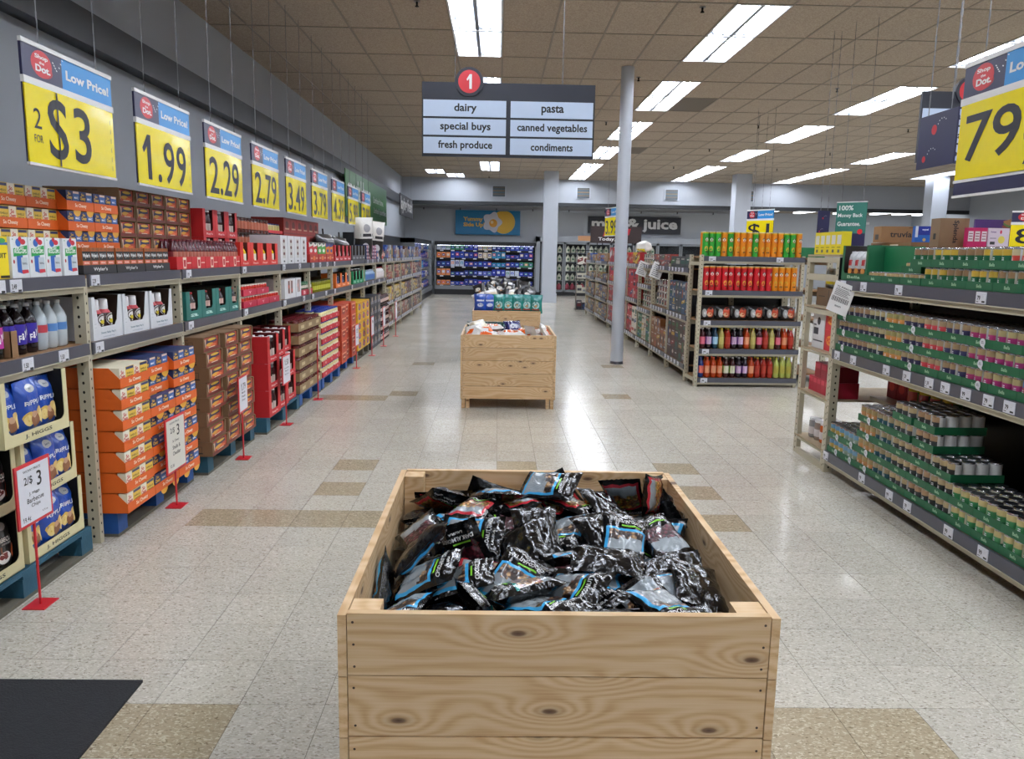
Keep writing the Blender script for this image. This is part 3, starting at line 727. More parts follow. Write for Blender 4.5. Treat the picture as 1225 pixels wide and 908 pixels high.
# ================= LEFT RACK: TOP SHELF =================
LF = Fr(XL, 0, FL)       # local x = world Y, local y = depth behind the rack front
SZ = 1.459
MAC_Y = (('r', 0, .42, 0, 1, '#ece6d4'), ('r', .42, 1, 0, 1, '#e3c04a'), ('r', .45, .98, .84, .97, '#27305e'), ('t', 'So', .2, .76, .2, .2, '#c02828'), ('t', 'Cheesy', .2, .52, .36, .3, '#c02828'), ('t', 'SHELLS', .7, .64, .42, .1, '#5a4a20'), ('t', 'CHEDDAR', .7, .48, .42, .1, '#5a4a20'))
MAC_B = (('r', 0, 1, 0, 1, '#1d2c5c'), ('r', .5, .98, .36, .86, '#3a66a8'), ('r', .52, .96, .86, .97, '#e6c8b0'), ('e', .75, .0, .3, .36, '#e0a83a'), ('t', 'So', .24, .84, .2, .14, '#e8b93a'), ('t', 'Cheesy', .24, .62, .4, .26, '#e8b93a'), ('t', 'MAC', .74, .64, .3, .12, '#ffffff'))
def mac_case(fr, lx, ly, z, w, kind, place, depth=.36, rows=1, h=.116, dr=0.0):
    col = 'yellow' if kind == 'Y' else 'navy'
    q = .003; th = h * .46
    fr.put('case_tray', 'orange card tray of %s macaroni boxes, %s' % (col, place), 'tray', tray_mesh(w, depth, th, '#d8601a', 'So Cheesy', '#fff2e0', side=h - .004), lx, ly, z, 'orange macaroni trays', dr)
    bw = (w - 2 * q - .002) / 2; bd = .045
    for r in range(rows):
        for i in range(2):
            L = '%s %s macaroni box, %s' % (('left' if i == 0 else 'right'), col, place)
            if r: L += ', row %s' % ORD[r + 1]
            fr.put('macaroni_box', L, 'box', box_mesh(round(bw - .002, 4), bd, round(h - .008, 4), '#e6dfc8' if kind == 'Y' else '#22305c', MAC_Y if kind == 'Y' else MAC_B), lx + q + .001 + i * bw, ly + q + .001 + r * (bd + .001), z + q, 'macaroni boxes')
# row of fruit roll boxes at the front of the first bay
ROLL = (('e', .45, .86, .16, .1, '#2b5fae'), ('e', .72, .88, .16, .07, '#c52838'), ('e', .56, .95, .1, .06, '#c52838'), ('p', ((.3, .15), (.62, .1), (.66, .62), (.3, .6)), '#2b62b4'), ('p', ((.55, .18), (.92, .24), (.95, .12), (.6, .1)), '#c8303c'), ('r', .55, .93, .2, .5, '#c9d4dc'),
        ('p', ((.12, .52), (.94, .57), (.96, .8), (.14, .72)), '#1c9a48'), ('t', 'FRUIT', .5, .72, .5, .06, '#ffffff'), ('t', 'ROLL-UPS', .54, .65, .7, .1, '#ffffff'), ('t', 'TROPICAL', .74, .35, .3, .05, '#3c4a58'), ('e', .12, .4, .05, .05, '#a82838'), ('t', '8', .12, .94, .05, .04, '#1c9a48'))
for i, yy in enumerate((3.562, 3.697, 3.832, 3.985)):
    LF.put('snack_box', 'white fruit roll box with green banner on first top shelf, %s from left' % ORD[i + 1], 'box', box_mesh(.128, .06, .184, '#e9edf0', ROLL), yy, .01, SZ, 'white fruit roll boxes')
YEL = (('e', .2, .25, .3, .14, '#c8302c'), ('r', 0, 1, .8, .86, '#2c62a8'), ('t', 'FRUIT', .5, .55, .8, .12, '#1c1c1c'), ('e', .7, .9, .2, .06, '#3a9a50'), ('r', .5, 1, .02, .08, '#1c1c1c'))
for i, yy in enumerate((3.27, 3.41)): LF.put('snack_box', 'bright yellow snack box left of the white fruit roll boxes, %s' % ('outer one' if i == 0 else 'nearer one'), 'box', box_mesh(.13, .06, .184, '#f0d81c', YEL), yy, .01, SZ, 'yellow snack boxes')
names4 = ['bottom', 'second', 'third', 'top']
for c, yy in enumerate((3.775, 4.075, 4.378)):
    for k in range(4): mac_case(LF, yy, .40, SZ + .118 * k, .298, 'Y', '%s layer, %s column, top shelf' % (names4[k], ['left', 'middle', 'right'][c]), rows=2 if k == 3 else 1, h=.117)
for c, yy in enumerate((4.68, 4.99)):
    for k in range(4): mac_case(LF, yy, .345, SZ + .118 * k, .305, 'B', '%s layer, %s column, top shelf' % (names4[k], ['left', 'right'][c]), rows=2 if k == 3 else 1, h=.117)
# cracker boxes in black trays
CRK = (('r', 0, 1, .5, .86, '#17181a'), ('t', "Wyler's", .5, .68, .86, .2, '#f2f2f2'), ('r', .1, .9, .34, .48, '#d8705c'), ('t', 'ORIGINAL', .5, .41, .6, .07, '#f6e6d8'), ('e', .25, .14, .2, .12, '#7a4420'), ('e', .6, .16, .2, .12, '#5c3016'), ('e', .82, .94, .2, .05, '#8a5028'), ('e', .3, .95, .2, .05, '#8a5028'))
for i, yy in enumerate((4.165, 4.53, 4.895)):
    LF.put('case_tray', 'black card tray of orange drink boxes, %s of three' % ORD[i + 1], 'tray', tray_mesh(.358, .2, .048, '#232427', "Wyler's", '#e6e6e6'), yy, .008, SZ, 'black trays')
    for k in range(4): LF.put('drink_mix_box', 'small orange box with black band, %s box of the %s black tray' % (ORD[k + 1], ORD[i + 1]), 'box', box_mesh(.084, .1, .135, '#a85a26', CRK), yy + .006 + .087 * k, .014, SZ + .004, 'orange boxes in black trays')
# brown open cases at the back of the second and third bays
CARD = (('r', 0, 1, 0, .2, '#6a241c'),)
def brown_case(fr, lx, ly, z, w, d, h, place, side_print=True, dr=0.0, red=True):
    b = BROWN.get((w, d, h))
    if not b:
        m = MB(); q = .004; cb = 'cardboard_dark'
        m.box(0, w, 0, d, 0, q, cb); m.box(0, w, q, d, h - q, h, cb); m.box(0, q, 0, d, q, h - q, cb); m.box(w - q, w, 0, d, q, h - q, cb); m.box(q, w - q, d - q, d, q, h - q, cb)
        m.box(q, w - q, 0, q, q, h * .22, K('#6a241c')); m.prism([(q, h * .22), (w * .12, h * .22), (w * .06, h - q), (q, h - q)], 0, q, cb)
        m.prism([(w - q, h * .22), (w - q, h - q), (w - w * .06, h - q), (w - w * .12, h * .22)], 0, q, cb)
        for x_, s in ((-.0006, -1),):
            for a in (.1, .16): 
                pass
            def sq(y0, y1, z0, z1, mm='ink'): m.poly([(x_, y1, z0), (x_, y0, z0), (x_, y0, z1), (x_, y1, z1)], mm)
            for (y0, y1) in ((.62, .7), (.72, .8)):
                sq(d * (1 - y0), d * (1 - y0) - .002, h * .25, h * .68); sq(d * (1 - y1), d * (1 - y1) - .002, h * .25, h * .68); sq(d * (1 - y1), d * (1 - y0), h * .25, h * .27); sq(d * (1 - y1), d * (1 - y0), h * .66, h * .68)
            for k in range(3):
                yc = d * (.55 - .13 * k); rr = h * (.14 if k != 1 else .2)
                for a in range(6):
                    a0, a1 = PI * a / 6, PI * (a + 1) / 6
                    m.poly([(x_, yc - rr * math.cos(a0), h * .3 + rr * math.sin(a0)), (x_, yc - rr * math.cos(a1), h * .3 + rr * math.sin(a1)), (x_, yc - rr * .8 * math.cos(a1), h * .3 + rr * .8 * math.sin(a1)), (x_, yc - rr * .8 * math.cos(a0), h * .3 + rr * .8 * math.sin(a0))][::-1], 'ink')
            sq(d * .18, d * .62, h * .18, h * .24)
            m.text('4 FAMILY SIZE', (x_, d * .4, h * .82), None, 'ink', -Y, Z, w=d * .25, h=h * .07)
        b = BROWN[(w, d, h)] = m.mesh()
    fr.put('shipping_case', 'brown open front case of pasta dinner packs, %s' % place, 'case', b, lx, ly, z, 'brown pasta dinner cases', dr)
    pk = box_mesh(round(w * .84, 4), .06, round(h * .86, 4), '#a8402a', DIN)
    fr.put('dinner_pack', 'pasta dinner pack showing in its brown case, %s' % place, 'package', pk, lx + w * .08, ly + .006, z + .0045, 'pasta dinner packs', dr)
BROWN = {}
DIN = (('r', 0, 1, .1, .5, '#b5452c'), ('p', ((.12, .5), (.9, .62), (.84, .98), (.2, .9)), '#1e2b50'), ('e', .55, .82, .3, .1, '#d8b23a'), ('e', .4, .45, .25, .14, '#d8a23a'), ('e', .65, .35, .2, .12, '#d86a3a'), ('r', .0, .12, .3, .9, '#c8b8a0'), ('r', .3, .75, .2, .26, '#e8dcc8'))
for c in range(5):
    for k in range(5): brown_case(LF, 5.43 + .25 * c, .40, SZ + .108 * k, .242, .5, .106, '%s layer, %s column behind the red bottles' % (ORD[k + 1], ORD[c + 1]))
# red trays of small bottles
RTR = (('p', ((.42, .05), (.62, .05), (.64, .95), (.4, .95)), '#e8d8c8'), ('p', ((.46, .2), (.58, .2), (.6, .75), (.44, .75)), '#b01c28'), ('r', .68, .95, .45, .53, '#e8d8c8'))
rb = bottle_one(.033, .2, '#4a1018', '#7a2430', '#6a1420', lab=(.2, .58), lab2='#b06a5a', neck=.42)
for i in range(5):
    yy = 5.375 + .262 * i if i else 5.375
    LF.put('case_tray', 'red card tray of dark red bottles on the top shelf, %s of five' % ORD[i + 1], 'tray', tray_mesh(.258, .16, .085, '#c01e26', prints=RTR), yy, .01, SZ, 'red bottle trays')
    for k in range(4):
        for r in range(2):
            LF.put('sauce_bottle', 'dark red bottle, %s in %s row of the %s red tray' % (ORD[k + 1], ['front', 'back'][r], ORD[i + 1]), 'bottle', rb, yy + .035 + .063 * k, .05 + .07 * r, SZ + .004 + (.0 if r == 0 else .0), 'dark red bottles in red trays')
# red tall cases behind the fourth bay
DK = bottle_one(.036, .222, '#2a0c10', '#4a1a20', '#f0f0f2', lab=(.15, .5), lab2='#b8a8a0', neck=.62)
def red_case(fr, lx, ly, z, place, w=.285, h=.235, d=.3, rows=1, dr=0.0):
    fr.put('display_case', 'red display case of white capped bottles, %s' % place, 'case', ucase_mesh(w, d, h, '#bd1f24', h * .24, w * .2, "Ray's", '#f0dcd8', inner='#5a1414'), lx, ly, z, 'red bottle cases', dr)
    for r in range(rows):
        for k in range(2):
            fr.put('sauce_bottle', 'white capped dark bottle, %s of the red case, %s' % (['left', 'right'][k] + ['', ' middle', ' back'][r], place), 'bottle', DK, lx + w * (.36 + .28 * k), ly + .041 + .078 * r, z + .004, 'white capped bottles', dr)
for c in range(3):
    for k in range(2): red_case(LF, 6.72 + .29 * c - .02, .31, SZ + .237 * k, '%s layer, %s column, top shelf' % (['lower', 'upper'][k], ORD[c + 1]))
# cream labelled jars behind the fourth bay
jar = bottle_one(.05, .145, '#54241c', '#cdb79e', '#3a2018', lab=(.25, .75), lab2='#b0644c', shape='jar')
for k in range(3):
    for c in range(10): LF.put('sauce_jar', 'brown jar with cream label, %s layer, %s from left, behind mustard cases' % (['bottom', 'middle', 'top'][k], ORD[c + 1]), 'jar', jar, 7.64 + .104 * c, .36, SZ + .15 * k, 'brown jars with cream labels')
    if k: LF.put('layer_card', 'thin brown card between layers of brown jars, %s one' % ['', 'lower', 'upper'][k], 'card', box_mesh(1.06, .12, .004, '#3a2a20'), 7.57, .3, SZ + .15 * k - .0045, 'layer cards')
mj = bottle_one(.05, .1, '#e0d49a', '#e8e0c0', '#20307a', lab=(.2, .7), lab2='#d8c87a', shape='jar')
for k in range(4):
    for c in range(5):
        LF.put('mayonnaise_jar', 'pale jar with blue lid, %s layer, %s from left, top shelf behind cartons' % (ORD[k + 1], ORD[c + 1]), 'jar', mj, 8.80 + .108 * c, .42, SZ + .005 + .107 * k, 'blue lidded jars on the top shelf')
    LF.put('case_tray', 'red tray of blue lidded jars, %s layer, behind white cartons' % ORD[k + 1], 'tray', tray_mesh(.56, .13, .03, '#b81e2a'), 8.73, .35, SZ + .107 * k, 'red trays behind white cartons')
MUS = bottle_one(.032, .165, '#e8c020', '#e8c020', '#e8c020', lab=(.15, .6), lab2='#f0ead8', neck=.3)
for c in range(4):
    LF.put('display_case', 'red display case of yellow mustard bottles, %s from left' % ORD[c + 1], 'case', ucase_mesh(.278, .2, .2, '#cc2a20', .045, .08, 'French', '#f2dcd0', inner='#5a2014'), 6.70 + .282 * c, .01, SZ, 'red mustard cases')
    for k in range(2): LF.put('mustard_bottle', 'yellow mustard bottle, %s one in the %s red case' % (['left', 'right'][k], ORD[c + 1]), 'bottle', MUS, 6.70 + .282 * c + .1 + .075 * k, .05, SZ + .004, 'mustard bottles')
WC = (('r', .3, .72, .2, .9, '#c9c6c2'), ('e', .5, .8, .14, .06, '#5a2020'), ('e', .5, .58, .14, .06, '#5a2020'), ('e', .5, .36, .14, .06, '#5a2020'), ('r', .4, .6, .06, .12, '#30303a'))
for c in range(4): LF.put('tall_carton', 'tall white carton with dark round pictures on top shelf, %s from left' % ORD[c + 1], 'carton', box_mesh(.25, .5, .284, '#dcdce0', WC), 7.94 + .272 * c, .01, SZ, 'tall white cartons')
DRB = (('e', .5, .5, .25, .28, '#5e2018'), ('r', .2, .8, .2, .3, '#d0a888'), ('r', .0, 1, .9, 1, '#7a2018'))
for k in range(3):
    for c in range(6):
        if k == 2 and c > 3 and 0: continue
        LF.put('food_box', 'dark red carton at the back of top shelf, %s layer, %s from left' % (ORD[k + 1], ORD[c + 1]), 'carton', box_mesh(.295, .38, .171, '#9a2a22', DRB), 9.42 + .3 * c, .37, SZ + .172 * k, 'dark red cartons')
for c in range(4):
    for k in range(2): LF.put('food_box', 'orange box with purple picture, %s layer, %s from left, top shelf' % (['lower', 'upper'][k], ORD[c + 1]), 'box', box_mesh(.28, .2, .17, '#d8982a', (('e', .5, .5, .24, .3, '#4a3a7a'), ('r', .1, .9, .8, .9, '#c84a2a'))), 11.26 + .3 * c, .4, SZ + .171 * k, 'orange boxes')
BG = [('#c3222c', '#e8e4e0'), ('#3a9a34', '#e8e4e0'), ('#d87820', '#2c3a8a')]
for c in range(3):
    LF.put('case_tray', 'small red box under bright bags on top shelf, %s from left' % ORD[c + 1], 'box', box_mesh(.43, .3, .094, '#a8241e', (('e', .5, .5, .15, .3, '#d87a3a'), ('r', .1, .3, .4, .6, '#d8a080'), ('r', .7, .9, .4, .6, '#d8a080'))), 9.16 + .45 * c, .01, SZ, 'red boxes under bags')
    for q in range(2):
        LF.put('snack_bag', '%s top-fold bag standing on a red box, %s of the %s pair' % (['red', 'green', 'orange'][c], ['left', 'right'][q], ORD[c + 1]), 'bag', box_mesh(.205, .1, .135, BG[c][0], (('p', ((.0, .6), (1, .75), (1, 1), (0, 1)), BG[c][1]), ('p', ((.05, .98), (.5, .8), (.95, .98)), '#1c1c20'), ('e', .5, .3, .3, .16, BG[c][1]))), 9.165 + .45 * c + .215 * q, .02, SZ + .095, 'bags on red boxes')
for c in range(4):
    LF.put('display_case', 'red case of white tubs on the top shelf, %s of four' % ORD[c + 1], 'case', ucase_mesh(.275, .3, .21, '#b82430', .06, .05, 'Sauce', '#ffffff', inner='#5a3424'), 10.57 + .285 * c, .01, SZ, 'red tub cases')
    LF.put('white_tub', 'white round tub inside the %s red tub case' % ORD[c + 1], 'tub', bottle_one(.07, .12, '#e8e4e0', '#d83a3a', '#f0f0f0', shape='jar'), 10.57 + .285 * c + .137, .09, SZ + .004, 'tubs in red cases')
    LF.put('display_case', 'dark grey case of white bottles on the top shelf, %s of four' % ORD[c + 1], 'case', ucase_mesh(.275, .3, .22, '#4a4c50', .07, .06, 'Ranch', '#c8c8cc', inner='#3a2a20'), 11.82 + .285 * c, .01, SZ, 'dark grey cases')
    LF.put('dressing_bottle', 'white bottle inside the %s dark grey case' % ORD[c + 1], 'bottle', bottle_one(.045, .18, '#dcdcd8', '#d8d8d8', '#202020'), 11.82 + .285 * c + .137, .07, SZ + .004, 'bottles in grey cases')
for c in range(4):
    for k in range(4): LF.put('food_box', 'small navy and white box past grey cases, %s layer, %s column' % (ORD[k + 1], ORD[c + 1]), 'box', box_mesh(.26, .2, .058, ['#2a3060', '#8a2a34', '#2a3060', '#6a2a50'][c], (('r', .1, .9, .3, .7, '#cfc8d0'), ('d', .5, .5, .12, '#b02030'))), 13.07 + .27 * c, .01, SZ + .059 * k, 'navy and white boxes')
# big bags on top by the green wall board
bb = bag_mesh(.42, .36, .2, 'film_charcoal', (), 10, 10, 3, belly=1.6); wb_ = bag_mesh(.4, .68, .2, ((.5, 'film_charcoal'), (2, 'film_white')), (('r', .15, .85, .55, .62, '#202024'), ('e', .5, .75, .2, .1, '#9a9aa0'), ('e', .4, .3, .2, .1, '#c8c8cc')), 10, 10, 5)
for i, (yy, m, ly, z, lab) in enumerate([(10.75, bb, .33, SZ + .0, 'black mesh bag with tied top standing behind red tub cases'), (11.75, bb, .33, SZ, 'black mesh bag with tied top where the dark grey cases begin'),
        (13.2, wb_, .24, SZ, 'silver and black pet food bag, first of two, near the green board'), (14.3, wb_, .24, SZ, 'white tall bag leaning at the end of the left top shelf')]):
    o = thing('large_bag', lab, 'bag', m, LF.at(yy, ly, z), (0.08, (0, .1, -.04, .06)[i], FL - (.7 if i > 1 else .3)), 'big bags on the top shelf')
    if i < 2:
        b = MB(); b.tube((.21, 0, .33), (.18, 0, .43), .012, 'film_charcoal', 6); part('twisted_top', b.mesh(), o)
for c in range(5):
    LF.put('food_box', 'mixed blue and white carton at the end of left top shelf, %s' % ORD[c + 1], 'box', box_mesh(.2, .2, .14 + .03 * (c % 2), ['#24407a', '#c8c8cc', '#2c4a9a', '#b03a2a', '#30303a'][c], (('r', .1, .9, .3, .7, '#d8d0c8'), ('d', .5, .5, .2, '#d06a2a'))), 14.18 + .21 * c, .01, SZ, 'cartons at the shelf end')

# ================= LEFT RACK: MIDDLE SHELF =================
MZ = 1.102
SODA = [('#101418', '#20a0a8', 'teal', 'Faygo'), ('#160c14', '#5a2a90', 'purple', 'Faygo'), ('#b8c4cc', '#b8404c', 'red', None), ('#c0cad0', '#5a8ac8', 'blue', None)]
seq = [0, 0, 1, 1, 1, 2, 3, 3]
for r in range(3):
    for i, kk in enumerate(seq):
        bd, lb, cn, wd = SODA[kk]
        LF.bottle('soda_bottle', '%s label soda bottle with white cap, %s from left, %s row' % (cn, ORD[i + 1], ['front', 'second', 'back'][r]), 'bottle', bottle_parts(.041, .235, bd, lb, '#e4e6ea', lab=(.2, .6) if kk < 2 else (.36, .52), lab2='#c03a9a' if kk == 0 else ('#3a2a98' if kk == 1 else None), word=wd if r == 0 else None), 3.42 + .088 * i, .09 + .088 * r, MZ, 'soda bottles on first middle shelf')
b = MB(); b.box(0, .05, 0, .004, 0, .12, 'cardboard'); b.box(0, .004, 0, .1, 0, .12, 'cardboard'); LF.put('card_divider', 'torn brown card corner between the teal and purple soda bottles', 'card', b.mesh(), 3.548, .035, MZ)
BBQ = bottle_one(.045, .21, '#2c1210', '#2c1210', '#e8e8ea', lab=(.1, .5), neck=.55)
@cached
def bbq():
    prof = [(.04, 0), (.045, .01), (.045, .10), (.04, .135), (.028, .155, K('#a83038')), (.026, .157, K('#e6e6ea'))]
    b = MB(); b.lathe(prof, 14, K('#2c1210', .15)); 
    vs = []
    b.text('', (0, 0, 0), .01, 'ink') if 0 else None
    for k, (rx, rz, col, e) in enumerate([(.8, .042, '#d8d8dc', .001), (.72, .034, '#3a2420', .0016), (.62, .026, '#e0e0e0', .0022), (.42, .014, '#c8b81c', .0028)]):
        n = 14; pts = []
        for i in range(n):
            a = rx * math.cos(2 * PI * i / n) ; z = .103 + rz * .8 * math.sin(2 * PI * i / n); pts.append(((.045 + e) * math.sin(a), -(.045 + e) * math.cos(a), z))
        if k == 3: pts = [(x, y, z - .012) for x, y, z in pts]
        b.poly(pts, K(col))
    c = MB(); c.lathe([(.027, .157), (.028, .165), (.026, .208), (.02, .212)], 14, K('#e4e4e8', .3)); return b.mesh(), c.mesh()
for c, yy in enumerate((4.225, 4.575, 4.93)):
    LF.put('display_case', 'white display case of barbecue sauce bottles, %s of three' % ORD[c + 1], 'case', ucase_mesh(.33, .3, .235, '#d9dce2', .07, .03, "Sweet Baby Ray's", '#3a6a7a', inner='#3a281c', taper=.035, th=.22, prints=(('t', '4 1/2', .08, .38, .07, .02, '#8a8f98'), ('t', 'NO CORN', .08, .3, .07, .015, '#8a8f98'), ('t', 'WHOLESALE', .5, .06, .4, .02, '#8a9aa8'))), yy, .01, MZ, 'white sauce cases')
    for k in range(2):
        LF.bottle('sauce_bottle', 'barbecue sauce bottle with white cap, %s in %s white case' % (['left', 'right'][k], ORD[c + 1]), 'bottle', bbq(), yy + .115 + .098 * k, .06, MZ + .004, 'barbecue sauce bottles')
        LF.bottle('sauce_bottle', 'barbecue sauce bottle at the back, %s in %s white case' % (['left', 'right'][k], ORD[c + 1]), 'bottle', bbq(), yy + .115 + .098 * k, .16, MZ + .004, 'barbecue sauce bottles')
TLB = bottle_one(.036, .185, '#1c1014', '#d8cdb8', '#b02a30', lab=(.14, .42), lab2='#a82a2e', neck=.4)
RN = bottle_parts(.036, .185, '#1c1014', '#d8cdb8', '#a8242c', lab=(.38, .6), lab2='#c8a8a0', neck=.42)
for c in range(4):
    LF.put('display_case', 'teal display case of dark bottles with red necks, %s of four' % ORD[c + 1], 'case', ucase_mesh(.288, .3, .2, '#1d6a62', .062, .07, 'a', '#bfe0d8', inner='#3a2a20', th=.35), 5.5 + .292 * c, .01, MZ, 'teal bottle cases')
    for k in range(2): LF.bottle('sauce_bottle', 'dark bottle with red neck, %s one in the %s teal case' % (['left', 'right'][k], ORD[c + 1]), 'bottle', RN, 5.5 + .292 * c + .107 + .075 * k, .055, MZ + .004, 'red necked bottles')
SP = bottle_one(.03, .09, '#b8281e', '#d86048', '#e8dcd0', lab=(.1, .6), shape='jar')
for c in range(3):
    for k in range(2 if c < 2 else 1):
        LF.put('case_tray', 'crimson tray of small jars on middle shelf, %s layer, %s from left' % (['lower', 'upper'][k], ORD[c + 1]), 'tray', tray_mesh(.37, .2, .055, '#b81c3c', 'Y', '#f0c0c8'), 6.74 + .38 * c, .01, MZ + .1 * k, 'crimson jar trays')
        for q in range(5): LF.put('spice_jar', 'small orange red jar, %s in the %s %s crimson tray' % (ORD[q + 1], ORD[c + 1], ['lower', 'upper'][k]), 'jar', SP, 6.74 + .38 * c + .04 + .073 * q, .05, MZ + .1 * k + .004, 'small orange jars')
for c, (yy, ww) in enumerate(((8.05, .43), (8.5, .22))):
    LF.put('tall_carton', 'white carton with brown cross picture on middle shelf, %s one' % ['wide', 'narrow'][c], 'carton', box_mesh(ww, .3, .2, '#dfe0e4', (('r', .3, .72, .25, .9, '#6a4038'), ('r', .45, .57, .2, .95, '#d8d0cc'), ('e', .38, .6, .06, .1, '#c05040'), ('e', .66, .4, .06, .1, '#c05040'))), yy, .01, MZ, 'white cartons on middle shelf')
for c in range(2):
    LF.put('case_tray', 'crimson box under green jars on middle shelf, %s one' % ['left', 'right'][c], 'box', box_mesh(.245, .2, .06, '#b0203a', (('t', 'B', .5, .5, .3, .6, '#f0d0d0'),)), 8.75 + .25 * c, .01, MZ, 'crimson boxes')
    for q in range(3): LF.put('spice_jar', 'green lidded jar on the %s crimson box, %s in row' % (['left', 'right'][c], ORD[q + 1]), 'jar', bottle_one(.036, .085, '#4a6a50', '#d8d8c8', '#1c5a3a', shape='jar'), 8.75 + .25 * c + .045 + .08 * q, .05, MZ + .061, 'green lidded jars')
OL = bottle_one(.034, .14, '#7a7a1c', '#8a8a2a', '#3a3a14', lab=(.2, .55), lab2='#b8b83a', shape='jar')
for c in range(15):
    LF.put('pickle_jar', 'olive green jar in a long middle shelf row, %s from left' % ORD[c + 1], 'jar', OL, 9.38 + .073 * c, .05, MZ, 'olive green jars')
for c in range(3):
    LF.put('display_case', 'orange display case of navy tins on middle shelf, %s of three' % ORD[c + 1], 'case', ucase_mesh(.35, .2, .19, '#d86a20', .055, .05, 'Tin', '#ffe0c0', inner='#3a2a20'), 10.6 + .36 * c, .01, MZ, 'orange tin cases')
    for q in range(2): LF.put('navy_tin', 'navy tin, %s one in the %s orange case' % (['left', 'right'][q], ORD[c + 1]), 'can', can_mesh(.05, .15, '#1c2440', '#2a3658', '#3a4a78'), 10.6 + .36 * c + .12 + .11 * q, .07, MZ + .004, 'navy tins')
for c in range(4):
    LF.put('display_case', 'bright green case of dark bottles on middle shelf, %s of four' % ORD[c + 1], 'case', ucase_mesh(.27, .2, .19, '#168a58', .06, .05, 'G', '#d0f0e0', inner='#3a2a20'), 11.86 + .28 * c, .01, MZ, 'bright green cases')
    LF.put('sauce_bottle', 'dark bottle inside the %s bright green case' % ORD[c + 1], 'bottle', DK, 11.86 + .28 * c + .135, .06, MZ + .004, 'bottles in green cases')
for c in range(7): LF.put('water_bottle', 'pale blue bottle on middle shelf past green cases, %s in row' % ORD[c + 1], 'bottle', bottle_one(.06, .18, '#7a96b8', '#4a6ea8', '#c8d4e0'), 13.12 + .15 * c, .08, MZ, 'pale blue bottles')
for c in range(6): LF.put('cream_bottle', 'tall white bottle near the end of the middle shelf, %s in row' % ORD[c + 1], 'bottle', bottle_one(.065, .2, '#d8d4d4', '#d8d0d0', '#b02a38'), 14.3 + .16 * c, .08, MZ, 'tall white bottles')

# ================= LEFT: PALLETS AND STACKS =================
def pallet(y0, y1, xf, col, lab, skew=0.0, d=1.0):
    w_ = y1 - y0; t = thing('pallet', lab, 'pallet', None, (xf, y0, 0), FL + skew, 'pallets under the left rack')
    H = .142
    for (x0, x1) in ((0, .11), (w_ / 2 - .055, w_ / 2 + .055), (w_ - .11, w_)):
        for yy in (0, d / 2 - .06, d - .12):
            b = MB(); b.box(x0, x1, yy, yy + .12, .018, .104, col); part('block', b.mesh(), t)
    for i, yy in enumerate((.0, d / 2 - .05, d - .1)):
        b = MB(); b.box(0, w_, yy, yy + .1, .0, .018, col if i else 'pallet_worn'); part('bottom_board', b.mesh(), t)
    for i in range(3):
        b = MB(); x0 = (0, w_ / 2 - .05, w_ - .1)[i]; b.box(x0, x0 + .1, 0, d, .104, .122, col); part('stringer_board', b.mesh(), t)
    for i in range(7):
        b = MB(); yy = i * (d - .09) / 6; b.box(0, w_, yy, yy + .09, .122, H, col); part('deck_board', b.mesh(), t)
    return t
pallet(2.9, 4.02, -2.135, 'pallet_teal', 'blue green pallet under the chip cases, nearest of the left pallets')
pallet(4.235, 5.33, -2.1, 'pallet_blue', 'bright blue pallet under the orange macaroni stack')
pallet(5.47, 6.55, -2.05, 'pallet_teal', 'dark blue pallet under the brown pasta cases')
pallet(6.74, 7.89, -2.0, 'pallet_teal', 'worn blue pallet under the red bottle cases')
pallet(7.94, 8.92, -2.01, 'pallet_blue', 'blue pallet under the tan jar cartons')
pallet(8.98, 10.0, -2.01, 'pallet_blue', 'blue pallet under the mayonnaise stack')
pallet(10.1, 11.2, -2.05, 'pallet_blue', 'blue pallet under the orange red cartons')
pallet(11.45, 12.55, -2.05, 'pallet_worn', 'reddish worn pallet under the yellow cartons')
PZ = .144
# chips
CHIPB = (('e', .5, .86, .2, .07, 'film_silver'), ('t', "Jays", .5, .86, .2, .04, '#1c2c50'), ('t', 'RIPPLE', .5, .62, .72, .08, '#eef2f6'), ('e', .3, .36, .22, .11, '#d8b65a'), ('e', .24, .32, .14, .1, '#e8cf86'), ('e', .74, .38, .18, .14, '#d8b870'), ('e', .8, .34, .11, .13, '#ead48e'), ('e', .52, .3, .2, .12, '#8a5a3a'), ('e', .5, .4, .13, .06, '#c8a080'))
CHIPK = (('e', .5, .86, .2, .07, 'film_silver'), ('t', 'BARBECUE', .5, .62, .8, .08, '#e6e2dc'), ('t', 'POTATO CHIPS', .6, .54, .4, .03, '#c8c4be'), ('e', .45, .32, .3, .1, '#e6e4e0'), ('e', .45, .35, .24, .06, '#6a1a18'), ('e', .85, .38, .1, .14, '#b8562a'), ('r', .3, .36, .36, .52, '#7a4a2a'))
@cached
def chip_case(w, d, h):
    b = MB(); m = K('#d8d0a4'); q = .004; lip = .052
    b.box(0, w, 0, d, 0, q, m); b.box(0, w, d - q, d, q, h, m)
    b.box(0, q, q, d - q, q, h, m); b.box(w - q, w, q, d - q, q, h, m)
    for x0 in (q, w - q - .001): b.box(x0, x0 + .001, q, d - q, q, h - .002, K('#16140f'))
    # front with a rounded window
    n = 6; r = .035; ws = .03
    inner = [(ws + r - r * math.cos(PI / 2 * i / n), lip + r - r * math.sin(PI / 2 * i / n)) for i in range(n + 1)]
    pl = [(0, 0), (0, h)][:: 1]
    left = [(0, h), (0, 0), (w / 2, 0), (w / 2, lip)] + inner[::-1] + [(ws, h)]
    right = [(w - a, z) for a, z in left][::-1]
    b.prism(left, 0, q, m); b.prism(right, 0, q, m)
    edge = [(a + .002, z + .002) for a, z in inner]
    b.text('J. HIGGS', (w * .5, -.0008, lip * .5), None, K('#1c1c1c'), w=w * .42, h=lip * .42, bold=.02)
    return b.mesh()
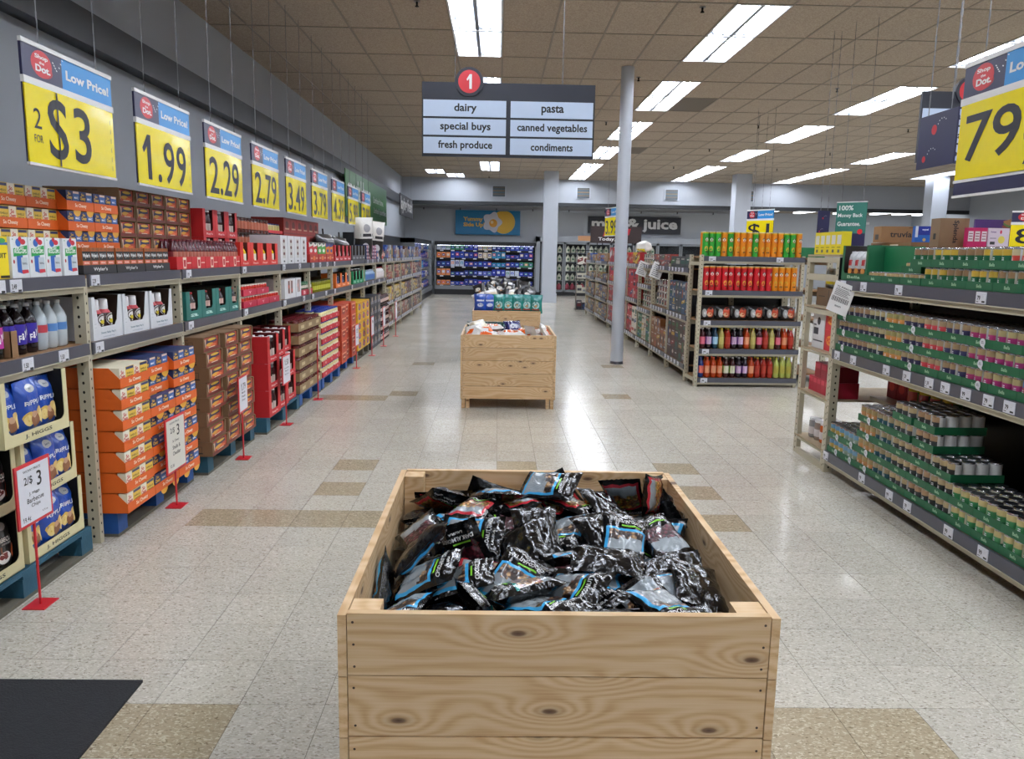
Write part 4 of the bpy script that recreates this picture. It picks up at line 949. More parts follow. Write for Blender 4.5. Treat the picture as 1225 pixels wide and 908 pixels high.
def chips(yy, ly, z, place, kind, seed, dr=0.0):
    W_, H_, D_ = .485, .29, .34
    LF.put('display_case', 'cream display case of %s chip bags, %s' % (['blue', 'black'][kind], place), 'case', chip_case(W_, D_, H_), yy, ly, z, 'cream chip cases', dr)
    for i in range(3):
        m = bag_mesh(.172, .262, .085, 'film_royal' if kind == 0 else 'film_charcoal', CHIPB if kind == 0 else CHIPK, 14, 18, seed * 3 + i)
        o = thing('chip_bag', '%s chip bag, %s in the cream case %s' % (['blue ripple', 'black barbecue'][kind], ['left', 'middle', 'right'][i], place), 'bag', m, LF.at(yy + .012 + .147 * i, ly + .055 + (.0 if i % 2 else .012), z + .006), ((-.06, .05, -.03)[i], (.03, -.05, .04)[i], FL), 'chip bags')
    for i in range(3):
        m = bag_mesh(.165, .255, .085, 'film_royal' if kind == 0 else 'film_charcoal', (), 8, 8, 50 + i)
        thing('chip_bag', 'plain %s chip bag behind, %s in case %s' % (['blue', 'black'][kind], ['left', 'middle', 'right'][i], place), 'bag', m, LF.at(yy + .012 + .15 * i, ly + .16, z + .006), (0, 0, FL), 'chip bags behind')
chips(3.495, .0, PZ, 'right column bottom', 0, 1); chips(3.46, -.02, PZ + .292, 'right column middle', 0, 2, .04); chips(3.325, -.04 + .0, PZ + .586, 'right column top', 0, 3, -.03)
chips(2.97, .0, PZ, 'left column bottom', 1, 4); chips(2.95, -.01, PZ + .292, 'left column middle', 1, 5); chips(2.82, .0, PZ + .586, 'left column top', 1, 6)
# macaroni stack
GF = Fr(-2.03, 0, FL)
lay = ['bottom', 'second', 'third', 'fourth', 'fifth', 'sixth', 'top']
for k in range(7):
    for c, (yy, kd) in enumerate(((4.215, 'Y'), (4.57, 'B'), (4.925, 'B'))):
        mac_case(GF, yy + (.012 if k % 2 and c else 0), (.012 * (k % 2) if c else 0) + (.03 if c == 1 and k > 4 else 0), PZ + .117 * k, .35, kd, '%s layer, %s stack on blue pallet' % (lay[k], ['left', 'middle', 'right'][c]), depth=.38, rows=6 if k == 6 else 1, h=.116)
# brown pasta cases stack (eight layers)
BF = Fr(-2.0, 0, FL)
for k in range(8):
    for c, (yy, ww) in enumerate(((5.44, .33), (5.79, .3), (6.12, .31))):
        off = ((k * 7 + c * 3) % 5) * .008 - (.0 if c == 0 else .012)
        brown_case(BF, yy + (.0 if c == 0 else ((k * 5 + c) % 3) * .006), max(0, off), PZ + .106 * k, ww, .38, .104, '%s layer, %s stack on pallet' % (ORD[k + 1], ['near', 'middle', 'far'][c]))
# red bottle cases
RFm = Fr(-1.98, 0, FL)
for k in range(3):
    for c in range(3): red_case(RFm, 6.77 + .36 * c, .02 * c if k < 2 else .04 * c, PZ + .238 * k, '%s layer, %s column on pallet' % (['bottom', 'middle', 'top'][k], ORD[c + 1]), w=.35, h=.236, rows=3 if k == 2 else 1)
# jar cartons
SJ = bottle_one(.04, .11, '#5a2018', '#d8cdb0', '#5a1418', lab=(.2, .7), lab2='#b8a888', shape='jar')
for k in range(6):
    for c in range(3):
        BF.put('case_tray', 'tan carton with dark lidded jars, %s layer, %s stack' % (ORD[k + 1], ORD[c + 1]), 'tray', tray_mesh(.33, .3, .085, '#8d7552', prints=(('r', .3, .7, .3, .7, '#c8b890'),)), 7.93 + .335 * c, .0, PZ + .127 * k, 'tan jar cartons')
        for q in range(4): BF.put('sauce_jar', 'jar with dark red lid, %s in %s carton of %s layer' % (ORD[q + 1], ORD[c + 1], ORD[k + 1]), 'jar', SJ, 7.93 + .335 * c + .043 + .08 * q, .05, PZ + .127 * k + .004, 'dark lidded jars')
        if k == 5:
            for r in range(1, 4):
                for q in range(4): BF.put('sauce_jar', 'jar with dark red lid, %s in back row %s of %s top carton' % (ORD[q + 1], ORD[r], ORD[c + 1]), 'jar', SJ, 7.93 + .335 * c + .043 + .08 * q, .05 + .078 * r - (0.012 if r == 3 else 0), PZ + .127 * k + .004, 'dark lidded jars')
# mayonnaise
MJ = bottle_one(.052, .118, '#e4dca0', '#e8e2cc', '#233a98', lab=(.15, .6), lab2='#e8e0c0', shape='jar')
for k in range(6):
    for c in range(3):
        BF.put('case_tray', 'red card tray of mayonnaise jars, %s layer, %s stack' % (ORD[k + 1], ORD[c + 1]), 'tray', tray_mesh(.325, .33, .058, '#c01e2c', 'S', '#e8c0c0'), 8.99 + .333 * c, .0, PZ + .129 * k, 'red mayonnaise trays')
        for q in range(3):
            for r in range(3 if k == 5 else 1): BF.put('mayonnaise_jar', 'mayonnaise jar with blue lid, %s in %s tray, %s layer%s' % (ORD[q + 1], ORD[c + 1], ORD[k + 1], ['', ' middle row', ' back row'][r]), 'jar', MJ, 8.99 + .333 * c + .056 + .106 * q, .06 + .106 * r, PZ + .129 * k + .004, 'mayonnaise jars')
ORB = (('e', .5, .5, .3, .3, '#8a2a1c'), ('r', .1, .9, .78, .9, '#e0a080'), ('r', .3, .7, .45, .55, '#e8c0a0'))
YLB = (('e', .5, .5, .3, .34, '#4a4a8a'), ('e', .5, .5, .16, .2, '#c8503a'), ('r', .1, .9, .85, .95, '#b8781c'))
DKB = (('r', .1, .9, .3, .6, '#7a7a80'), ('d', .5, .75, .12, '#b8a890'))
for k in range(5):
    for c in range(3): BF.put('food_box', 'orange red carton on pallet, %s layer, %s column' % (ORD[k + 1], ORD[c + 1]), 'carton', box_mesh(.34, .5, .15, '#b8401f', ORB), 10.1 + .35 * c + (.01 if k % 2 else 0), .03 if c == 1 else .0, PZ + .151 * k, 'orange red cartons')
    for c in range(3): BF.put('food_box', 'yellow carton with blue picture on pallet, %s layer, %s column' % (ORD[k + 1], ORD[c + 1]), 'carton', box_mesh(.35, .5, .14, '#d8a81c', YLB), 11.45 + .36 * c, .03, PZ + .141 * k, 'yellow cartons')
    for c in range(3): BF.put('food_box', 'charcoal carton beyond the yellow stack, %s layer, %s column' % (ORD[k + 1], ORD[c + 1]), 'carton', box_mesh(.36, .5, .17, '#2c2d34', DKB), 12.75 + .37 * c, .05, .0005 + .171 * k, 'charcoal cartons')
CB = bottle_one(.05, .16, '#34141a', '#6a2830', '#40181c', lab=(.25, .6), lab2='#c0a8a0')
for k in range(5):
    for c in range(8): BF.put('cola_bottle', 'dark red bottle of the tall shrink wrapped stack, %s layer, %s column' % (ORD[k + 1], ORD[c + 1]), 'bottle', CB, 14.0 + .13 * c, .1, .0005 + .165 * k, 'stacked dark red bottles')
    for c in range(8): BF.put('cola_bottle', 'dark red bottle behind in the tall stack, %s layer, %s column' % (ORD[k + 1], ORD[c + 1]), 'bottle', CB, 14.0 + .13 * c, .22, .0005 + .165 * k, 'stacked dark red bottles')
    if k: BF.put('layer_card', 'thin dark card under layer %s of the dark red bottle stack' % ORD[k + 1], 'card', box_mesh(1.05, .24, .003, '#3a2420'), 13.94, .04, .0005 + .165 * k - .0035, 'layer cards')

# price stands
def stand(x, y, zc, h, lines, lab, dr=0.0, w_=.26, cream=False, poleoff=0.0):
    t = thing('price_stand', lab, 'sign', None, (x, y, 0), FL + dr, 'red price stands')
    b = MB(); b.box(-.06, .06, -.05, .05, 0, .004, 'sign_red'); part('base', b.mesh(), t)
    b = MB(); b.tube((0, 0, .004), (0, 0, zc), .006, 'sign_red', 6); part('pole', b.mesh(), t)
    b = MB(); e = .014; b.box(-w_ / 2, w_ / 2, -.014, -.006, zc - h / 2, zc + h / 2, 'sign_red')
    part('frame', b.mesh(), t)
    b = MB(); b.box(-w_ / 2 + e, w_ / 2 - e, -.016, -.0141, zc - h / 2 + e, zc + h / 2 - e, K('#d8d6cc') if cream else 'tag_white')
    for s, px, pz, pw, ph in lines: b.text(s, (px * w_, -.0166, zc + pz * h), None, 'ink', w=pw * w_, h=ph * h, bold=.01)
    part('price_card', b.mesh(), t); return t
stand(-2.05, 3.385, .53, .28, [('WOW! PRICE', -.05, .38, .5, .04), ('2/$', -.17, .22, .24, .14), ('3', .14, .2, .14, .24), ('J. Higgs', -.02, .0, .3, .06), ('Barbecue', 0, -.1, .48, .08), ('Chips', 0, -.2, .26, .07), ('19.4¢', -.28, -.38, .22, .1), ('9.75 oz', .25, -.36, .16, .03)], 'red framed chip price card on a red pole, nearest of the stands')
stand(-2.0, 4.79, .405, .345, [('WOW! PRICE', -.05, .4, .5, .035), ('2/$', -.17, .26, .22, .11), ('3', .12, .24, .14, .2), ('So Cheesy', -.02, .06, .34, .06), ('Shells &', 0, -.05, .4, .07), ('Cheddar', 0, -.16, .4, .07), ('12.5¢', -.26, -.37, .22, .07)], 'red framed cream card in front of the macaroni stack', 0, .29, True)
stand(-1.95, 5.95, .51, .28, [('1.79', 0, .2, .5, .2), ('Mondo', 0, .04, .4, .06), ('Pasta', 0, -.06, .4, .06), ('Dinner', 0, -.16, .4, .06)], 'price card stand in front of the brown pasta cases', .05, .24)
stand(-1.94, 7.16, .52, .27, [('1.50', 0, .25, .5, .2), ('Sweet Baby', 0, .05, .6, .05), ("Ray's", 0, -.05, .4, .06), ('BBQ Sauce', 0, -.16, .5, .05)], 'price card stand in front of the red bottle cases', 0, .26)
stand(-1.93, 8.42, .6, .25, [('99¢', 0, .1, .5, .3)], 'narrow price stand beside the tan jar cartons', .12, .1)
stand(-1.93, 10.75, .46, .3, [('1.29', 0, .2, .5, .2), ('Pizza', 0, -.1, .5, .08)], 'price card stand at the orange red cartons', 0, .26)
stand(-1.93, 12.1, .46, .3, [('99¢', 0, .2, .5, .2)], 'price card stand at the yellow cartons', 0, .26)
stand(-1.93, 13.35, .5, .34, [('4.99', 0, .2, .5, .2)], 'price card stand at the charcoal cartons', 0, .26)
stand(-1.93, 14.95, .5, .34, [('2.99', 0, .2, .5, .2)], 'price card stand at the dark red bottle stack', 0, .26)

# ================= HANGING SIGNS =================
def chain(parent, p0, p1, r=.0024):
    b = MB(); p0, p1 = Vector(p0), Vector(p1); L = (p1 - p0).length; n = max(2, int(L / .05)); d = (p1 - p0).normalized(); a = d.orthogonal().normalized(); c = d.cross(a)
    for i in range(n):      # flat chain links turned a quarter to each other
        q0 = p0 + d * (L * i / n); q1 = p0 + d * (L * (i + 1.15) / n); s = (a if i % 2 else c) * r * 1.3; t = (c if i % 2 else a) * r * .5
        b.add([q0 - s - t, q0 + s - t, q0 + s + t, q0 - s + t, q1 - s - t, q1 + s - t, q1 + s + t, q1 - s + t], [(0, 1, 5, 4), (1, 2, 6, 5), (2, 3, 7, 6), (3, 0, 4, 7)], 'chain_metal')
    return part('chain', b.mesh(), parent)
def header_print(b, w, h, z, y, navy_only=False):
    b.fr(0, w * .4, z, z + h, 'sign_navy', y); b.fr(w * .4, w, z, z + h, 'sign_blue', y)
    b.disc(w * .19, z + h * .52, w * .105, 'sign_red', y - .0006, 20, h * .42); b.disc(w * .21, z + h * .34, w * .09, K('#a01c28'), y - .0004, 16, h * .22)
    b.text('Shop', (w * .19, y - .0012, z + h * .72), None, 'white_plastic', w=w * .13, h=h * .17, bold=.03)
    b.text('the', (w * .19, y - .0012, z + h * .56), None, 'white_plastic', w=w * .05, h=h * .09, bold=.03)
    b.text('Dot.', (w * .2, y - .0012, z + h * .38), None, 'white_plastic', w=w * .15, h=h * .22, bold=.04)
    for i in range(7):
        a = i / 6; px = w * (.3 + .07 * a) if i < 4 else w * (.345 + .02 * (i - 3)); pz = z + h * (.72 - .07 * i) if i < 4 else z + h * (.5 + .14 * (i - 3))
        b.pr([(px, pz), (px + w * .012, pz - h * .03), (px + w * .016, pz), (px + w * .004, pz + h * .03)], 'white_plastic', y - .0008)
    b.text('Low Price!', (w * .7, y - .0012, z + h * .5), None, 'white_plastic', w=w * .52, h=h * .33, bold=.035)
def yellow_sign(label, x, y, z0, w, h, face, price, chain_top=CZ, forsmall=False, back=False, foot=0.0, group=None):
    t = thing('price_sign', label, 'sign', None, (x, y, 0), face, group)
    hd = h * .32
    b = MB(); b.box(-.004, w + .004, -.006, .012, z0 + h - .022, z0 + h, 'white_plastic'); b.box(-.004, w + .004, -.007, .012, z0 + h - hd - .018, z0 + h - hd + .016, 'white_plastic')
    b.box(-.004, w + .004, -.006, .01, z0, z0 + .014, 'white_plastic'); part('rail', b.mesh(), t)
    b = MB(); b.box(0, w, 0, .006, z0 + h - hd + .016, z0 + h - .02, 'sign_navy'); header_print(b, w, hd - .036, z0 + h - hd + .016, -.001); part('header_card', b.mesh(), t)
    # the yellow card bows a little at its right edge
    b = MB(); n = 8; zt, zb = z0 + h - hd - .018, z0 + .014
    def bow(a): return -.002 - .01 * math.sin(a * PI) 
    vs = [(w * i / n, bow(i / n), zz) for zz in (zb, zt) for i in range(n + 1)] + [(w * i / n, .004, zz) for zz in (zb, zt) for i in range(n + 1)]
    fs = [(i, i + 1, n + 2 + i, n + 1 + i) for i in range(n)]; o = 2 * n + 2; fs += [(o + i, o + n + 1 + i, o + n + 2 + i, o + i + 1) for i in range(n)]
    b.add(vs, fs, 'sign_yellow', True)
    yy = -.0145
    def T_(s, fx, fz, fw, fh, bold=0.0):
        vs, fs, wd, ht = txt(s, bold); H = zt - zb
        b.add([(w * fx + a / wd * fw * w, bow(min(1, max(0, fx + a / wd * fw))) - .0015, zb + H * fz + c / ht * fh * H) for a, c in vs], fs, 'ink')
    if forsmall:
        T_('2', .1, .58, .07, .26, 0); T_('FOR', .1, .32, .08, .1, 0); T_('S', .30, .5, .2, .8, .012); T_('3', .57, .5, .2, .78, .012)
        b.pr([(w * .292, zb + (zt - zb) * .01), (w * .308, zb + (zt - zb) * .01), (w * .308, zb + (zt - zb) * .99), (w * .292, zb + (zt - zb) * .99)], 'ink', -.0135)
    else: T_(price, .475, .46, .8, .78, .01)
    for k in range(6 if not foot else 0):
        b.pr([(w * (.945), zb + (zt - zb) * (.1 + .14 * k)), (w * .95, zb + (zt - zb) * (.1 + .14 * k)), (w * .95, zb + (zt - zb) * (.17 + .14 * k)), (w * .945, zb + (zt - zb) * (.17 + .14 * k))], 'ink', -.007)
    T_('WOW PRICE', .5, 2, .01, .01) if 0 else None
    part('price_card', b.mesh(), t)
    b = MB(); b.poly([(0, .0125, z0 + .01), (0, .0125, z0 + h - .02), (w, .0125, z0 + h - .02), (w, .0125, z0 + .01)], 'sign_navy'); b.box(0, w, .006, .0125, z0 + .014, z0 + h - .02, 'sign_navy'); 
    part('backing', b.mesh(), t)
    if foot:
        b = MB(); b.box(0, w, -.002, .006, z0 - foot, z0, 'sign_navy'); b.box(-.004, w + .004, -.006, .01, z0 - foot - .012, z0 - foot, 'white_plastic'); part('foot_strip', b.mesh(), t)
    if chain_top:
        for xx in (w * .18, w * .82): chain(t, (xx, .003, z0 + h), (xx, .003, chain_top))
    return t
SX = -2.36
for k, pr_ in enumerate(['$3', '1.99', '2.29', '2.79', '3.49', '3.79', '4.39', '5.99', '7.99']):
    yy = 4.105 + 1.217 * k
    yellow_sign('%s yellow low price sign over the left rack, reading %s' % (['nearest', 'second', 'third', 'fourth', 'fifth', 'sixth', 'seventh', 'eighth', 'farthest'][k], '2 for $3' if k == 0 else pr_), SX, yy, 2.007, .905, .612, FL, pr_, forsmall=(k == 0), group='yellow signs over the left rack')
# sign at the right edge reading 79
yellow_sign('large yellow sign reading 79 above the right can rack', 2.30, 4.03, 1.995, .80, .575, FR, '79¢', foot=.06, group=None)
# navy board behind it
def dotboard(label, x, y, z0, w, h, face, top=CZ):
    t = thing('hanging_board', label, 'sign', None, (x, y, 0), face)
    b = MB(); b.box(0, w, 0, .008, z0, z0 + h, 'sign_navy')
    for fx, fz, r in ((.42, .7, .06), (.2, .18, .04)):
        b.disc(w * fx, z0 + h * fz, r * w * 1.2, 'sign_red', -.001)
        for i in range(5):
            a = PI * (.9 - .16 * i); b.fr(w * (fx + .2) + w * .12 * math.cos(a), w * (fx + .215) + w * .12 * math.cos(a), z0 + h * (fz + .04) + w * .1 * math.sin(a), z0 + h * (fz + .06) + w * .1 * math.sin(a), 'white_plastic', -.001)
    part('board', b.mesh(), t)
    for xx in (.2 * w, .8 * w): chain(t, (xx, .004, z0 + h), (xx, .004, top), .0025)
dotboard('navy hanging board with red dots beside the large 79 sign', 2.3, 4.42, 2.1, .36, .277, FR, CZ)
# aisle sign
def aisle_sign(label, x0, x1, y, z0, z1, num, words, rz=0.0):
    w, h = x1 - x0, z1 - z0
    t = thing('aisle_sign', label, 'sign', None, (x0, y, 0), rz)
    b = MB(); b.box(0, w, 0, .03, z0, z1, 'sign_board'); part('board', b.mesh(), t)
    pw = w / 2 - .02
    ph = h * .228
    for c in range(2):
        for r in range(3):
            b = MB(); px = .012 + c * (w / 2 + .006); pz = z1 - h * .46 - r * (ph + h * .022) + h * .0
            b.box(px, px + pw - .012, -.008, 0, pz, pz + ph - .004, 'sign_panel')
            b.text(words[c * 3 + r], (px + pw * .5, -.0088, pz + ph * .48), None, 'ink', w=pw * .0475 * len(words[c * 3 + r]) + pw * .03, h=ph * (.6 if any(q in words[c * 3 + r] for q in 'pgy') else .46), bold=.025)
            part('panel', b.mesh(), t)
    b = MB(); cx = w * .272; cz = z1 + .005; b.add([], [], 'sign_board')
    pts = [(cx + .12 * math.cos(2 * PI * i / 28), cz + .12 * math.sin(2 * PI * i / 28)) for i in range(28)]
    b.prism(pts, -.012, .03, 'sign_board'); b.disc(cx, cz, .094, 'sign_red', -.013, 28); b.text(str(num), (cx, -.014, cz), None, 'white_plastic', w=.045, h=.12, bold=.03)
    part('number_disc', b.mesh(), t)
    for xx in (w * .19, w * .81): chain(t, (xx, .01, z1), (xx, .01, CZ), .003)
M('sign_board', '#20222c', 0.45, var=.03); M('sign_panel', '#c2d2ea', 0.45, var=.02)
aisle_sign('black aisle 1 hanging sign listing dairy, pasta and condiments', -.668, .812, 7.0, 2.422, 3.036, 1, ['dairy', 'special buys', 'fresh produce', 'pasta', 'canned vegetables', 'condiments'])
aisle_sign('black aisle 2 hanging sign half hidden by the navy board', 3.64, 5.12, 7.0, 2.45, 3.05, 2, ['candy', 'snacks', 'coffee', 'soup', 'canned meat', 'baking'])
# green board on the left wall
b = MB(); b.box(0, 6.55, -.02, 0, 2.36, 3.42, K('#3c7a3e', .4)); t = thing('wall_board', 'long green promotion board on the left wall behind the price signs', 'sign', None, (-3.46, 18.12, 0), FL)
part('board', b.mesh(), t); b = MB(); b.text('special buys', (1.9, -.022, 2.95), None, 'white_plastic', w=3.2, h=.7, bold=.03); b.text('Limited time.', (4.9, -.022, 2.98), None, 'white_plastic', w=1.9, h=.17, bold=.02); b.text('Limited quantities.', (5.2, -.022, 2.68), None, 'white_plastic', w=2.4, h=.2, bold=.02); part('lettering', b.mesh(), t)
t = thing('hanging_board', 'black hanging board lettered in white at far left corner', 'sign', None, (-2.67, 21.8, 0), FL)
b = MB(); b.box(0, 3.1, 0, .02, 2.58, 3.16, 'sign_board'); b.text('laying fresh', (1.55, -.002, 2.87), None, 'white_plastic', w=2.8, h=.46, bold=.03); part('board', b.mesh(), t); chain(t, (.3, .01, 3.16), (.3, .01, CZ)); chain(t, (2.8, .01, 3.16), (2.8, .01, CZ))
# egg board
t = thing('wall_board', 'blue board with a fried egg above the back dairy cooler', 'sign', None, (-1.66, 30.98, 0), 0)
b = MB(); b.box(0, 2.5, -.12, 0, 2.28, 3.2, K('#1478a8', .4)); b.pr([(1.86 + .44 * math.cos(2 * PI * i / 40), min(3.18, 2.77 + .44 * math.sin(2 * PI * i / 40))) for i in range(40)], K('#e0b030', .4), -.122)
part('board', b.mesh(), t)
b = MB(); b.pr([(1.42 + (.34 + .05 * math.cos(5 * a)) * math.cos(a), 2.76 + (.36 + .05 * math.cos(5 * a)) * math.sin(a)) for a in [2 * PI * i / 50 for i in range(50)]], K('#dcdce4', .4), -.13); b.disc(1.46, 2.72, .155, K('#e8a020', .3), -.132, 24); b.disc(1.41, 2.76, .06, K('#f0d8a0', .3), -.133, 14); part('egg_picture', b.mesh(), t)
b = MB(); b.text('Yummy', (.68, -.122, 2.85), None, K('#e6b83a'), w=.76, h=.2, bold=.04); b.text('Side Up!', (.72, -.122, 2.64), None, K('#e6b83a'), w=.82, h=.2, bold=.04); part('lettering', b.mesh(), t)
# milk & juice board
t = thing('wall_board', 'black milk and juice board above the dairy doors', 'sign', None, (3.48, 30.98, 0), 0)
b = MB(); b.box(0, 3.6, -.1, 0, 2.42, 3.06, 'sign_board'); part('board', b.mesh(), t); b = MB(); b.text('milk & juice', (1.8, -.102, 2.74), None, 'white_plastic', w=3.34, h=.52, bold=.035); part('lettering', b.mesh(), t)
# exit sign
t = thing('exit_sign', 'lit red exit sign on the far right back wall', 'sign', None, (14.7, 32.98, 0), 0); b = MB(); b.box(0, .5, -.06, 0, 2.9, 3.2, 'white_plastic'); b.text('EXIT', (.25, -.062, 3.05), None, 'exit_glow', w=.38, h=.17, bold=.06); part('sign_box', b.mesh(), t)
b = MB(); b.box(-.2, -.02, -.08, -.02, 3.03, 3.12, 'white_plastic'); b.box(.52, .7, -.08, -.02, 3.03, 3.12, 'white_plastic'); part('emergency_lamps', b.mesh(), t)
# sandwich mural
t = thing('wall_board', 'purple and yellow sandwich mural on the far right wall', 'picture', None, (17.18, 30.9, 0), FR) if 0 else thing('wall_board', 'purple and yellow sandwich mural behind the sweetener boxes', 'picture', None, (11.95, 18.0, 0), 0)
b = MB(); b.box(-1.1, 1.6, 0, .05, 1.1, 2.55, K('#3c1c58')); b.pr([(-.1, 1.2), (1.6, 1.2), (1.6, 2.0), (.8, 1.95), (.1, 1.85)], K('#e0a828'), -.001); b.pr([(-1.1, 1.2), (.6, 1.2), (.5, 1.65), (-1.1, 1.7)], K('#2a3a98'), -.0012); part('board', b.mesh(), t)
b = MB()
for i, (c, r, z) in enumerate([('#7a5030', .95, 2.15), ('#5a7a34', .9, 2.3), ('#b8864a', .85, 2.38), ('#6a3020', .8, 2.48), ('#4a6a2c', .75, 2.56), ('#8a6038', .75, 2.62)]): b.pr([(-.15 + .42 * r * math.cos(2 * PI * q / 16), 2.5 + (z - 2.62) * .75 + .08 * math.sin(2 * PI * q / 16) + .015 * math.sin(q * 5)) for q in range(16)], K(c), -.003 - .001 * i)
part('sandwich_picture', b.mesh(), t)
# money back sign
t = thing('hanging_board', 'green board reading 100% Money Back Guarantee above yellow cartons', 'sign', None, (3.93, 9.25, 0), -.75)
b = MB(); b.box(0, .34, 0, .01, 1.9, 2.25, K('#2c7064')); b.box(0, .34, 0, .01, 1.76, 1.9, 'sign_navy'); b.box(-.004, .344, -.004, .012, 2.25, 2.26, 'white_plastic')
b.text('100%', (.11, -.001, 2.19), None, 'white_plastic', w=.16, h=.055); b.text('Money Back', (.16, -.001, 2.1), None, 'white_plastic', w=.28, h=.055); b.text('Guarantee.', (.15, -.001, 2.01), None, 'white_plastic', w=.26, h=.05); b.disc(.28, 1.92, .03, 'sign_red', -.0012); b.disc(.06, 1.86, .022, 'sign_red', -.0012)
part('board', b.mesh(), t); chain(t, (.05, .005, 2.26), (.05, .005, CZ), .002); chain(t, (.29, .005, 2.26), (.29, .005, CZ), .002)
dotboard('small navy hanging board with a red dot left of the green guarantee board', 3.86, 9.6, 1.88, .16, .3, .2)
# sign with dollar 1 near the square column
yellow_sign('small yellow dollar 1 sign above the chip tube rack', 4.56, 14.6, 1.9, .6, .56, -1.02, '$1', group=None)
dotboard('navy board with a red dot behind the small dollar 1 sign', 4.72, 14.9, 2.0, .36, .42, .5)
yellow_sign('yellow price sign at the right picture edge over the far rack', 6.62, 10.2, 1.76, .8, .5, -.4, '99¢', group=None) if 0 else yellow_sign('yellow price sign high beyond the right rack beside the mural', 6.62, 10.2, 1.76, .8, .5, -.4, '89¢', group=None)
yellow_sign('yellow price sign seen edge-on in front of milk and juice board', 2.32, 17.35, 2.0, .8, .6, FR + .25, '3.99', group=None)
t = thing('hanging_board', 'dark brown board with red ribbon hanging before the milk doors', 'sign', None, (2.62, 22.6, 0), 0)
b = MB(); b.box(0, 1.45, 0, .03, 1.93, 2.4, K('#2c1c1c')); b.text('Today, we', (.6, -.001, 2.03), None, 'white_plastic', w=.75, h=.12); part('board', b.mesh(), t)
b = MB(); b.prism([(.35, 2.12), (1.1, 2.16), (1.14, 2.34), (.4, 2.3)], -.012, -.002, K('#b02030')); b.text('Hey, Deli', (.74, -.014, 2.23), None, 'white_plastic', w=.5, h=.08); part('ribbon', b.mesh(), t)
for xx in (.2, .35, 1.2): 
    b = MB(); b.tube((xx, .015, 1.93), (xx, .015, 1.4), .015, 'black_case'); part('support', b.mesh(), t)
b = MB(); b.box(-.35, .0, 0, .03, 1.98, 2.12, K('#b08058')); part('picture_tab', b.mesh(), t)

# ================= CENTRE BINS =================
def bin_(label, x0, x1, y0, y1, top, rows, bh, gap, base, rots, feet=True):
    t = thing('wooden_bin', label, 'bin', None, ((x0 + x1) / 2, y0, 0), 0, 'wooden display bins')
    w = x1 - x0; d = y1 - y0; th = .02
    cache = {}
    def board(L, zlo, h, m='pine_wood'):
        b = MB(); e = .0015
        vs = []
        b.box(-L / 2, L / 2, -th / 2, th / 2, -h / 2, h / 2, m)
        me = b.mesh(); return me
    for k in range(rows):
        zt = top - k * (bh + gap); zc = zt - bh / 2
        m = 'pine_wood'
        rj = rots[k % len(rots)]
        L = w - 2 * th - .004
        me = board(L, 0, bh, m)
        o = part('front_board', me, t, (0, th / 2 + (0.002 if k % 2 else 0), zc), 0)
        # nails in the ends
        b = MB()
        for sx in (-1, 1):
            for sz in (-.36, .0, .36) if k == 0 else (-.33, .3): b.disc(sx * (L / 2 - .014 + .004 * sz), sz * bh, .0032, 'nail', -th / 2 - .0004, 8)
        part('nails', b.mesh(), o)
        part('back_board', me, t, (0, d - th / 2, zc), PI)
        ms = board(d, 0, bh, m)
        part('side_board', ms, t, (-w / 2 + th / 2, d / 2, zc - .004), PI / 2); part('side_board', ms, t, (w / 2 - th / 2, d / 2, zc - .004), -PI / 2)
    zb = top - rows * (bh + gap)
    for sx in (-1, 1):
        for yy in (.022, d - .022 - .07):
            b = MB(); b.box(-.035, .035, 0, .07, zb + .02, top - .006 if yy < .1 else top - .004, 'pine_wood'); part('corner_post', b.mesh(), t, (sx * (w / 2 - th - .037), yy, 0))
    for (xx) in (-w / 2 + .03, -w / 2 + .075, w / 2 - .075, w / 2 - .03):
        for yy in (.03, d - .12):
            b = MB(); b.box(-.018, .018, 0, .09, 0, zb + .0, 'pine_wood'); part('foot', b.mesh(), t, (xx, yy, 0))
    b = MB(); b.box(-w / 2 + th, w / 2 - th, th, d - th, zb - .0, zb + .02, 'pine_dark'); part('floor_panel', b.mesh(), t)
    return t
BH = .148
bin_('large pine board bin nearest the camera full of nut bags', -.352, .660, 1.672, 2.875, .80, 4, .150, .003, .0, [0, 1])
bin_('middle pine board bin filled with orange and white bags', -.37, .615, 8.02, 9.2, .775, 5, .131, .003, 0, [1, 0])
bin_('far pine board bin heaped with teal and blue bags', -.36, .63, 11.4, 12.6, .775, 5, .131, .003, 0, [0, 1])
# blue paint dab on corner post

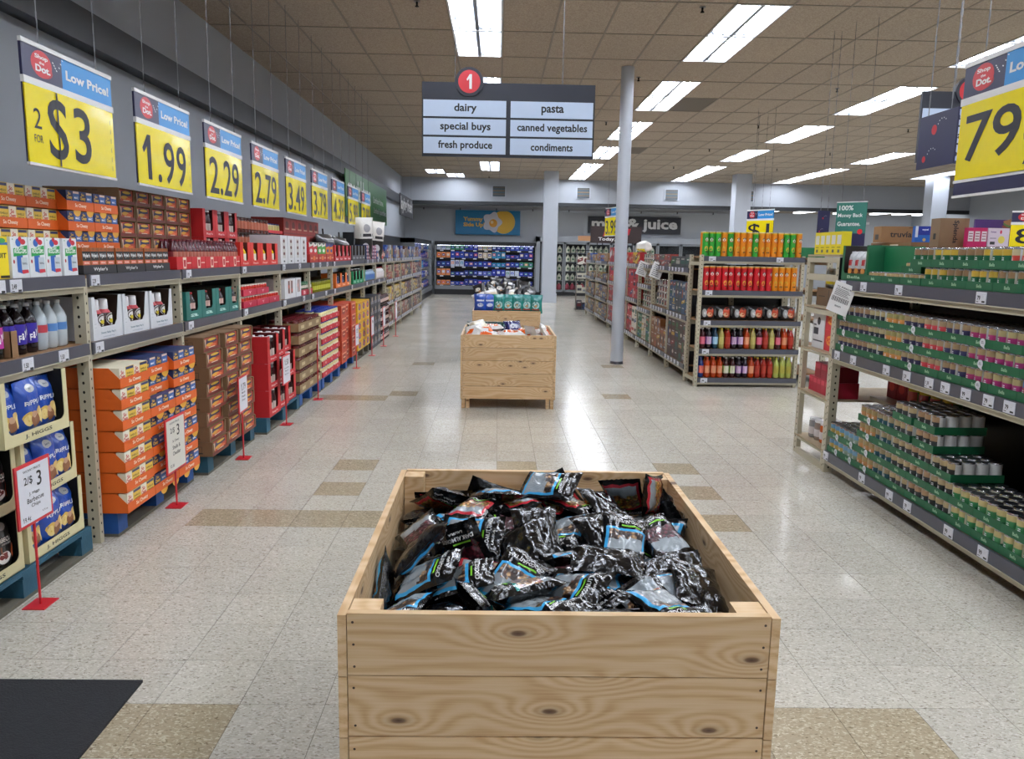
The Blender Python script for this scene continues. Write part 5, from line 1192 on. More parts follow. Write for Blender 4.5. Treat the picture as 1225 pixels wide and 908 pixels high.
# nut bags -------------------------------------------------
STR = {'blue': ('film_skyblue', 'nuts_choco', 'CHOCO-NUT TRAIL'), 'teal': ('film_teal', 'nuts_mixed', 'SALTED PEANUTS'), 'red': ('film_red', 'nuts_snack', 'FIRE CRACKER'), 'orange': ('film_orange', 'nuts_almond', 'TOFFEE PEANUTS'), 'yellow': ('film_yellow', 'film_silver', 'HONEY NUTS'), 'brown': ('film_black', 'berries', 'DARK ALMONDS')}
@cached
def nut_bag(col, seed):
    st, nuts, wd = STR[col]
    def z_black(u, v): return v < .31 or v > .93 or u < .05 or u > .95
    def z_str(u, v): return v < .38
    def z_side(u, v): return u < .1 or u > .9 or v > .87
    rnd = random.Random(seed + 5); fill = (.5 if col == 'blue' else .68) + .12 * rnd.random()
    def z_clear(u, v): return v > fill - .1 * abs(math.sin(u * 3 + seed))
    body = ((z_black, 'film_black'), (z_str, st), (z_side, st if col in ('blue', 'red') else 'film_black'), (z_clear, 'film_clear'), (2.0, nuts))
    pr = (('t', wd, .5, .2, .8, .06, 'white_plastic'), ('r', .2, .62, .26, .285, 'lime_swash'), ('t', 'LAURA', .5, .12, .3, .03, 'white_plastic'), ('t', 'NET WT 6 OZ', .8, .08, .2, .02, 'white_plastic'))
    return bag_mesh(.155, .212, .044, body, pr, 18, 22, seed, .06, .008, back='film_black', belly=.5)
M('lime_swash', '#7ec830', .35)
MOUNDS = [[(0.3326,2.392,0.5312,0.7204,-0.6583,-0.1472,0.161),
(0.02151,2.428,0.5269,0.6449,-0.5649,-0.4254,0.2899),
(0.1192,2.34,0.536,0.7065,-0.7065,-0.02857,0.02856),
(0.3115,2.173,0.536,0.517,-0.517,0.4824,-0.4825),
(-0.08265,1.935,0.536,0.4386,-0.4386,-0.5546,0.5547),
(-0.01644,2.587,0.5795,0.6568,-0.6738,-0.2466,0.2321),
(0.2265,2.724,0.536,0.6267,-0.6268,0.3274,-0.3274),
(0.4154,2.193,0.536,0.7071,-0.707,0.01139,-0.01147),
(0.03972,1.887,0.536,0.6857,-0.6858,0.1724,-0.1725),
(-0.08863,2.634,0.536,0.6849,-0.6849,0.1759,-0.1759),
(-0.2456,2.637,0.536,0.7071,-0.707,0.009713,-0.009819),
(0.48,2.461,0.536,0.7071,-0.7071,1.501e-05,-5.308e-05),
(0.2843,2.18,0.528,0.7025,-0.7047,-0.05816,-0.08088),
(0.05329,2.349,0.5748,0.3878,0.3709,0.5901,0.6031),
(-0.08488,1.954,0.536,0.707,-0.7069,0.01479,-0.01479),
(-0.1561,2.219,0.5257,0.6622,-0.7031,0.07494,-0.2478),
(0.4329,1.97,0.5783,0.5879,-0.589,-0.391,0.3932),
(0.08847,2.142,0.5828,0.3183,0.02461,0.7067,0.6314),
(0.06502,1.746,0.5194,0.6795,-0.5502,-0.443,0.198),
(0.576,1.854,0.5358,0.3367,-0.3336,-0.6234,0.6218),
(0.3434,2.358,0.5718,0.688,-0.628,-0.2502,0.264),
(0.302,1.809,0.5178,0.6908,-0.4484,-0.3348,0.4579),
(0.3043,2.701,0.5744,0.4164,-0.5697,-0.411,0.5772),
(0.4772,2.639,0.5601,0.6507,-0.7593,-6.607e-05,-6.171e-05),
(-0.01107,2.634,0.6206,0.02585,-0.0866,0.6739,0.7333),
(-0.04711,2.54,0.5803,0.3634,-0.408,-0.5538,0.6284),
(0.4847,1.913,0.5573,0.7571,-0.6403,0.08406,0.09927),
(0.2824,2.192,0.5417,0.6951,-0.6016,-0.3648,0.1475),
(0.48,2.387,0.5476,0.7862,-0.6179,-3.718e-05,-3.484e-05),
(0.06536,2.18,0.5179,0.7543,-0.5409,0.2169,-0.3024),
(-0.2049,2.193,0.5263,0.6947,-0.6445,-0.291,0.1318),
(-0.07819,2.227,0.5976,0.6861,-0.686,0.1796,-0.1625),
(-0.09265,2.284,0.5717,0.6705,-0.6875,-0.1959,0.1988),
(0.2408,2.563,0.5413,0.5986,-0.3563,-0.5312,0.4823),
(0.322,2.027,0.6571,0.592,-0.7881,-0.04376,0.1627),
(-0.1622,2.405,0.536,0.0001456,0.0001426,-0.7071,-0.7071),
(-0.1749,2.269,0.5731,0.06985,0.07621,0.7331,-0.6722),
(0.404,2.523,0.5867,0.6558,-0.6739,-0.2141,0.2645),
(0.2191,1.743,0.5191,0.8463,-0.5237,0.05483,-0.08024),
(-0.1692,2.017,0.5615,0.6825,0.7053,-0.01675,0.1912),
(0.4099,1.958,0.517,0.5969,-0.01329,-0.707,-0.3791),
(-0.2036,2.436,0.6065,0.5572,-0.6026,0.374,-0.4319),
(-0.3038,2.628,0.5631,0.7014,-0.7078,-0.07695,-0.03274),
(-0.3267,1.759,0.5509,0.7574,-0.6381,0.1382,-0.006882),
(-0.1557,2.277,0.5682,0.4815,-0.2056,0.597,-0.6078),
(0.001589,2.07,0.5696,0.6575,-0.6363,0.2903,-0.2803),
(0.2638,2.43,0.6247,0.4648,-0.6221,0.4699,-0.4198),
(0.459,2.105,0.6206,0.6296,-0.7007,-0.05769,0.3304),
(0.5365,1.819,0.5552,0.7237,-0.5416,-0.367,0.2195),
(0.05422,2.414,0.6117,0.6852,-0.6274,-0.2317,0.2885),
(0.02465,2.398,0.6273,0.5021,0.665,0.3763,0.4051),
(-0.005956,2.848,0.5726,0.4127,-0.5749,0.4147,-0.5721),
(0.4726,2.673,0.6214,0.003485,0.1417,-0.7476,0.6489),
(-0.3263,2.276,0.5402,0.7822,-0.5988,-0.1046,-0.1366),
(0.344,2.643,0.6105,0.4515,0.3962,-0.5517,-0.5786),
(0.3793,2.65,0.6215,0.2043,-0.03299,-0.8136,-0.5433),
(0.3956,2.249,0.6677,0.06529,0.1465,0.6461,-0.7462),
(0.4717,2.426,0.5595,0.886,-0.3036,7.571e-05,-0.3505),
(-0.3267,2.637,0.603,0.7037,-0.7067,-0.05204,-0.05183),
(-0.1166,2.461,0.6297,0.5101,-0.5495,-0.441,0.4933),
(0.1983,2.107,0.6016,0.1231,0.1284,0.674,0.717),
(0.48,2.632,0.6257,0.5966,-0.8026,-0.000117,-7.26e-05),
(0.1899,2.401,0.663,0.1954,0.2498,0.6705,0.6707),
(0.005278,2.638,0.6431,0.4215,0.4534,0.5376,0.5726),
(0.5218,2.196,0.6087,0.6582,-0.5077,-0.345,0.4359),
(-0.2988,1.701,0.5785,0.7673,-0.6356,0.06533,0.05416),
(0.5679,2.536,0.8411,0.3457,-0.7689,0.4905,0.2206),
(0.123,1.702,0.5177,0.6334,-0.3443,-0.5836,0.3736),
(-0.007053,2.078,0.5958,0.4965,0.6188,0.3177,0.5193),
(-0.03935,2.312,0.6705,0.1556,0.11,0.7346,0.6512),
(-0.06481,2.251,0.6369,0.2164,0.4345,-0.5271,-0.6975),
(0.4987,1.749,0.5203,0.8454,-0.4566,-0.277,-0.009025),
(0.002245,1.846,0.6435,0.6387,-0.5792,0.4389,-0.2528),
(-0.1628,1.874,0.6182,0.5817,-0.7504,-0.2978,0.09929),
(0.2319,1.894,0.66,0.6929,-0.6714,-0.2629,0.006623),
(-0.1213,2.847,0.6711,0.13,-0.7847,0.176,-0.5799),
(0.5884,1.702,0.5707,0.6327,-0.4126,-0.6254,0.1958),
(-0.1168,1.702,0.554,0.8213,-0.5171,-0.2411,-0.0001059),
(-0.1814,2.14,0.5966,0.5263,0.6616,0.2266,0.4836),
(-0.218,1.838,0.6396,0.7203,-0.2788,0.4705,-0.4268),
(0.6025,2.496,0.6469,0.01485,0.08196,-0.647,-0.7579),
(-0.05916,2.242,0.8339,0.2299,0.1782,0.9553,0.0524),
(-0.03566,2.045,0.5695,0.7577,-0.3662,0.3408,-0.4191),
(0.07738,2.235,0.6488,0.711,-0.5865,-0.1833,0.342),
(0.3339,1.835,0.6322,0.4895,0.6388,0.2144,0.5536),
(-0.09533,2.512,0.6632,0.605,-0.6506,-0.2855,0.3595),
(0.3975,2.831,0.5678,0.5076,-0.4873,0.3258,-0.6315),
(0.1456,1.714,0.5936,0.8516,-0.4807,0.1977,0.06738),
(0.3784,2.317,0.6796,0.7686,-0.5327,0.294,-0.1978),
(0.3204,2.155,0.7093,0.3226,-0.5793,-0.4362,0.6083),
(0.4537,1.715,0.5268,0.02919,0.04057,-0.2618,-0.9638),
(0.1959,1.979,0.6522,0.003672,-0.03346,-0.6449,0.7636),
(0.4466,2.224,0.7078,0.4971,-0.5299,0.6655,-0.1708),
(-0.08693,2.514,0.6661,0.7166,-0.6854,0.08958,-0.09355),
(0.305,2.697,0.6904,0.172,-0.2526,-0.5919,0.7459),
(-0.327,2.479,0.6711,0.6826,-0.608,0.3016,-0.2708),
(0.3496,2.315,0.6839,0.1615,-0.3792,-0.4872,0.7699),
(-0.06437,2.543,0.7331,0.5062,-0.5597,0.5116,-0.4108),
(0.6009,2.192,0.7581,0.3091,0.6438,-0.4296,-0.5526),
(-0.07445,2.639,0.6992,0.5803,-0.6508,0.2292,-0.4327),
(-0.08022,2.372,0.6986,0.6991,-0.611,-0.1697,0.3304),
(-0.2538,2.112,0.5686,0.8293,-0.5013,-0.09204,-0.2293),
(-0.1191,2.088,0.6453,0.5585,0.6021,-0.5109,-0.254),
(0.4969,2.415,0.6496,0.03192,0.05588,-0.6454,-0.7611),
(0.2096,1.703,0.5869,0.7167,-0.1465,-0.6631,0.1583),
(-0.14,1.701,0.6858,0.4129,-0.574,-0.6377,0.3055),
(0.2628,1.717,0.7736,0.368,0.1657,0.778,0.4815),
(0.4834,2.063,0.6374,0.8463,-0.5212,0.05799,0.09416),
(-0.3047,2.063,0.5374,0.7606,-0.5219,-0.2603,-0.2852),
(0.5265,1.703,0.5739,0.721,-0.1455,-0.6585,0.1593),
(-0.1101,1.959,0.7718,0.3172,-0.8053,0.4902,-0.1029),
(0.4457,2.218,0.7378,0.4477,0.4851,-0.4881,-0.571),
(-0.1612,2.302,0.7954,0.3964,0.6639,-0.6192,-0.1366),
(0.1355,2.369,0.6595,0.7554,-0.599,0.01393,-0.2652),
(0.2205,2.316,0.6921,0.005324,0.03914,-0.5386,-0.8416),
(-0.1743,2.6,0.7216,0.05395,-0.07556,0.8103,0.5786),
(0.03769,2.598,0.7635,0.07316,-0.162,-0.6687,0.722),
(0.3183,2.352,0.6782,0.3475,0.5603,0.4654,0.5905),
(0.2385,2.847,0.5678,0.2476,-0.5768,0.1892,-0.7551),
(0.3813,2.571,0.7078,0.03323,-0.0296,-0.7933,0.6072),
(-0.1096,1.973,0.7516,0.4413,-0.6289,-0.5947,0.2367),
(-0.07327,2.847,0.6359,0.6526,0.2336,-0.6857,-0.2223),
(-0.1679,2.617,0.7212,0.5366,-0.8393,-0.08301,-0.02805),
(0.4605,2.292,0.6953,0.1549,0.1287,-0.5259,-0.8264),
(0.004108,1.998,0.7304,0.4354,-0.5429,-0.6004,0.3939),
(0.4758,2.662,0.727,0.08884,-0.165,0.843,0.5041),
(0.2525,1.872,0.7086,0.5868,-0.6396,-0.48,0.1272),
(0.6201,2.811,0.6495,0.6742,0.2966,-0.5363,0.4121),
(0.03359,2.779,0.7181,0.1167,-0.1663,0.5497,-0.8103),
(0.2471,2.779,0.8404,0.283,-0.04674,0.9452,0.1561),
(-0.307,2.045,0.5379,0.629,-0.3231,-0.3231,-0.6289),
(0.07245,2.052,0.6423,0.6426,-0.4069,-0.5534,0.3395),
(0.4915,2.366,0.7791,0.1298,0.05027,-0.8805,0.4532),
(-0.3261,1.829,0.6505,0.6408,-0.727,-0.103,-0.2243),
(0.4154,1.701,0.7527,0.683,-0.6795,-0.09175,0.2517),
(-0.03525,2.011,0.6883,0.5178,-0.5961,0.2955,-0.5378),
(0.01589,2.273,0.6743,0.6611,-0.3686,-0.643,0.1165),
(-0.07482,2.636,0.7649,0.2311,0.06805,-0.8598,-0.4502),
(0.2618,2.595,0.7707,0.6282,-0.5354,-0.5224,0.214),
(0.3849,1.93,0.5976,0.8594,-0.4972,-0.08001,-0.08873),
(0.4411,2.847,0.6342,0.9377,0.2902,-0.1265,-0.1429),
(0.6264,1.915,0.6871,0.09579,-0.105,-0.6349,-0.7594),
(0.2862,2.689,0.7929,0.6307,0.7356,0.247,-0.006062),
(-0.002115,2.384,0.7083,0.5599,0.7854,-0.1312,0.2291),
(0.5548,2.465,0.7775,0.1531,-0.1171,0.8058,-0.56),
(-0.2417,2.279,0.6434,0.7598,-0.5566,-0.3249,-0.08626),
(0.4031,1.857,0.6053,0.8224,-0.4952,-0.2797,-0.01371),
(0.1592,1.761,0.7457,0.5549,-0.7354,-0.2768,0.2732),
(0.1782,2.127,0.7213,0.2548,-0.08144,-0.8542,0.4459),
(0.3116,2.517,0.7364,0.6447,-0.6563,-0.188,0.344)],
[(0.1524,8.708,0.646,0.7066,-0.7066,-0.02645,0.02646),
(0.3763,8.675,0.646,0.707,-0.707,-0.01152,0.01157),
(0.1847,8.5,0.6448,0.7695,-0.6373,0.03789,0.01676),
(0.2655,8.357,0.6473,0.786,-0.5234,0.251,-0.2127),
(-0.344,8.441,0.6545,0.5437,-0.5169,0.4825,-0.4522),
(-0.1428,8.899,0.646,0.7071,-0.7071,-0.0001739,0.0002262),
(0.01624,8.077,0.646,0.7071,-0.7071,6.835e-05,-8.655e-05),
(-0.03815,8.333,0.646,0.7,-0.7,-0.1,0.1),
(0.1708,8.051,0.7216,0.6784,-0.6784,0.1995,0.1995),
(-0.194,8.572,0.6128,0.845,-0.5274,-0.04708,0.07543),
(-0.1467,8.818,0.6469,0.7615,-0.5289,0.2749,-0.2547),
(-0.2131,8.575,0.6123,0.297,-0.297,-0.6417,-0.6417),
(-0.2719,8.556,0.6447,0.5857,-0.5864,0.2447,-0.5032),
(0.0462,8.149,0.7135,0.6443,-0.6829,-0.3012,0.1668),
(-0.2964,8.203,0.6128,0.7714,-0.4815,0.2203,-0.3529),
(-0.02474,8.663,0.704,0.5849,-0.5511,0.4104,-0.4309),
(0.3673,8.277,0.6118,0.8594,0.1727,-0.09483,-0.4718),
(-0.08107,9.144,0.7179,0.4025,0.5916,-0.5776,-0.393),
(0.3539,8.457,0.6511,0.7491,-0.6587,0.06985,-0.009635),
(0.1365,9.168,0.7751,0.3548,-0.213,0.7133,-0.5657),
(-0.3433,8.49,0.7104,0.6037,-0.3682,0.436,-0.5567),
(0.05921,9.169,0.6375,0.4624,-0.5344,0.4587,-0.5387),
(0.3097,8.729,0.746,0.5411,0.4442,0.5502,0.4551),
(-0.05082,8.671,0.7653,0.4989,-0.468,-0.5168,0.5148),
(-0.05922,8.833,0.7509,0.6879,-0.6501,-0.2323,0.2242),
(0.3313,9.169,0.631,0.7763,0.6303,-0.002972,0.002423),
(0.4772,8.452,0.8246,0.6531,-0.5906,0.3178,0.3515),
(0.1991,8.713,0.752,0.4811,-0.5871,0.4635,-0.4572),
(-0.3433,8.162,0.6255,0.9089,-0.372,-0.07132,-0.1743),
(0.3946,8.419,0.8323,0.08933,0.6453,-0.4977,-0.5727),
(0.02862,8.163,0.7682,0.2376,0.5469,-0.1654,-0.7855),
(-0.03665,8.552,0.763,0.1161,0.1956,-0.5027,-0.834),
(0.009253,8.243,0.7804,0.5898,-0.5311,0.4659,-0.3912),
(0.442,8.083,0.7495,0.6573,-0.6573,0.2607,0.2607),
(0.2617,9.007,0.8422,0.06606,-0.099,0.8829,-0.4542),
(-0.1772,8.868,0.8509,0.2631,-0.6563,-0.6801,0.1937)]]
cols = ['blue'] * 9 + ['teal'] * 4 + ['red'] * 4 + ['orange'] * 2 + ['brown'] * 4 + ['yellow'] + ['teal'] * 1
words_ = {'blue': 'blue edged', 'teal': 'teal edged', 'red': 'red edged', 'orange': 'orange edged', 'brown': 'plain black edged', 'yellow': 'yellow edged'}
protos = {}
rn = random.Random(11)
items = []
for i, (x, y, z, qw, qx, qy, qz) in enumerate(MOUNDS[0]):
    fx, fy = (x + .346) / 1.0, (y - 1.69) / 1.16
    if fy < .45 and fx > .35: pool = ['blue'] * 6 + ['brown', 'red', 'teal']
    elif fy < .4: pool = ['teal'] * 5 + ['yellow', 'blue', 'brown', 'blue']
    elif fy > .7: pool = ['red'] * 4 + ['orange'] * 2 + ['brown', 'red', 'blue']
    else: pool = ['blue'] * 4 + ['brown', 'red', 'teal', 'brown']
    items.append((x, y, z, (qw, qx, qy, qz), rn.choice(pool), i))
rows_ = {}
for it in items: rows_.setdefault(int((it[1] - 1.69) / .13), []).append(it)
for r, L in rows_.items():
    L.sort(key=lambda q: q[0])
    for j, (x, y, z, q, col, i) in enumerate(L):
        m = nut_bag(col, (i * 7) % 5)
        o = thing('nut_bag', '%s black nut bag, %s from left in %s row of the near bin' % (words_[col], ORD[j + 1], ORD[r + 1]), 'bag', m, (x, y, z), 0, 'black nut bags in the near bin')
        o.rotation_mode = 'QUATERNION'; o.rotation_quaternion = q
# bags of the middle bin
@cached
def snackbag(kind, seed):
    if kind == 'orange': body = ((lambda u, v: v > .72 or v < .1, 'film_white'), (lambda u, v: (u - .5) ** 2 + (v - .42) ** 2 * 1.3 < .11, 'film_orange'), (2, 'film_white')); pr = (('t', 'CHIPS', .5, .45, .5, .1, 'white_plastic'),)
    elif kind == 'white': body = ((lambda u, v: v > .8, 'film_white'), (lambda u, v: v < .22, 'film_orange'), (2, 'film_cream')); pr = (('e', .5, .5, .25, .12, '#3a2a22'),)
    elif kind == 'teal': body = ((2, 'film_teal'),); pr = (('e', .5, .42, .3, .2, '#a8ccc8'), ('e', .5, .42, .2, .13, '#3a7a78'), ('e', .5, .4, .12, .08, '#b88a50'), ('r', .2, .8, .16, .22, '#b84a3a'))
    elif kind == 'navy': body = ((2, 'film_royal'),); pr = (('e', .5, .4, .25, .1, '#c8d0e0'), ('r', .2, .8, .6, .68, '#d8dce8'))
    elif kind == 'black': body = ((2, 'film_charcoal'),); pr = (('e', .35, .6, .25, .12, '#d8d4cc'), ('e', .65, .3, .22, .1, '#d8d4cc'), ('e', .5, .45, .12, .06, '#a87848'))
    elif kind == 'green': body = ((2, 'film_darkgreen'),); pr = (('r', .3, .7, .2, .8, '#b8d8d0'), ('t', 'MIX', .5, .6, .4, .1, '#1c5a3a'))
    else: body = ((2, 'film_navy'),); pr = (('e', .5, .5, .3, .14, '#c8ccd8'),)
    return bag_mesh(.2, .27, .075, body, pr, 12, 14, seed, .06, .009, belly=.5)
cnt = {}
for i in range(8): thing('drink_pack', 'dark green silver topped pack standing at the back of middle bin, %s' % ORD[i + 1], 'package', box_mesh(.05, .09, .2, '#0f4038', (('r', .2, .8, .3, .9, '#9ac0b8'),)), (-.335 + .057 * i, 9.06, .615), .15, 'green packs in the middle bin')
b = MB(); b.box(-.34, .12, 9.04, 9.17, .56, .614, 'cardboard'); thing('inner_box', 'brown card block under the green packs of the middle bin', 'box', b.mesh())
for i, (x, y, z, qw, qx, qy, qz) in enumerate(MOUNDS[1]):
    if y > 8.86 and x < .12: continue
    if y > 9.0 and x < .05: kind = 'green'
    elif y > 9.0: kind = 'purple'
    else: kind = ['orange', 'orange', 'orange', 'white'][i % 4]
    cnt[kind] = cnt.get(kind, 0) + 1
    o = thing('snack_bag', '%s snack bag lying in the middle bin, number %s from its left side' % ({'orange': 'orange and white', 'white': 'white cream', 'green': 'dark green', 'purple': 'navy and white'}[kind], ORD[cnt[kind]]), 'bag', snackbag(kind, i % 4), (x, y, z), 0, 'snack bags in the middle bin')
    o.rotation_mode = 'QUATERNION'; o.rotation_quaternion = (qw, qx, qy, qz)
# far bin: upright front row, mound behind
for i in range(7):
    kd = 'navy' if i < 2 else 'teal'
    thing('snack_bag', '%s bag standing at the front of the far bin, %s from left' % (kd, ORD[i + 1]), 'bag', snackbag(kd, i % 4), (-.345 + .135 * i, 11.5, .74), (-.12, 0, (-.05, .08, -.1, .06)[i % 4]), 'bags in the far bin')
k = 0
for r, (yy, zz, n_) in enumerate([(11.74, .80, 7), (11.97, .93, 6), (12.2, 1.0, 5), (12.42, .93, 5)]):
    for i in range(n_):
        k += 1; xx = -.22 + .66 * i / (n_ - 1) - .1
        thing('snack_bag', 'black and white bag heaped in the far bin, %s in %s row' % (ORD[i + 1], ORD[r + 1]), 'bag', snackbag('black' if r else ('black' if i % 2 else 'white'), k % 4), (xx, yy, zz - (0.06 if i in (0, n_ - 1) else 0)), (-.5, rn.uniform(-.5, .5), rn.uniform(-.5, .5)), 'bags in the far bin')
b = MB(); b.box(-.34, .5, 0, .9, .55, .78, 'cardboard'); thing('inner_box', 'brown card block inside the far bin under the bags', 'box', b.mesh(), (0.03, 11.6, 0), 0)

# ================= RIGHT CAN RACK =================
RF = Fr(XR, 5.79, FR)      # local x runs towards the camera
GT = '#0f5a37'
def can_tray(lx, ly, z, w, place, tw=1, d=.302, flat=False):
    RF.put('can_tray', 'dark green card tray of food cans, %s' % place, 'tray', tray_mesh(w, d, .045, GT, 'Bella', '#a8c8a8'), lx, ly, z, 'green can trays')
SKU = [('#b9bbbd', '#9a8462', '#2c2a4e', None, 'navy'), ('#bdbcb8', '#94785a', '#35304c', None, 'dark navy'), ('#c4c6c8', '#a89a74', '#1c2434', None, 'dark'), ('#c4bfae', '#96905c', '#d08a4a', None, 'orange'), ('#b4b8b4', '#9a8866', '#2e2a50', '#4a6444', 'navy green'),
       ('#b8bcbc', '#a08a6a', '#c8404a', '#5a7a58', 'red green'), ('#c0bebc', '#947c5c', '#2b2a54', '#b05a44', 'navy red'), ('#b4bcc0', '#a08e66', '#a02a66', '#6a8a54', 'magenta'), ('#b0b8a8', '#a09468', '#98246a', '#7a9468', 'pink green'), ('#b8b4a4', '#3a6a98', '#983048', '#6a8a50', 'red blue'), ('#bab6a8', '#40709c', '#8a2c50', '#6a8a50', 'wine and blue')]
ncan = [0]; backs = []
shelfn = {0: 'low shelf', 1: 'middle shelf', 2: 'top shelf'}
def cans(lx, ly, z, sku, nx, shelf, tier, col, r=.0365, h=.107, deep=1, lid='#1e2026', pitch=.0755):
    base, tp, md, low, cn = sku
    for i in range(nx):
        m = can_mesh(r, h, base, tp, md, low, lid)
        ncan[0] += 1
        RF.put('food_can', '%s label food can, %s from far end, %s tier, %s, right rack' % (cn, ORD[col * nx + i + 1], ORD[tier + 1], shelfn[shelf]), 'can', m, lx + .0385 + pitch * i, ly + .04, z + .0035, 'food cans on the right rack', dr=rn.uniform(-.35, .35))
        for q in range(1, deep): backs.append((RF.at(lx + .0385 + pitch * i, ly + .04 + .0755 * q, z + .0035), r, h, base, lid))
TW = .229
for k in range(3):
    for c in range(12):
        if k == 2 and c == 3: sk = SKU[3]
        sk = SKU[min(len(SKU) - 1, c)]
        zz = .948 + .1115 * k
        off = .01 if c < 4 else 0
        can_tray(.05 + TW * c, .006, zz, TW - .002, '%s tier, %s from far end, middle shelf' % (ORD[k + 1], ORD[c + 1]))
        cans(.05 + TW * c, .006, zz, sk, 3, 1, k, c, deep=4 if k == 2 else 1)
        if c in (2, 8, 11, 5) and True: RF.put('price_dot', 'white drop shaped price tag on a green tray, %s tier, %s tray, middle shelf' % (ORD[k + 1], ORD[c + 1]), 'tag', DOT if 'DOT' in globals() else None, .05 + TW * c + .18, .003, zz + .005, 'white drop tags') if 0 else None
@cached
def drop_tag():
    b = MB(); pts = [(.022 * math.cos(a), .024 + .022 * math.sin(a)) for a in [PI * (-.25 + 1.5 * i / 12) - PI / 2 + PI * .75 - PI * .0 for i in range(13)]]
    pts = [(.022 * math.cos(-PI * .25 - PI * .0 + 2 * PI * i / 14), .026 + .022 * math.sin(-PI * .25 + 2 * PI * i / 14)) for i in range(13)] + [(.02, -.004)]
    b.prism(pts, -.0016, 0, 'tag_white'); b.text('BEST\nPRICE', (0, -.002, .027), None, 'ink', w=.022, h=.014, bold=.02); return b.mesh()
for k in range(3):
    for c in (0, 4, 7, 10): RF.put('drop_tag', 'white drop shaped tag on green tray, %s tier, %s tray from far end, middle shelf' % (ORD[k + 1], ORD[c + 1]), 'tag', drop_tag(), .05 + TW * c + (.15 if c else .12), .004, .948 + .1115 * k, 'white drop tags on trays')
# low shelf: column, layers, sku
LOW = [(0, 2, ('#9aa498', '#5c88a8', '#b89a4a', '#4a7450', 'vegetable picture')), (1, 2, ('#a4aca4', '#6c94b0', '#8a9a88', '#4a7450', 'grey green')), (2, 4, ('#c0b498', '#9a8458', '#b8804e', '#c09a50', 'orange peach')), (3, 4, ('#b4b4ac', '#948464', '#1c4a5a', '#6a7a5c', 'teal')),
       (4, 5, ('#bcbcba', '#a8946e', '#34363a', None, 'black and silver')), (5, 5, ('#c4c4c4', '#a08060', '#2a2c30', None, 'silver black')), (6, 3, ('#c8c8c6', '#a8946e', '#1c1e20', None, 'black')), (7, 2, ('#bcc0a8', '#b8a874', '#2c7a48', '#98a058', 'green')), (8, 2, ('#c4c0a8', '#b8a874', '#3a8050', '#b09c60', 'light green')),
       (9, 2, ('#c4c0a8', '#b8a874', '#3a8050', '#b09c60', 'pale green')), (10, 4, ('#c8c4b8', '#a8946e', '#3a1c20', '#9a6a5c', 'maroon')), (11, 4, ('#c8c4b8', '#a8946e', '#3a1c20', '#9a6a5c', 'dark maroon'))]
for c, n_, sk in LOW:
    for k in range(n_):
        zz = .178 + .1115 * k; lx = .05 + TW * c
        if c in (5, 6) and k >= 3: lx += .03
        can_tray(lx, .006, zz, TW - .002, '%s tier, %s from far end, low shelf' % (ORD[k + 1], ORD[c + 1]))
        nb = LOW[c + 1][1] if c < 11 else n_
        cans(lx, .006, zz, sk, 3, 0, k, c, deep=4 if k == n_ - 1 else (1))
        if k >= nb and k < n_ - 1: 
            for q in range(1, 4): backs.append((RF.at(lx + .0385 + .0755 * 2, .046 + .0755 * q, zz + .0035), .0365, .107, sk[0], '#1e2026'))
        if c in (0, 1, 2): RF.put('drop_tag', 'white drop shaped tag on green tray, %s tier, %s tray from far end, low shelf' % (ORD[k + 1], ORD[c + 1]), 'tag', drop_tag(), lx + .16, .004, zz, 'white drop tags on trays')
# top shelf: small cans, corn cans
SMALL = ('#cfcfca', '#b89b70', '#d0cfc8', None, 'small silver')
CORN = ('#b4b0a4', '#8a6c4e', '#0f5c3a', '#b8ac98', 'green corn')
CORN2 = ('#b8b8b0', '#b89a38', '#0f5c3a', '#b8ac98', 'yellow corn')
REDL = ('#d4d8dc', '#b8ac88', '#b83a34', '#d4d8dc', 'red beans')
for c in range(3):
    can_tray(.42 + .24 * c, .006, 1.46, .236, 'low front row, %s from far end, top shelf' % ORD[c + 1])
    cans(.42 + .24 * c, .006, 1.46, SMALL, 4, 2, 0, c, r=.027, h=.065, pitch=.056, lid='#9a9a98')
can_tray(.74, .09, 1.46 + .068, .236, 'raised small can tray, top shelf'); cans(.74, .09, 1.528, SMALL, 4, 2, 1, 2, r=.027, h=.065, pitch=.056, lid='#9a9a98')
for c in range(8):
    for k in range(2):
        lx = (1.14 if k == 0 else 1.0) + TW * c
        if c > 6: continue
        sk = REDL if c > 3 else (CORN if (c + k) % 2 else CORN2)
        can_tray(lx, .008 + .02 * (1 - k) * 0, 1.46 + .112 * k, TW - .002, '%s tier, %s corn column, top shelf' % (ORD[k + 1], ORD[c + 1]))
        cans(lx, .008, 1.46 + .112 * k, sk, 3, 2, k, c + 4, deep=2)
if backs:
    B = MB(); n = 10; rndb = random.Random(3)
    for p, r, h, base, lid in backs:
        B.lathe([(r, 0, K(base, .35)), (r, h * .95, K(base, .35)), (r * .94, h, 'chrome')], n, K(base, .35), p)
        B.add([(p[0] + r * .9 * math.cos(2 * PI * k / n), p[1] + r * .9 * math.sin(2 * PI * k / n), p[2] + h + .0005) for k in range(n)], [tuple(range(n))], K(lid, .3))
    o = thing('food_cans_behind', 'back rows of dark lidded food cans behind the front cans, right rack', 'cans', B.mesh()); stuff(o)
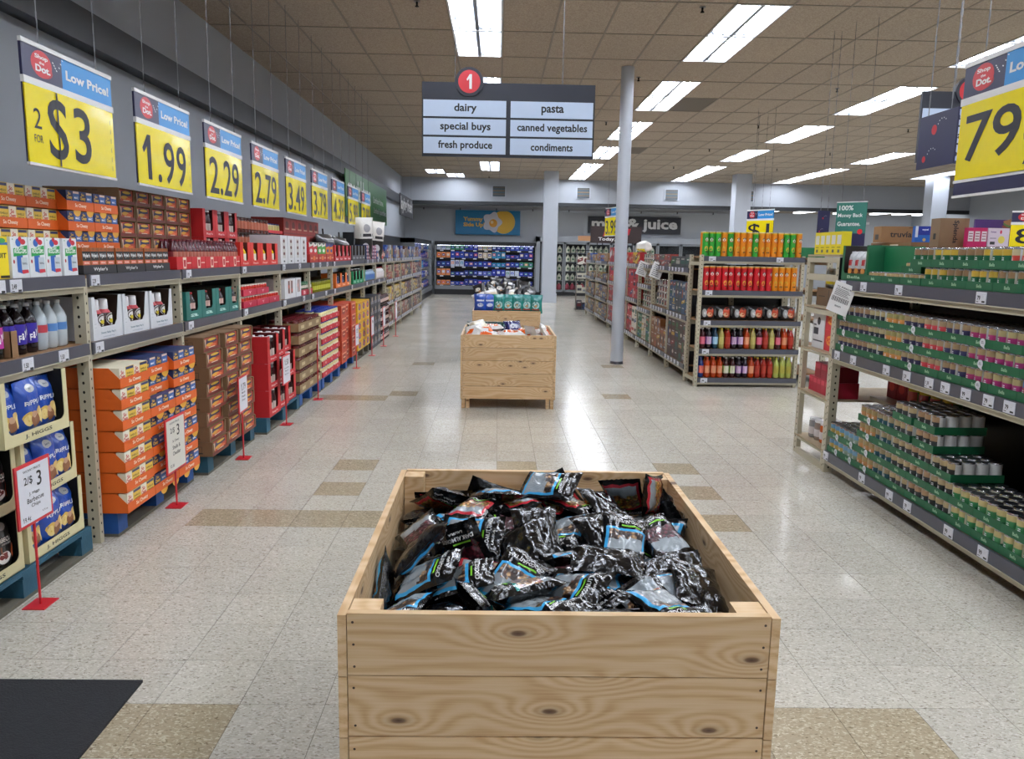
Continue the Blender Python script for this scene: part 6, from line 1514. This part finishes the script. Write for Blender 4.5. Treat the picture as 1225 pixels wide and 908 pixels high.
# green display case with snack bags at the left end of the top shelf
t = RF.put('display_case', 'large green display case of cookie bags at the end of right top shelf', 'case', ucase_mesh(.4, .3, .245, GT, .05, .03, 'Bella', '#a8c8a8', inner='#241a14'), .04, .01, 1.46)
b = MB(); b.box(0, .004, 0, .3, 0, .245, K(GT)); b.box(.0, .6, 0, .004, 0, .24, K('#0f6038')); 
b = MB(); b.box(0, .5, .0, .004, 0, .235, K('#10683e')); RF.put('green_card', 'plain bright green card panel right of the cookie bag case', 'card', b.mesh(), .442, .12, 1.46)
CK = bag_mesh(.11, .2, .06, ((.35, 'nuts_almond'), (2, 'film_silver')), (('r', .25, .75, .5, .7, '#a82028'), ('e', .5, .3, .3, .12, '#c8853a')), 8, 10, 9)
for i in range(3): thing('cookie_bag', 'clear and red cookie bag in the green case, %s' % ['left', 'middle', 'right'][i], 'bag', CK, RF.at(.075 + .1 * i, .06, 1.464), (0, 0, FR), 'cookie bags')
# boxes standing behind, on top of the right rack
def rb(name, lab, cat, me, y, x, z, dr=0.0): return thing(name, lab, cat, me, (x, y, z), FR + dr)
b = box_mesh(.62, .3, .14, '#8a6848', ()); 
b = MB(); b.box(-.62, 1.75, 0, .012, 0, .17, 'cardboard')
rb('long_carton', 'flat brown carton lying under the sweetener carton, top of right rack', 'carton', box_mesh(.62, .3, .285, '#7d5c3e', (('r', .05, .3, .8, .95, '#3a2a20'), ('r', .5, .7, .85, .95, '#d8d4cc'))), 6.35, 3.0, 1.455)
rb('long_carton', 'brown carton with black window marks behind the corn cans', 'carton', box_mesh(.66, .3, .245, '#82603f', (('r', .2, .34, .1, .45, '#1c1814'), ('r', .4, .7, .1, .45, '#2a2018'), ('r', .43, .5, .15, .4, '#82603f'), ('r', .53, .6, .15, .4, '#82603f'))), 5.72, 3.0, 1.455)
rb('long_carton', 'plain brown carton behind the corn cans at right', 'carton', box_mesh(1.1, .3, .245, '#7a5a3c', ()), 5.05, 3.0, 1.455)
b = MB(); b.box(0, .28, 0, .16, 0, .12, 'cardboard'); b.text('truvía', (.145, -.001, .06), None, 'ink', w=.16, h=.042, bold=.02); b.fr(.2, .27, .108, .112, 'ink', -.001)
b.text('truvía', (.0, .0, 0), None, 'ink', w=.001, h=.001) if 0 else None
b.poly([(-.001, .12, .02), (-.001, .05, .02), (-.001, .05, .06), (-.001, .12, .06)], 'ink')
rb('shipping_carton', 'brown carton printed with a lower case sweetener name', 'carton', b.mesh(), 6.05, 2.93, 1.742, PI / 2 - .1)
rb('sugar_box', 'small blue and white sweetener box right of the brown sweetener carton', 'box', box_mesh(.12, .05, .115, '#1c60b8', (('r', 0, 1, .45, 1, '#1a2f90'), ('r', 0, .16, .3, 1, '#d8e0f0'), ('t', 'equal', .58, .78, .36, .14, '#e0e8ff'), ('d', .55, .15, .1, '#c8b070'))), 5.80, 3.06, 1.742, PI / 2 - .1)
b = MB(); b.box(0, .185, 0, .14, 0, .19, K('#86694c')); b.text('Splenda', (.1, -.001, .1), None, 'ink', u=-Z, v=X, w=.15, h=.04, bold=.02); b.poly([(-.001, .09, .05), (-.001, .05, .05), (-.001, .05, .09), (-.001, .09, .09)], 'ink')
rb('shipping_carton', 'upright brown carton with sideways dark script name', 'carton', b.mesh(), 5.3, 2.96, 1.702, PI / 2 - .1)
for i in range(3): rb('sugar_box', 'pink and white sweetener packet box, %s of three' % ORD[i + 1], 'box', box_mesh(.042, .04, .125, '#c01c60', (('r', .1, .9, .3, .82, '#e0d8dc'), ('r', .2, .8, .4, .44, '#8a3050'), ('r', .2, .8, .55, .59, '#8a3050'), ('r', .2, .8, .68, .72, '#8a3050'))), 5.17, 3.075 + .044 * i, 1.702, PI / 2)
rb('sugar_box', 'large white box with yellow drink picture beside pink boxes', 'box', box_mesh(.14, .1, .125, '#dcd0e0', (('t', 'Sweet', .25, .8, .26, .08, '#6a3a8a'), ('e', .65, .4, .16, .2, '#e0d060'), ('e', .6, .8, .05, .1, '#c83050'), ('r', .12, .35, .15, .3, '#3a3a40'), ('r', .1, .4, .45, .5, '#a090a8'))), 5.17, 3.21, 1.702, PI / 2)
# red and yellow goods behind, between the shelves
for i in range(3): RF.put('coffee_box', 'dark red box at the far end of the low shelf, %s one' % ORD[i + 1], 'box', box_mesh(.13, .12, .17, '#8a1420', (('e', .5, .5, .3, .2, '#c03a30'),)), .06 + .14 * i, .42, .62 if 0 else .6, 'dark red boxes') if i < 3 else None
b = MB(); b.box(0, .9, 0, .3, -.03, 0, 'rack_cream'); RF.put('inner_shelf', 'short cream inner shelf at the far end of the right rack', 'shelf', b.mesh(), .05, .3, .598)
YJ = bottle_one(.06, .17, '#b89a1c', '#4a6a28', '#d8b820', lab=(.2, .7), lab2='#a83020', shape='jar')
for i in range(4): RF.put('bouillon_jar', 'yellow lidded jar at the back of the low shelf, %s one' % ORD[i + 1], 'jar', YJ, .52 + .14 * i, .40, .60, 'yellow lidded jars')
# white notice taped to the end of the rack
b = MB(); 
pts = [(.0, 0), (.15, .0), (.15, .2), (.0, .2)]
b.box(0, .165, 0, .001, 0, .22, 'white_plastic'); b.text('TJ PRICE', (.08, -.0008, .185), None, 'ink', w=.12, h=.014)
for i in range(16): b.fr(.012 + .0085 * i, .012 + .0085 * i + .003 + .002 * (i % 2), .03 + .05, .115, 'ink', -.0008)
for i in range(6): b.fr(.02, .14 - .01 * (i % 3), .125 + .009 * i, .128 + .009 * i, 'ink', -.0008)
b.text('000079', (.08, -.0008, .05), None, 'ink', w=.05, h=.012)
thing('paper_notice', 'white printed notice with barcode hanging off the right top shelf corner', 'paper', b.mesh(), (2.385, 5.66, 1.25), (.0, .3, -.95))

# ================= NARROW END RACK GOODS =================
EF = Fr(2.53, 6.38, FR)
for i in range(5): thing('cereal_box', 'bright yellow carton on top of the narrow end rack, %s from left' % ORD[i + 1], 'carton', box_mesh(.098, .07, .17, '#e6d21c', (('r', .15, .85, .45, .85, '#dcdcd4'), ('r', .3, .7, .08, .22, '#6a6a50'), ('r', .2, .8, .3, .33, '#6a6a30'))), EF.at(.02 + .1 * i, .02, 1.642), FR, 'yellow cartons')
b = MB(); b.box(0, .45, 0, .25, 0, .13, K('#0f6a3c')); thing('green_box', 'dark green carton between the chip tubes and yellow cartons', 'carton', b.mesh(), (3.78, 10.2, 1.614), 0)
thing('shipping_carton', 'brown carton on the second shelf of the narrow end rack', 'carton', box_mesh(.4, .3, .14, '#6a5038', (('r', .55, .6, .1, .9, '#4a3828'), ('r', .1, .4, .5, .55, '#2a2018'), ('d', .8, .3, .08, '#2a2018'))), EF.at(.06, .05, 1.242), FR)
for i in range(3): thing('lemon_jar', 'pale jar with yellow label on the brown carton, %s' % ORD[i + 1], 'jar', bottle_one(.055, .15, '#a8a8a0', '#d0b81c', '#c8c8c8', shape='jar'), EF.at(.12 + .13 * i, .15, 1.383), FR, 'yellow labelled jars')
thing('rice_box', 'white carton with black print on the third shelf of the end rack', 'carton', box_mesh(.23, .2, .27, '#d8d8dc', (('d', .5, .8, .14, '#22222a'), ('r', .1, .5, .4, .6, '#3a3a44'), ('r', .1, .9, .2, .24, '#3a3a44'), ('r', .1, .3, .66, .7, '#3a3a44'))), EF.at(.06, .04, .902), FR)
for k in range(2): thing('cereal_box', 'red box with yellow lettering beside the white carton, %s' % ['lower', 'upper'][k], 'box', box_mesh(.22, .2, .16, '#c02c34', (('e', .5, .5, .36, .25, '#e0902a'), ('t', 'POPS', .5, .5, .6, .25, '#c8201c'))), EF.at(.30, .04, .902 + .161 * k), FR, 'red and yellow boxes')
thing('cereal_box', 'dark red flat box on top of the white carton', 'box', box_mesh(.23, .2, .06, '#8a1c28', ()), EF.at(.06, .04, 1.173), FR)
for i in range(6): thing('tea_box', 'small crimson box in the lower row of the end rack, %s from left' % ORD[i + 1], 'box', box_mesh(.075, .2, .12, '#a81c34', (('r', .1, .9, .6, .9, '#c83a50'),)), EF.at(.07 + .077 * i, .04, .552), FR, 'crimson boxes')
for i in range(3): thing('tea_box', 'small crimson box in the upper row of the end rack, %s from left' % ORD[i + 1], 'box', box_mesh(.11, .2, .12, '#8a1428', (('r', .1, .9, .6, .9, '#a82a40'),)), EF.at(.17 + .115 * i, .04, .673), FR, 'crimson boxes on top')
for r in range(2):
    for i in range(4): thing('seasoning_jar', 'white capped %s jar on the lowest end rack shelf, %s, %s row' % (['grey', 'grey', 'orange', 'orange'][i], ORD[i + 1], ['front', 'back'][r]), 'jar', bottle_one(.05, .16, ['#8a8a8c', '#8a7a70', '#b8541c', '#c05a1c'][i], ['#a8a0a0', '#a88a80', '#b8581c', '#b8541c'][i], '#e4e4e8', shape='jar', lab2='#c8c0c0'), EF.at(.12 + .11 * i, .1 + .12 * r, .162), FR, 'white capped seasoning jars')

# ================= CHIP TUBE RACK GOODS =================
PF = Fr(EX, EY, .035)
def tube_me(col, seed):
    return TUBE(col)
@cached
def TUBE(col):
    top = {'#2f9a34': '#b8b020', '#e0861c': '#e0a01c', '#c01c28': '#d88a1c'}[col]
    b = MB(); r = .037; b.lathe([(r, 0, 'chrome'), (r, .004, K(col, .3)), (r, .27, K(col, .3)), (r, .285, K(top, .3)), (r * 1.02, .288, K('#d8d0b0', .3)), (r * 1.02, .294, K('#d8d0b0', .3))], 12, K(col, .3))
    def wrap(fx, z, s, m, e, rx, rz):
        b.poly([((r + e) * math.sin(fx + rx * math.cos(2 * PI * i / 12)), -(r + e) * math.cos(fx + rx * math.cos(2 * PI * i / 12)), z + rz * math.sin(2 * PI * i / 12)) for i in range(12)], K(m))
    wrap(0, .2, 0, '#e8e4dc', .0012, .5, .024); wrap(0, .212, 0, '#1a1a1c', .002, .55, .01); wrap(0, .178, 0, '#c83a2a', .0018, .55, .006); wrap(-.1, .09, 0, '#d8a83a', .0012, .6, .03); wrap(.1, .05, 0, '#3a2a1c', .0018, .5, .008)
    return b.mesh()
tc_ = ['#2f9a34', '#2f9a34', '#2f9a34', '#e0861c', '#2f9a34', '#e0861c', '#e0861c', '#e0861c', '#2f9a34', '#e0861c', '#e0861c', '#e0861c', '#e0861c', '#2f9a34', '#2f9a34', '#e0861c']
nmc = {'#2f9a34': 'green', '#e0861c': 'orange', '#c01c28': 'red'}
for i, c_ in enumerate(tc_):
    PF.put('chip_tube', '%s chip tube on top of the end rack, %s from left' % (nmc[c_], ORD[i + 1]), 'tube', TUBE(c_), .06 + .0775 * i, .045, 1.615, 'chip tubes on the top', dr=rn.uniform(-.5, .5))
    PF.put('chip_tube', '%s chip tube in the back row on top, %s from left' % (nmc[tc_[-1 - i]], ORD[i + 1]), 'tube', TUBE(tc_[-1 - i]), .06 + .0775 * i, .13, 1.615, 'chip tubes on the top', dr=rn.uniform(-3, 3))
for i in range(15):
    c_ = '#c01c28' if i < 11 else '#e0861c'
    PF.put('chip_tube', '%s chip tube on the second shelf, %s from left' % (nmc[c_], ORD[i + 1]), 'tube', TUBE(c_), .085 + .079 * i, .045, 1.203, 'chip tubes on the second shelf', dr=rn.uniform(-.7, .7))
    PF.put('chip_tube', '%s chip tube at the back of the second shelf, %s from left' % (nmc[c_], ORD[i + 1]), 'tube', TUBE(c_), .085 + .079 * i, .13, 1.203, 'chip tubes on the second shelf', dr=rn.uniform(-3, 3))
BKB = bag_mesh(.2, .17, .1, 'film_charcoal', (('e', .25, .5, .16, .3, '#a8a8a8'), ('e', .65, .55, .26, .36, '#b8401c'), ('e', .6, .4, .18, .14, '#d8b088'), ('t', 'HOT', .3, .5, .2, .2, '#f0f0f0')), 10, 10, 4, .05)
for i in range(6): PF.put('snack_bag', 'black snack bag with red picture on the third shelf, %s from left' % ORD[i + 1], 'bag', BKB, .045 + .205 * i, .1, .833, 'black snack bags')
for i in range(6): PF.put('snack_bag', 'black snack bag at the back of the third shelf, %s from left' % ORD[i + 1], 'bag', BKB, .045 + .205 * i, .28, .833, 'black snack bags')
BT = {'P': ('#1a0c16', '#7a3aa8', 'purple', '#e8e8ec', '#c8a8c8'), 'B': ('#10344a', '#2878b8', 'blue', '#2a70b0', '#a8d0e8'), 'Y': ('#a89c58', '#a89c58', 'pale yellow', '#d8c830', '#b8ac60'), 'R': ('#98281c', '#98281c', 'clear red', '#d8c030', '#a83424'), 'O': ('#b03c10', '#d85818', 'orange', '#d84a1c', '#d8906a'), 'C': ('#3a1014', '#b82040', 'cherry', '#e8e8ec', '#d86a80'),
      'G': ('#3a1414', '#7aa83a', 'lime label', '#e0e0e0', '#d8d8c0'), 'L': ('#a8b058', '#a8a850', 'lime yellow', '#c8c840', '#a8a040'), 'D': ('#0c2c6a', '#2c6ab8', 'deep blue', '#1c3a80', '#d86a5a')}
def bt(k): c = BT[k]; return bottle_parts(.036, .255, c[0], c[1], c[3], lab=(.22, .58), lab2=c[4], word=None)
for z, s, sn in ((.478, 'CPBYRPPOYCRYCOR', 'fourth'), (.115, 'BORODGGPPORRRYLL'[:0] + 'DOOOGGPPORRRLLL', 'lowest')):
    for i, kk in enumerate(s):
        PF.bottle('soda_bottle', '%s soda bottle on the %s shelf of the end rack, %s from left' % (BT[kk][2], sn, ORD[i + 1]), 'bottle', bt(kk), .09 + .08 * i, .05, z, 'soda bottles on the end rack')
        PF.put('soda_bottle', '%s soda bottle in the back row, %s shelf, %s from left' % (BT[kk][2], sn, ORD[i + 1]), 'bottle', bottle_one(.036, .255, BT[kk][0], BT[kk][1], BT[kk][3], lab=(.22, .58)), .09 + .08 * i, .14, z, 'soda bottles on the end rack')

# ================= GENERIC FAR SHELVES =================
PK = ['#7a2626', '#24406a', '#b0902e', '#315a31', '#a8a498', '#4c261c', '#8f4524', '#26262e', '#5a181f', '#94744a', '#184c3e', '#8a8e94', '#2a1c18']
def far_row(fr, x0, x1, z, n, h, cols, where, rows=1, ly=.02, name=None, cat=None, gap=.006, shape='box'):
    w = (x1 - x0) / n; rs = random.Random(where)
    kind = where.split(',')[0].split()[-1]; kind = kind if kind in ('carton', 'tray', 'case', 'jar', 'can', 'pack', 'package', 'bottle') else 'pack'
    name = name or {'carton': 'food_carton', 'tray': 'tray_pack', 'case': 'shipping_case', 'jar': 'food_jar', 'can': 'food_tin', 'pack': 'food_pack', 'package': 'food_package', 'bottle': 'bottle'}[kind]; cat = cat or kind
    if name == 'food_can': name = 'soup_can'
    for k in range(rows):
        for i in range(n):
            c_ = cols[(i // 2 + (k if rows < 3 else 0)) % len(cols)]
            alt = rs.choice(PK + cols)
            hh = h if rows > 1 else round(h * rs.choice((.72, .85, 1, 1)), 3)
            if shape == 'can': me = can_mesh(round(min(w * .48, h * .4), 3), h, '#b8b4ac', c_, alt, None, '#303034', n=8)
            else:
                q = rs.randrange(4)
                pr = [(('r', .1, .9, .3, .62, alt), ('r', .2, .8, .7, .8, '#b8b4ac')), (('e', .5, .5, .3, .3, alt), ('r', .0, 1, .0, .12, alt)), (('p', ((0, .2), (1, .5), (1, .9), (0, .6)), alt), ('r', .3, .7, .55, .65, '#c8c4bc')), (('r', .0, .3, 0, 1, alt), ('e', .65, .6, .2, .2, '#c0b8a8'))][q]
                me = box_mesh(round(w - gap, 3), .12, hh, c_, pr)
            fr.put(name, '%s, %s tier, %s from left' % (where, ORD[k + 1], ORD[i + 1]), cat, me, x0 + w * i + (w / 2 if shape == 'can' else 0), ly + (w / 2 if shape == 'can' else 0), z + (h + .002) * k, where)
# far right gondola: bays nearest first (local x runs toward the camera)
G = lambda k: Fr(2.45, GY[k + 1], FR)
far_row(G(0), .06, 1.2, 1.459, 4, .17, ['#3a3a3e'], 'dark grey case with green bottle, first bay top', 1)
far_row(G(0), .06, 1.2, .842, 6, .105, ['#2c4a68', '#3a3e44'], 'blue black tray, first bay middle shelf', 4)
far_row(G(0), .06, 1.2, .212, 5, .13, ['#4a2824', '#3c2a24'], 'dark brown tray, first bay low shelf', 4)
far_row(G(1), .06, 1.2, 1.459, 6, .085, ['#5a4a50', '#8a3a34'], 'mixed jar, second bay top', 2, name='food_jar', cat='jar')
far_row(G(1), .06, 1.2, .842, 6, .1, ['#4a3e58', '#6a3040'], 'purple red can, second bay middle shelf', 4, name='food_can', cat='can', shape='can')
far_row(G(1), .06, .75, .212, 3, .11, ['#7a4a24'], 'orange brown carton, second bay low shelf', 4); far_row(G(1), .76, 1.2, .212, 2, .11, ['#7a4a24'], 'light brown carton, second bay low shelf', 3)
far_row(G(2), .06, 1.2, 1.459, 7, .085, ['#3a5a34', '#7a6a4a'], 'green and brown can, third bay top', 2, name='food_can', cat='can', shape='can')
far_row(G(2), .06, 1.2, 1.132, 6, .08, ['#a8843a', '#8a5a30'], 'ochre can, third bay upper shelf', 3, name='food_can', cat='can', shape='can')
far_row(G(2), .06, 1.2, .732, 6, .1, ['#2c5a44', '#7a2c2c'], 'green red can, third bay middle shelf', 3, name='food_can', cat='can', shape='can')
far_row(G(2), .06, 1.2, .212, 6, .1, ['#1c5a40', '#b8b0a0'], 'green tray pack, third bay low shelf', 4)
far_row(G(3), .06, 1.2, 1.459, 5, .2, ['#b02028', '#c8a828'], 'red carton, fourth bay top', 1); far_row(G(3), .06, 1.2, .842, 4, .17, ['#a81c24'], 'red case, fourth bay middle shelf', 3); far_row(G(3), .06, 1.2, .212, 4, .16, ['#a02024', '#c8c0b0'], 'red and white case, fourth bay low shelf', 3)
far_row(G(4), .06, 1.2, 1.459, 5, .2, ['#a83028', '#c88a28'], 'red carton, fifth bay top', 1); far_row(G(4), .06, 1.2, .842, 4, .17, ['#a81c24'], 'red case, fifth bay middle shelf', 3); far_row(G(4), .06, 1.2, .212, 4, .16, ['#a02024'], 'red case, fifth bay low shelf', 3)
wb2 = bag_mesh(.4, .2, .25, 'film_white', (('r', .5, 1, .0, .3, '#d8c020'),), 8, 8, 6); thing('large_bag', 'white and yellow bag on top of the right gondola, past red cartons', 'bag', wb2, G(3).at(.9, .1, 1.66), FR)
for q, (yy, lab) in enumerate([(12.1, 'nearer'), (13.3, 'farther')]):
    b = MB(); b.box(-.09, .09, 0, .003, 0, .24, 'white_plastic')
    for i in range(7): b.fr(-.06, .06 - .012 * (i % 3), .03 + .028 * i, .038 + .028 * i, 'ink', -.001)
    thing('shelf_card', '%s white card sticking out from the right gondola top shelf' % lab, 'card', b.mesh(), (2.40, yy, 1.27), (.0, .35, -.35), 'white shelf cards')
# units past the round column: red goods
FA = Fr(2.45, 17.5, FR); far_row(FA, .04, 1.16, 1.459, 4, .3, ['#a82430', '#a82430', '#c8ccd0'], 'tall red package, column bay top', 1); far_row(FA, .04, 1.16, 1.052, 5, .17, ['#b01c2c'], 'crimson package, column bay second shelf', 2); far_row(FA, .04, 1.16, .622, 5, .17, ['#a01c28'], 'crimson package, column bay third shelf', 2); far_row(FA, .04, 1.16, .202, 6, .13, ['#8a3a40', '#a82c38', '#b0a8a8'], 'grey red package, column bay low shelf', 3)
for k, (yb, wd) in enumerate(((19.5, 2.0), (21.4, 1.9))):
    FB = Fr(2.42 - .03 * k, yb, FR); nmk = ['second', 'third'][k]
    far_row(FB, .04, wd - .04, 1.459, 6, .18, ['#8a6a48', '#2c5aa8', '#9a7a58'], 'brown and blue carton, %s far bay top' % nmk, 1)
    for zz, sn in ((1.052, 'second'), (.622, 'third'), (.202, 'low')): far_row(FB, .04, wd - .04, zz, 7, .14, ['#6a5038', '#a8905c', '#3a4a68', '#8a6a4a'], 'brown mixed package, %s far bay %s shelf' % (nmk, sn), 1 + (zz < 1))
rack('rear rack bay beyond the chip tube rack, carrying a green carton', 4.3, 10.1, FL, 1.22, (1.612, 1.2, .83, .475, .112), .62, 1.63, True, True)
t = thing('end_display', 'tall grey framed end display at the far end of the right racks', 'rack', None, (2.2, 22.2, 0), 0)
b = MB(); 
for xx in (0, .5): b.box(xx, xx + .03, 0, .03, 0, 1.75, 'chrome')
for zz in (.05, .5, .9, 1.3, 1.7): b.box(0, .53, 0, .4, zz, zz + .02, 'black_case')
part('frame', b.mesh(), t)
far_row(Fr(2.22, 22.22, 0), .02, .48, .072, 3, .25, ['#30303a', '#b8b4a8'], 'dark pack on the grey end display, bottom', 1); far_row(Fr(2.22, 22.22, 0), .02, .48, .522, 3, .22, ['#c8c4b4', '#3a3a44'], 'pale pack on the grey end display, second', 1); far_row(Fr(2.22, 22.22, 0), .02, .48, .922, 3, .22, ['#d0ccbc', '#3a3a44'], 'pale pack on the grey end display, third', 1); far_row(Fr(2.22, 22.22, 0), .02, .48, 1.322, 3, .22, ['#d8d4c8', '#3a5a44'], 'pale pack on the grey end display, top', 1)
# far left low rack
for k in range(4):
    wdt = YR[k + 1] - YR[k]; F = Fr(XL, YR[k], FL); n = int(wdt / .2)
    sets = [['#2c4a8a', '#9a9ca4', '#5c3a30', '#7a6450'], ['#5a4038', '#8a2c28', '#a89878', '#4a3a34', '#3a4458'], ['#4a3430', '#a8987e', '#b89a30', '#6a3430', '#3a3a48'], ['#3a3a44', '#6a543e', '#7a3a2c', '#8a8070', '#40382c']]
    for zz, st, sn in zip((1.459, 1.052, .622, .202), sets, ('top', 'second', 'third', 'low')):
        far_row(F, .05, wdt - .03, zz, n, .26 if sn == 'top' else .135, st, 'mixed carton on %s shelf, %s low left bay' % (sn, ORD[k + 1]), 1 if sn == 'top' else 2)
for i in range(7): thing('navy_carton', 'navy carton high on the far left rack, %s from left' % ORD[i + 1], 'carton', box_mesh(.28, .2, .14, ['#1c3a8a', '#243468', '#a88a60'][i % 3], (('r', .2, .8, .2, .7, '#5a7ac8'),)), (-2.6, 16.0 + .75 * i, 1.722), FL, 'navy cartons on the far left rack') if 0 else None

# ================= COOLERS =================
def cooler(label, x0, y0, face, w, h, d, shelves, n, seed, lampy=True):
    t = thing('dairy_cooler', label, 'cooler', None, (x0, y0, 0), face)
    b = MB(); b.box(0, w, d - .04, d, 0, h, 'black_case'); part('dark_back_panel', b.mesh(), t)
    b = MB(); b.box(0, w, .0, d, h - .14, h, 'black_case'); part('canopy', b.mesh(), t)
    b = MB(); b.box(0, w, -.02, d, .0, .32, 'black_case'); b.box(0, w, -.04, -.02, .2, .34, 'steel_case'); part('base', b.mesh(), t)
    for xx in (0, w - .05):
        b = MB(); b.box(xx, xx + .05, -.0, d, 0, h, 'steel_case'); part('side_panel', b.mesh(), t)
    b = MB(); b.box(.1, w - .1, .1, .14, h - .16, h - .145, 'case_lamp'); part('lamp', b.mesh(), t)
    rs = random.Random(seed); F = Fr(x0, y0, face); pal = ['#1c3494', '#2446b0', '#20308a', '#c83a3a', '#c8d0e0', '#2a8ab8', '#1c2c78', '#5a6ac0', '#2434a0', '#d8c8b0', '#3a8a6a', '#e08a50']
    for si, zz in enumerate(shelves):
        b = MB(); b.box(.05, w - .05, .08, d - .05, zz - .02, zz, 'steel_case'); b.box(.05, w - .05, .06, .08, zz - .05, zz + .005, 'black_case')
        part('shelf', b.mesh(), t)
        b = MB()
        for q in range(int(w / .42)): b.fr(.2 + .42 * q, .33 + .42 * q, zz - .045, zz - .005, 'tag_white', .058)
        part('price_tags', b.mesh(), t)
        i = 0; xx = .08; cur = pal[rs.randrange(len(pal))]; j = 0
        if zz > .3:
            b = MB(); b.box(.1, w - .1, .12, .15, zz - .034, zz - .022, 'case_lamp'); part('shelf_lamp', b.mesh(), t)
        while xx < w - .22:
            if i % 3 == 0: cur = pal[rs.randrange(len(pal))] if rs.random() < .5 else pal[rs.choice((0, 1, 2, 6, 8))]; hh = rs.uniform(.13, .26)
            ww = w / n * .92
            j += 1
            F.put('dairy_pack', '%s, %s shelf from bottom, %s from left' % ('chilled pack in the %s cooler' % ('back wall' if face == 0 else 'left side wall'), ORD[si + 1], ORD[j]), 'package', box_mesh(round(ww - .01, 3), .08, round(hh, 2), cur, (('r', .15, .85, .35, .75, pal[(i * 3 + si) % len(pal)]), ('r', .3, .7, .45, .6, '#dcdce4'))), xx, .1, zz + .001, 'dairy packs')
            xx += w / n; i += 1
    return t
cooler('open dairy cooler at the back wall under the egg board', -2.4, 30.1, 0, 3.85, 2.0, .85, (.36, .72, 1.06, 1.38, 1.68), 22, 4)
cooler('open dairy cooler on the far left side wall', -2.5, 23.9, FL, 6.0, 2.0, .9, (.36, .72, 1.06, 1.38, 1.68), 24, 8)
b = MB(); b.box(0, 5.6, 0, .6, 0, 2.0, 'black_case'); thing('cooler_back', 'black cooler casing rising behind the far left rack', 'cooler', b.mesh(), (-2.88, 17.9, 0), FL)
# milk doors
def jug():
    b = MB(); b.lathe([(.07, 0), (.085, .02), (.085, .15), (.06, .2), (.025, .24), (.025, .25)], 8, K('#e8e4d0', .4)); b.lathe([(.03, .25), (.03, .27)], 8, K('#c8c4b0')); b.disc(0, .1, .045, K('#5a7a5a'), -.086, 8); return b.mesh()
JG = jug(); JR = None
b = MB(); b.lathe([(.07, 0), (.085, .02), (.085, .15), (.06, .2), (.025, .24), (.025, .25)], 8, K('#a83048', .3)); b.lathe([(.03, .25), (.03, .27)], 8, K('#e0d8c8')); JR = b.mesh()
t0 = thing('door_cooler', 'grey wall frame around the glass milk doors', 'cooler', None, (1.62, 30.6, 0), 0)
b = MB(); b.box(-.15, 0, 0, .4, 0, 2.25, 'wall_paint_light'); b.box(-.15, 8.2, 0, .4, 2.05, 2.25, 'wall_paint'); b.box(-.15, 8.2, -.02, .0, 0, .12, 'black_case'); part('casing', b.mesh(), t0)
b = MB(); b.box(0, 8.2, .36, .4, .12, 2.05, 'black_case'); part('back', b.mesh(), t0)
b = MB(); b.box(0, 8.2, -.0, .4, .12, .16, 'black_case'); part('sill', b.mesh(), t0)
for k in range(9):
    xx = .05 + .9 * k
    t = thing('cooler_door', 'glass milk cooler door, %s from the left' % ORD[k + 1], 'door', None, (1.62 + xx, 30.58, 0), 0, 'milk cooler doors')
    b = MB(); b.box(0, .05, -.02, .02, .14, 2.04, 'steel_case'); b.box(.83, .88, -.02, .02, .14, 2.04, 'steel_case'); b.box(0, .88, -.02, .02, .14, .2, 'steel_case'); b.box(0, .88, -.02, .02, 1.97, 2.04, 'steel_case'); part('frame', b.mesh(), t)
    b = MB(); b.box(.05, .83, -.003, .003, .2, 1.97, 'door_glass'); part('glass', b.mesh(), t)
    b = MB(); b.box(.8, .82, -.06, -.02, .8, 1.4, 'chrome'); part('handle', b.mesh(), t)
    b = MB(); b.box(.02, .04, .06, .08, .25, 1.95, 'case_lamp'); part('door_lamp', b.mesh(), t)
    if k < 5:
        for si, zz in enumerate((.22, .58, .94, 1.30, 1.64)):
            b = MB(); b.box(xx + .03, xx + .86, .08, .36, zz - .02, zz, 'steel_case'); part('shelf', b.mesh(), t0)
            for q in range(4):
                thing('milk_jug', '%s jug behind %s milk door, %s shelf, %s from left' % ('red juice' if si == 0 else 'white milk', ORD[k + 1], ORD[si + 1], ORD[q + 1]), 'jug', JR if si == 0 else JG, (1.62 + xx + .15 + .19 * q, 30.58 + .2, zz + .001), 0, 'jugs behind the glass doors')

dups = {k: v for k, v in LABELS.items() if len(v) > 1}
print('LABELS', len(LABELS), 'dup', len(dups), list(dups.items())[:6])
print('LONG', [k for k in LABELS if not 4 <= len(k.split()) <= 16][:10], sum(1 for k in LABELS if not 4 <= len(k.split()) <= 16), 'cans', ncan[0], 'backs', len(backs))
